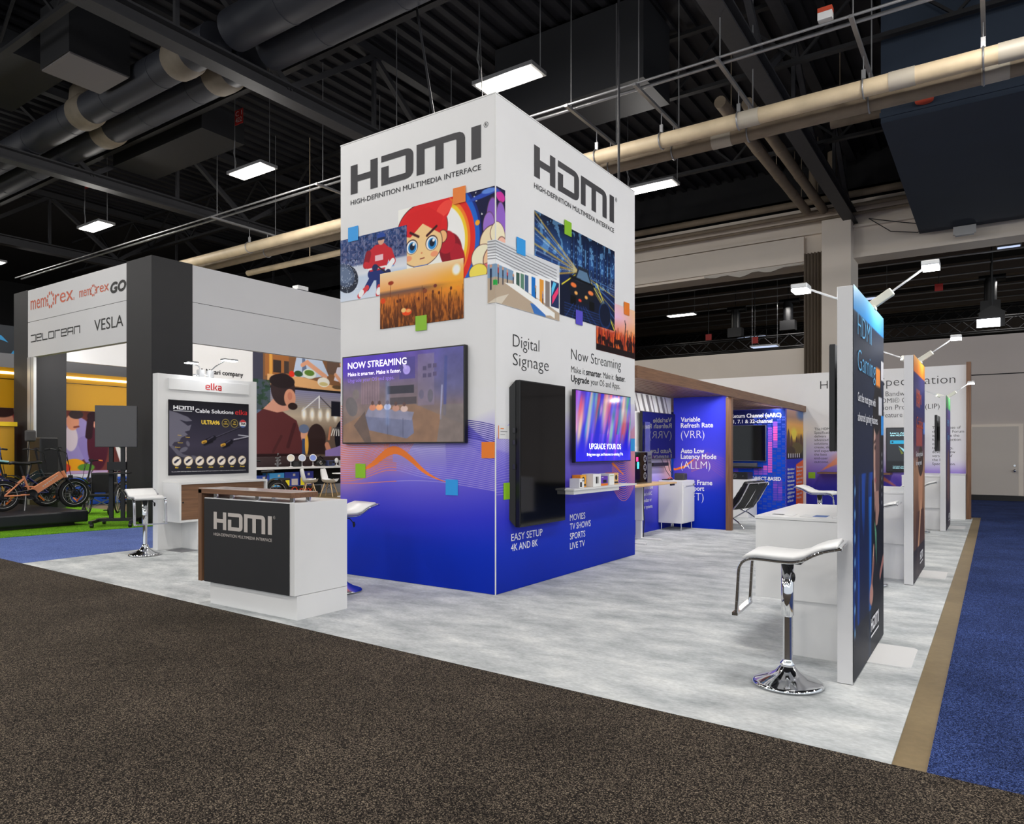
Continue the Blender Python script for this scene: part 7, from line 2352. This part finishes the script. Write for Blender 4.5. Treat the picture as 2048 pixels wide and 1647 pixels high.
put(make_bike('peach orange electric bike nearest on the black platform', (226, 146, 104)), -15.28, 5.60, PZ, 88)
put(make_bike('navy blue electric bike facing left behind the peach orange one', (22, 26, 84)), -15.95, 6.62, PZ, -90)
put(make_bike('black electric bike with pale teal trim along its long saddle, behind the navy one', (26, 40, 44), trim_c=(150, 206, 214), saddle_long=True), -16.6, 5.75, PZ, 90)
put(make_bike('red framed electric bike at the back of the black platform', (170, 30, 34)), -17.25, 5.2, PZ, 90)
put(make_bike('dark bike with orange grips behind the wheelchair', (30, 30, 32), grip_c=(226, 120, 50), rad=0.31), -19.0, 9.85, 0.009, -90)
put(make_bike('black fat-tyred bike half hidden behind the cable poster kiosk', (20, 20, 22), rad=0.34, tyre=0.06, wb=1.1), -15.1, 11.55, 0.009, -90)
tb = thing('bike_seat_back', 'dark padded backrest rising above the bikes before the black column', 'backrest', (-16.9, 6.0, 1.2))
MB().box(-17.0, -16.9, 6.62, 6.82, 1.62, 1.86).build('pad', mat('dark_grey_pad', (62, 60, 60), 0.6), tb, bevel=0.03)
MB().cyl((-16.95, 6.7, 1.64), (-16.95, 6.6, 0.29), 0.012, 8).build('stay', M['black'], tb)
bx = thing('storage_case', 'large black case standing behind the bikes beside the aluminium post', 'case', (-17.6, 7.35, 0))
MB().box(-17.85, -17.3, 7.05, 7.42, 0.017, 1.72).build('shell', M['black'], bx, bevel=0.03)
for k, (y_, lb) in enumerate(((6.05, 'blue retail box behind the bikes, nearer the yellow stand'), (6.32, 'blue retail box beside the dark padded backrest'))):
    b_ = thing('blue_box', lb, 'box', (-17.75, y_, 0.292))
    MB().box(-17.87, -17.65, y_ - 0.11, y_ + 0.11, 0.292, 1.50).build('carton', mat('cobalt_carton', (20, 84, 196), 0.5), b_)
    MB().text('4K', PX(-17.65), y_ - 0.08, 1.32, 0.07, 0.15, 0.002, bold=0.04).build('box_lettering', M['ink_white'], b_)

# ------------------------------------------------------------ wheelchair
wh = thing('wheelchair', 'black folding wheelchair parked behind the black platform', 'wheelchair', (0, 0, 0))
for s_ in (-1, 1):
    w = MB()
    w.tube([(-0.12 + 0.29 * math.cos(t_), 0.30 * s_, 0.30 + 0.29 * math.sin(t_)) for t_ in [2 * PI * i / 32 for i in range(32)]], 0.018, 8, closed=True)
    wo = w.build('wheel', M['rubber'], wh)
    w = MB()
    w.tube([(-0.12 + 0.25 * math.cos(t_), 0.335 * s_, 0.30 + 0.25 * math.sin(t_)) for t_ in [2 * PI * i / 32 for i in range(32)]], 0.01, 6, closed=True)
    for i in range(10):
        t_ = 2 * PI * i / 10
        w.cyl((-0.12, 0.30 * s_, 0.30), (-0.12 + 0.28 * math.cos(t_), 0.30 * s_, 0.30 + 0.28 * math.sin(t_)), 0.004, 5)
    w.build('hand_rim', M['galv'], wo)
    w = MB()
    w.tube([(0.36 + 0.075 * math.cos(t_), 0.24 * s_, 0.09 + 0.075 * math.sin(t_)) for t_ in [2 * PI * i / 20 for i in range(20)]], 0.02, 8, closed=True)
    w.cyl((0.36, 0.24 * s_ - 0.02, 0.09), (0.36, 0.24 * s_ + 0.02, 0.09), 0.06, 12)
    w.bar((0.36, 0.24 * s_, 0.09), (0.33, 0.24 * s_, 0.28), 0.03, 0.05)
    w.build('caster', M['black'], wh)
    w = MB()
    w.tube([(-0.32, 0.26 * s_, 0.95), (-0.22, 0.26 * s_, 0.93), (-0.20, 0.26 * s_, 0.40), (0.32, 0.26 * s_, 0.38), (0.44, 0.26 * s_, 0.14), (0.54, 0.26 * s_, 0.12)], 0.013, 8)
    w.tube([(-0.20, 0.27 * s_, 0.66), (0.22, 0.27 * s_, 0.66), (0.25, 0.27 * s_, 0.40)], 0.012, 8)
    w.build('side_frame', M['black'], wh)
    w = MB().box(-0.16, 0.2, 0.27 * s_ - 0.03, 0.27 * s_ + 0.03, 0.665, 0.70)
    w.build('armrest', M['black'], wh, bevel=0.01)
    w = MB().box(0.44, 0.58, 0.25 * s_ - 0.07, 0.25 * s_ + 0.07, 0.105, 0.12)
    w.build('footplate', M['black'], wh)
w = MB().bar((0.0, -0.25, 0.12), (0.0, 0.25, 0.38), 0.02, 0.02).bar((0.0, 0.25, 0.12), (0.0, -0.25, 0.38), 0.02, 0.02)
w.build('cross_brace', M['galv'], wh)
MB().box(-0.18, 0.26, -0.24, 0.24, 0.39, 0.44).build('seat', M['rubber'], wh, bevel=0.015)
MB().box(-0.235, -0.20, -0.25, 0.25, 0.46, 0.88).build('backrest', M['rubber'], wh, bevel=0.01)
wh.location = (-16.55, 7.98, 0.017)
wh.rotation_euler = (0, 0, math.radians(-40))

# ------------------------------------------------------------ screen on a rolling stand
rs = thing('screen_stand', 'grey screen on a black rolling stand beside the black column', 'screen stand', (0, 0, 0))
for y_ in (-0.10, 0.10):
    MB().box(-0.03, 0.03, y_ - 0.035, y_ + 0.035, 0.12, 1.5).build('upright', M['black'], rs)
for s_ in (-1, 1):
    MB().bar((-0.38, 0.30 * s_, 0.10), (0.40, 0.34 * s_, 0.10), 0.06, 0.05).build('foot', M['black'], rs)
    for x_ in (-0.35, 0.37):
        w = MB().cyl((x_, 0.32 * s_ - 0.025, 0.04), (x_, 0.32 * s_ + 0.025, 0.04), 0.04, 14)
        w.box(x_ - 0.02, x_ + 0.02, 0.32 * s_ - 0.02, 0.32 * s_ + 0.02, 0.04, 0.09)
        w.build('caster', M['black'], rs)
MB().box(-0.06, 0.06, -0.34, 0.34, 0.09, 0.14).build('base_bar', M['black'], rs)
MB().box(-0.12, 0.24, -0.36, 0.22, 0.98, 1.0).build('shelf', M['black'], rs)
MB().box(-0.05, 0.05, -0.16, 0.16, 1.05, 1.2).build('equipment_box', M['black'], rs)
MB().box(0.03, 0.07, -0.36, 0.36, 1.48, 2.26).build('screen', mat('dark_grey_bezel', (60, 60, 62), 0.4), rs, bevel=0.004)
MB().box(0.07, 0.073, -0.35, 0.35, 1.49, 2.25).build('glass', mat('grey_reflective_glass', (84, 82, 82), 0.12), rs)
rs.location = (-13.72, 6.90, 0.017)
rs.rotation_euler = (0, 0, math.radians(-42))

# ------------------------------------------------------------ display counter, goods and chairs in front of the mural
dc = thing('display_counter', 'long white display table before the mural, full of small goods', 'table', (-18.4, 15, 0))
MB().box(-18.75, -18.2, 13.1, 17.6, 0.845, 0.905).build('table_top', M['paint_white'], dc)
MB().box(-18.72, -18.3, 13.1, 17.6, 0.009, 0.30).build('base_shelf', mat('grey_shelf', (120, 120, 124), 0.5), dc)
MB().box(-18.75, -18.72, 13.1, 17.6, 0.30, 0.845).build('back_board', M['rubber'], dc)
MB().box(-18.26, -18.2, 17.0, 17.06, 0.30, 0.845).box(-18.26, -18.2, 13.12, 13.18, 0.30, 0.845).build('leg', M['paint_white'], dc)
t = MB().rect(PX(-18.3), 13.6, 15.75, 0.04, 0.29, 0.003, 0)
t.build('front_banner', M['rubber'], dc)
t = MB()
t.text('mem', PX(-18.3), 13.95, 0.09, 0.19, 0.52, 0.006)
t.text('rex', PX(-18.3), 14.88, 0.09, 0.19, 0.52, 0.006)
for i in range(9):
    t_ = 2 * PI * i / 9
    t.disc(PX(-18.3), 14.68 + 0.1 * math.cos(t_), 0.18 + 0.085 * math.sin(t_), 0.025, 0.006, 0, 8)
t.build('banner_lettering', mat('red_orange_ink', (222, 70, 30), 0.5), dc)
for k, (y_, h_, c_, lb) in enumerate(((14.05, 0.42, (60, 150, 210), 'light blue appliance box under the display table, left of the fat-tyred bike wheel'), (14.62, 0.44, (40, 60, 150), 'blue appliance box with a yellow corner, left of the white chairs'),
                                      (15.2, 0.45, (44, 50, 140), 'blue appliance box with a toaster picture just left of the white chairs'), (13.5, 0.36, (40, 70, 160), 'dark blue box behind the fat-tyred bike wheel'))):
    b_ = thing('appliance_box', lb, 'box', (-18.5, y_, 0.302), 'boxes under the display table')
    MB().box(-18.68, -18.34, y_ - 0.27, y_ + 0.27, 0.302, 0.302 + h_).build('carton', mat('blue_carton', c_, 0.5), b_)
    PB = PX(-18.34)
    q = MB().rect(PB, y_ - 0.25, y_ - 0.10, 0.32, 0.32 + h_ * 0.55, 0.003, 0)
    q.build('yellow_block', mat('lemon_print', (236, 220, 40), 0.5), b_)
    q = MB().rect(PB, y_ - 0.02, y_ + 0.22, 0.33, 0.33 + h_ * 0.45, 0.003).rect(PB, y_ + 0.03, y_ + 0.12, 0.33 + h_ * 0.65, 0.33 + h_ * 0.82, 0.003)
    q.build('product_picture', mat('silver_picture', (196, 186, 182), 0.5), b_)


def goods(name, label, cat, y_, build):
    r = thing(name, label, cat, (-18.45, y_, 0.907))
    build(r, y_)
    return r


def g_mirror(r, y_):
    gc_ = {14.62: (206, 196, 178), 15.06: (170, 180, 206), 15.5: (106, 130, 204)}[y_]  # what each mirror reflects is put into its glass colour
    q = MB()
    q.lathe([(0.0, 0.0), (0.07, 0.0), (0.07, 0.012), (0.012, 0.02), (0.01, 0.16), (0, 0.16)], (-18.4, y_, 0.907), 16)
    q.build('stand', M['paint_white'], r)
    q = MB()
    n = Vector((0.8, -0.5, 0.25))
    q.lathe([(0.095, 0.0), (0.12, 0.0), (0.12, 0.02), (0.095, 0.02)], (-18.4, y_, 1.18), 24, axis=n)
    q.build('ring', M['paint_white'], r)
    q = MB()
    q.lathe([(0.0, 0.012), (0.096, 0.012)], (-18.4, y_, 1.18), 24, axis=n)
    q.build('mirror_glass', mat('painted_mirror', gc_, 0.4), r)


def g_speaker(r, y_):
    MB().ball((-18.42, y_, 1.03), 0.16, 0.22, 0.122, 16).build('body', M['black'], r)
    MB().tube([(-18.42, y_ - 0.2, 1.08), (-18.42, y_, 1.24), (-18.42, y_ + 0.2, 1.08)], 0.018, 8).build('carry_handle', M['black'], r)
    q = MB().lathe([(0.03, 0.0), (0.06, 0.0), (0.06, 0.01), (0.03, 0.01)], (-18.27, y_ - 0.1, 1.02), 14, axis=(1, 0, 0))
    q.build('speaker_ring', M['chrome'], r)


def g_radio(c_):
    def f(r, y_):
        MB().box(-18.52, -18.34, y_ - 0.15, y_ + 0.15, 0.907, 1.09).build('case', mat('gadget_case', c_, 0.5), r, bevel=0.015)
        MB().rect(PX(-18.34), y_ - 0.11, y_ + 0.02, 0.94, 1.06, 0.003).build('grille', M['ink_dark'], r)
        MB().rect(PX(-18.34), y_ + 0.04, y_ + 0.13, 1.0, 1.06, 0.003).build('display', M['black'], r)
    return f


def g_fan(r, y_):
    q = MB().lathe([(0.0, 0), (0.05, 0), (0.05, 0.02), (0.012, 0.03), (0.012, 0.12)], (-18.4, y_, 0.907), 12)
    q.build('stand', M['paint_white'], r)
    MB().ball((-18.4, y_, 1.08), 0.035, 0.09, 0.09, 14).build('head', M['paint_white'], r)


def g_robot(r, y_):
    q = MB().cyl((-18.4, y_, 0.907), (-18.4, y_, 1.22), 0.03, 10)
    for dy, dz in ((-0.09, 1.0), (0.09, 1.02), (-0.07, 1.2), (0.08, 1.22), (0, 1.32), (-0.05, 1.1), (0.06, 1.12)):
        q.bar((-18.4, y_, dz - 0.05), (-18.38, y_ + dy, dz), 0.025, 0.025)
        q.ball((-18.38, y_ + dy, dz), 0.03, 0.03, 0.03, 8)
    q.build('figure', mat('silver_black_toy', (120, 120, 122), 0.3, 0.5), r)


goods('gadget_rack', 'silver and black cluttered gadget rack at the left end of the display table', 'gadget', 14.12, g_robot)
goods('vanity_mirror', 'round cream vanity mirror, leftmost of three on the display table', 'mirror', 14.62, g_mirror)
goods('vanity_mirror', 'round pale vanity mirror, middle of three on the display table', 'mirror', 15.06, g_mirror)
goods('vanity_mirror', 'round vanity mirror with painted blue light, rightmost of three on the display table', 'mirror', 15.5, g_mirror)
goods('boombox', 'rounded black portable speaker on the display table right of the mirrors', 'speaker', 15.82, g_speaker)
goods('boombox', 'low black speaker between the cream and the pale mirror', 'speaker', 14.84, g_radio((30, 30, 32)))
goods('box_set', 'dark box with a blue picture right of the rounded speaker', 'box', 16.23, g_radio((60, 70, 110)))
goods('desk_fan', 'small white round desk fan on the display table', 'fan', 16.5, g_fan)
goods('clock_radio', 'white clock radio at the right end of the display table', 'radio', 16.85, g_radio((206, 206, 204)))


def make_shell_chair(label):
    r = thing('shell_chair', label, 'chair', (0, 0, 0))
    q = MB()
    rows = []
    prof = [(0.24, 0.46, 0.20), (0.20, 0.44, 0.23), (0.0, 0.42, 0.24), (-0.14, 0.44, 0.24), (-0.20, 0.52, 0.235), (-0.235, 0.66, 0.22), (-0.26, 0.80, 0.18), (-0.265, 0.84, 0.12)]
    for x, z, hw in prof:
        row = []
        for j in range(9):
            s_ = -1 + j / 4
            up_ = 0.10 * abs(s_) ** 2.2 * (1.0 if z < 0.5 else 0.25)
            fw_ = 0.07 * abs(s_) ** 2 if z > 0.5 else 0
            row.append((x + fw_, hw * s_, z + up_))
        rows.append(row)
    vs = [p for r_ in rows for p in r_] + [(p[0] - 0.012, p[1], p[2] - 0.012) for r_ in rows for p in r_]
    K = len(rows) * 9
    fs = []
    for i in range(len(rows) - 1):
        for j in range(8):
            a_ = i * 9 + j
            fs.append((a_, a_ + 1, a_ + 10, a_ + 9))
            fs.append((K + a_, K + a_ + 9, K + a_ + 10, K + a_ + 1))
    q.add(vs, fs, 0, True)
    q.build('seat_shell', M['leather'], r)
    for sx in (-1, 1):
        for sy in (-1, 1):
            MB().tube([(0.10 * sx, 0.11 * sy, 0.405), (0.21 * sx, 0.21 * sy, 0.0)], [0.018, 0.011], 10).build('leg', M['pale_wood'], r)
    q = MB()
    for sy in (-1, 1):
        q.cyl((0.16, 0.16 * sy, 0.2), (-0.10, 0.11 * sy, 0.40), 0.005, 6)
        q.cyl((-0.16, 0.16 * sy, 0.2), (0.10, 0.11 * sy, 0.40), 0.005, 6)
    q.build('wire_brace', M['black'], r)
    return r


sc = make_shell_chair('white shell chair on wooden legs, the one farther from the round table')
put(sc, -17.45, 14.55, 0.009, 60)
dup(sc, (-17.0, 14.95, 0.009), math.radians(25), 'white shell chair on wooden legs next to the round table')
rt_ = thing('round_table', 'small white round table next to the white shell chairs', 'table', (-16.55, 15.2, 0))
MB().lathe([(0, 0.70), (0.40, 0.70), (0.40, 0.725), (0, 0.725)], (-16.55, 15.2, 0.009), 28).build('table_top', M['paint_white'], rt_)
MB().lathe([(0.25, 0), (0.25, 0.015), (0.03, 0.03), (0.03, 0.70)], (-16.55, 15.2, 0.009), 20).build('pedestal', M['paint_white'], rt_)
ot = thing('office_stool', 'low dark round stool between the bike wheel and the white chairs', 'stool', (-17.6, 13.75, 0.009))
MB().lathe([(0, 0.52), (0.17, 0.53), (0.18, 0.56), (0.15, 0.59), (0, 0.59)], (-17.6, 13.75, 0.009), 20).build('seat', M['rubber'], ot)
q = MB().cyl((-17.6, 13.75, 0.06), (-17.6, 13.75, 0.53), 0.02, 8)
for i in range(5):
    t_ = 2 * PI * i / 5
    q.bar((-17.6, 13.75, 0.08), (-17.6 + 0.22 * math.cos(t_), 13.75 + 0.22 * math.sin(t_), 0.05), 0.03, 0.025)
    q.ball((-17.6 + 0.22 * math.cos(t_), 13.75 + 0.22 * math.sin(t_), 0.034), 0.025, 0.025, 0.025, 8)
q.build('base', M['black'], ot)
tc_ = thing('cloth_table', 'table under a blue cloth beneath the couple photo', 'table', (-19.9, 9.7, 0))
MB().box(-20.2, -19.6, 8.7, 10.9, 0.009, 0.70).build('cloth', mat('royal_blue_cloth', (26, 82, 190), 0.8), tc_, bevel=0.02)
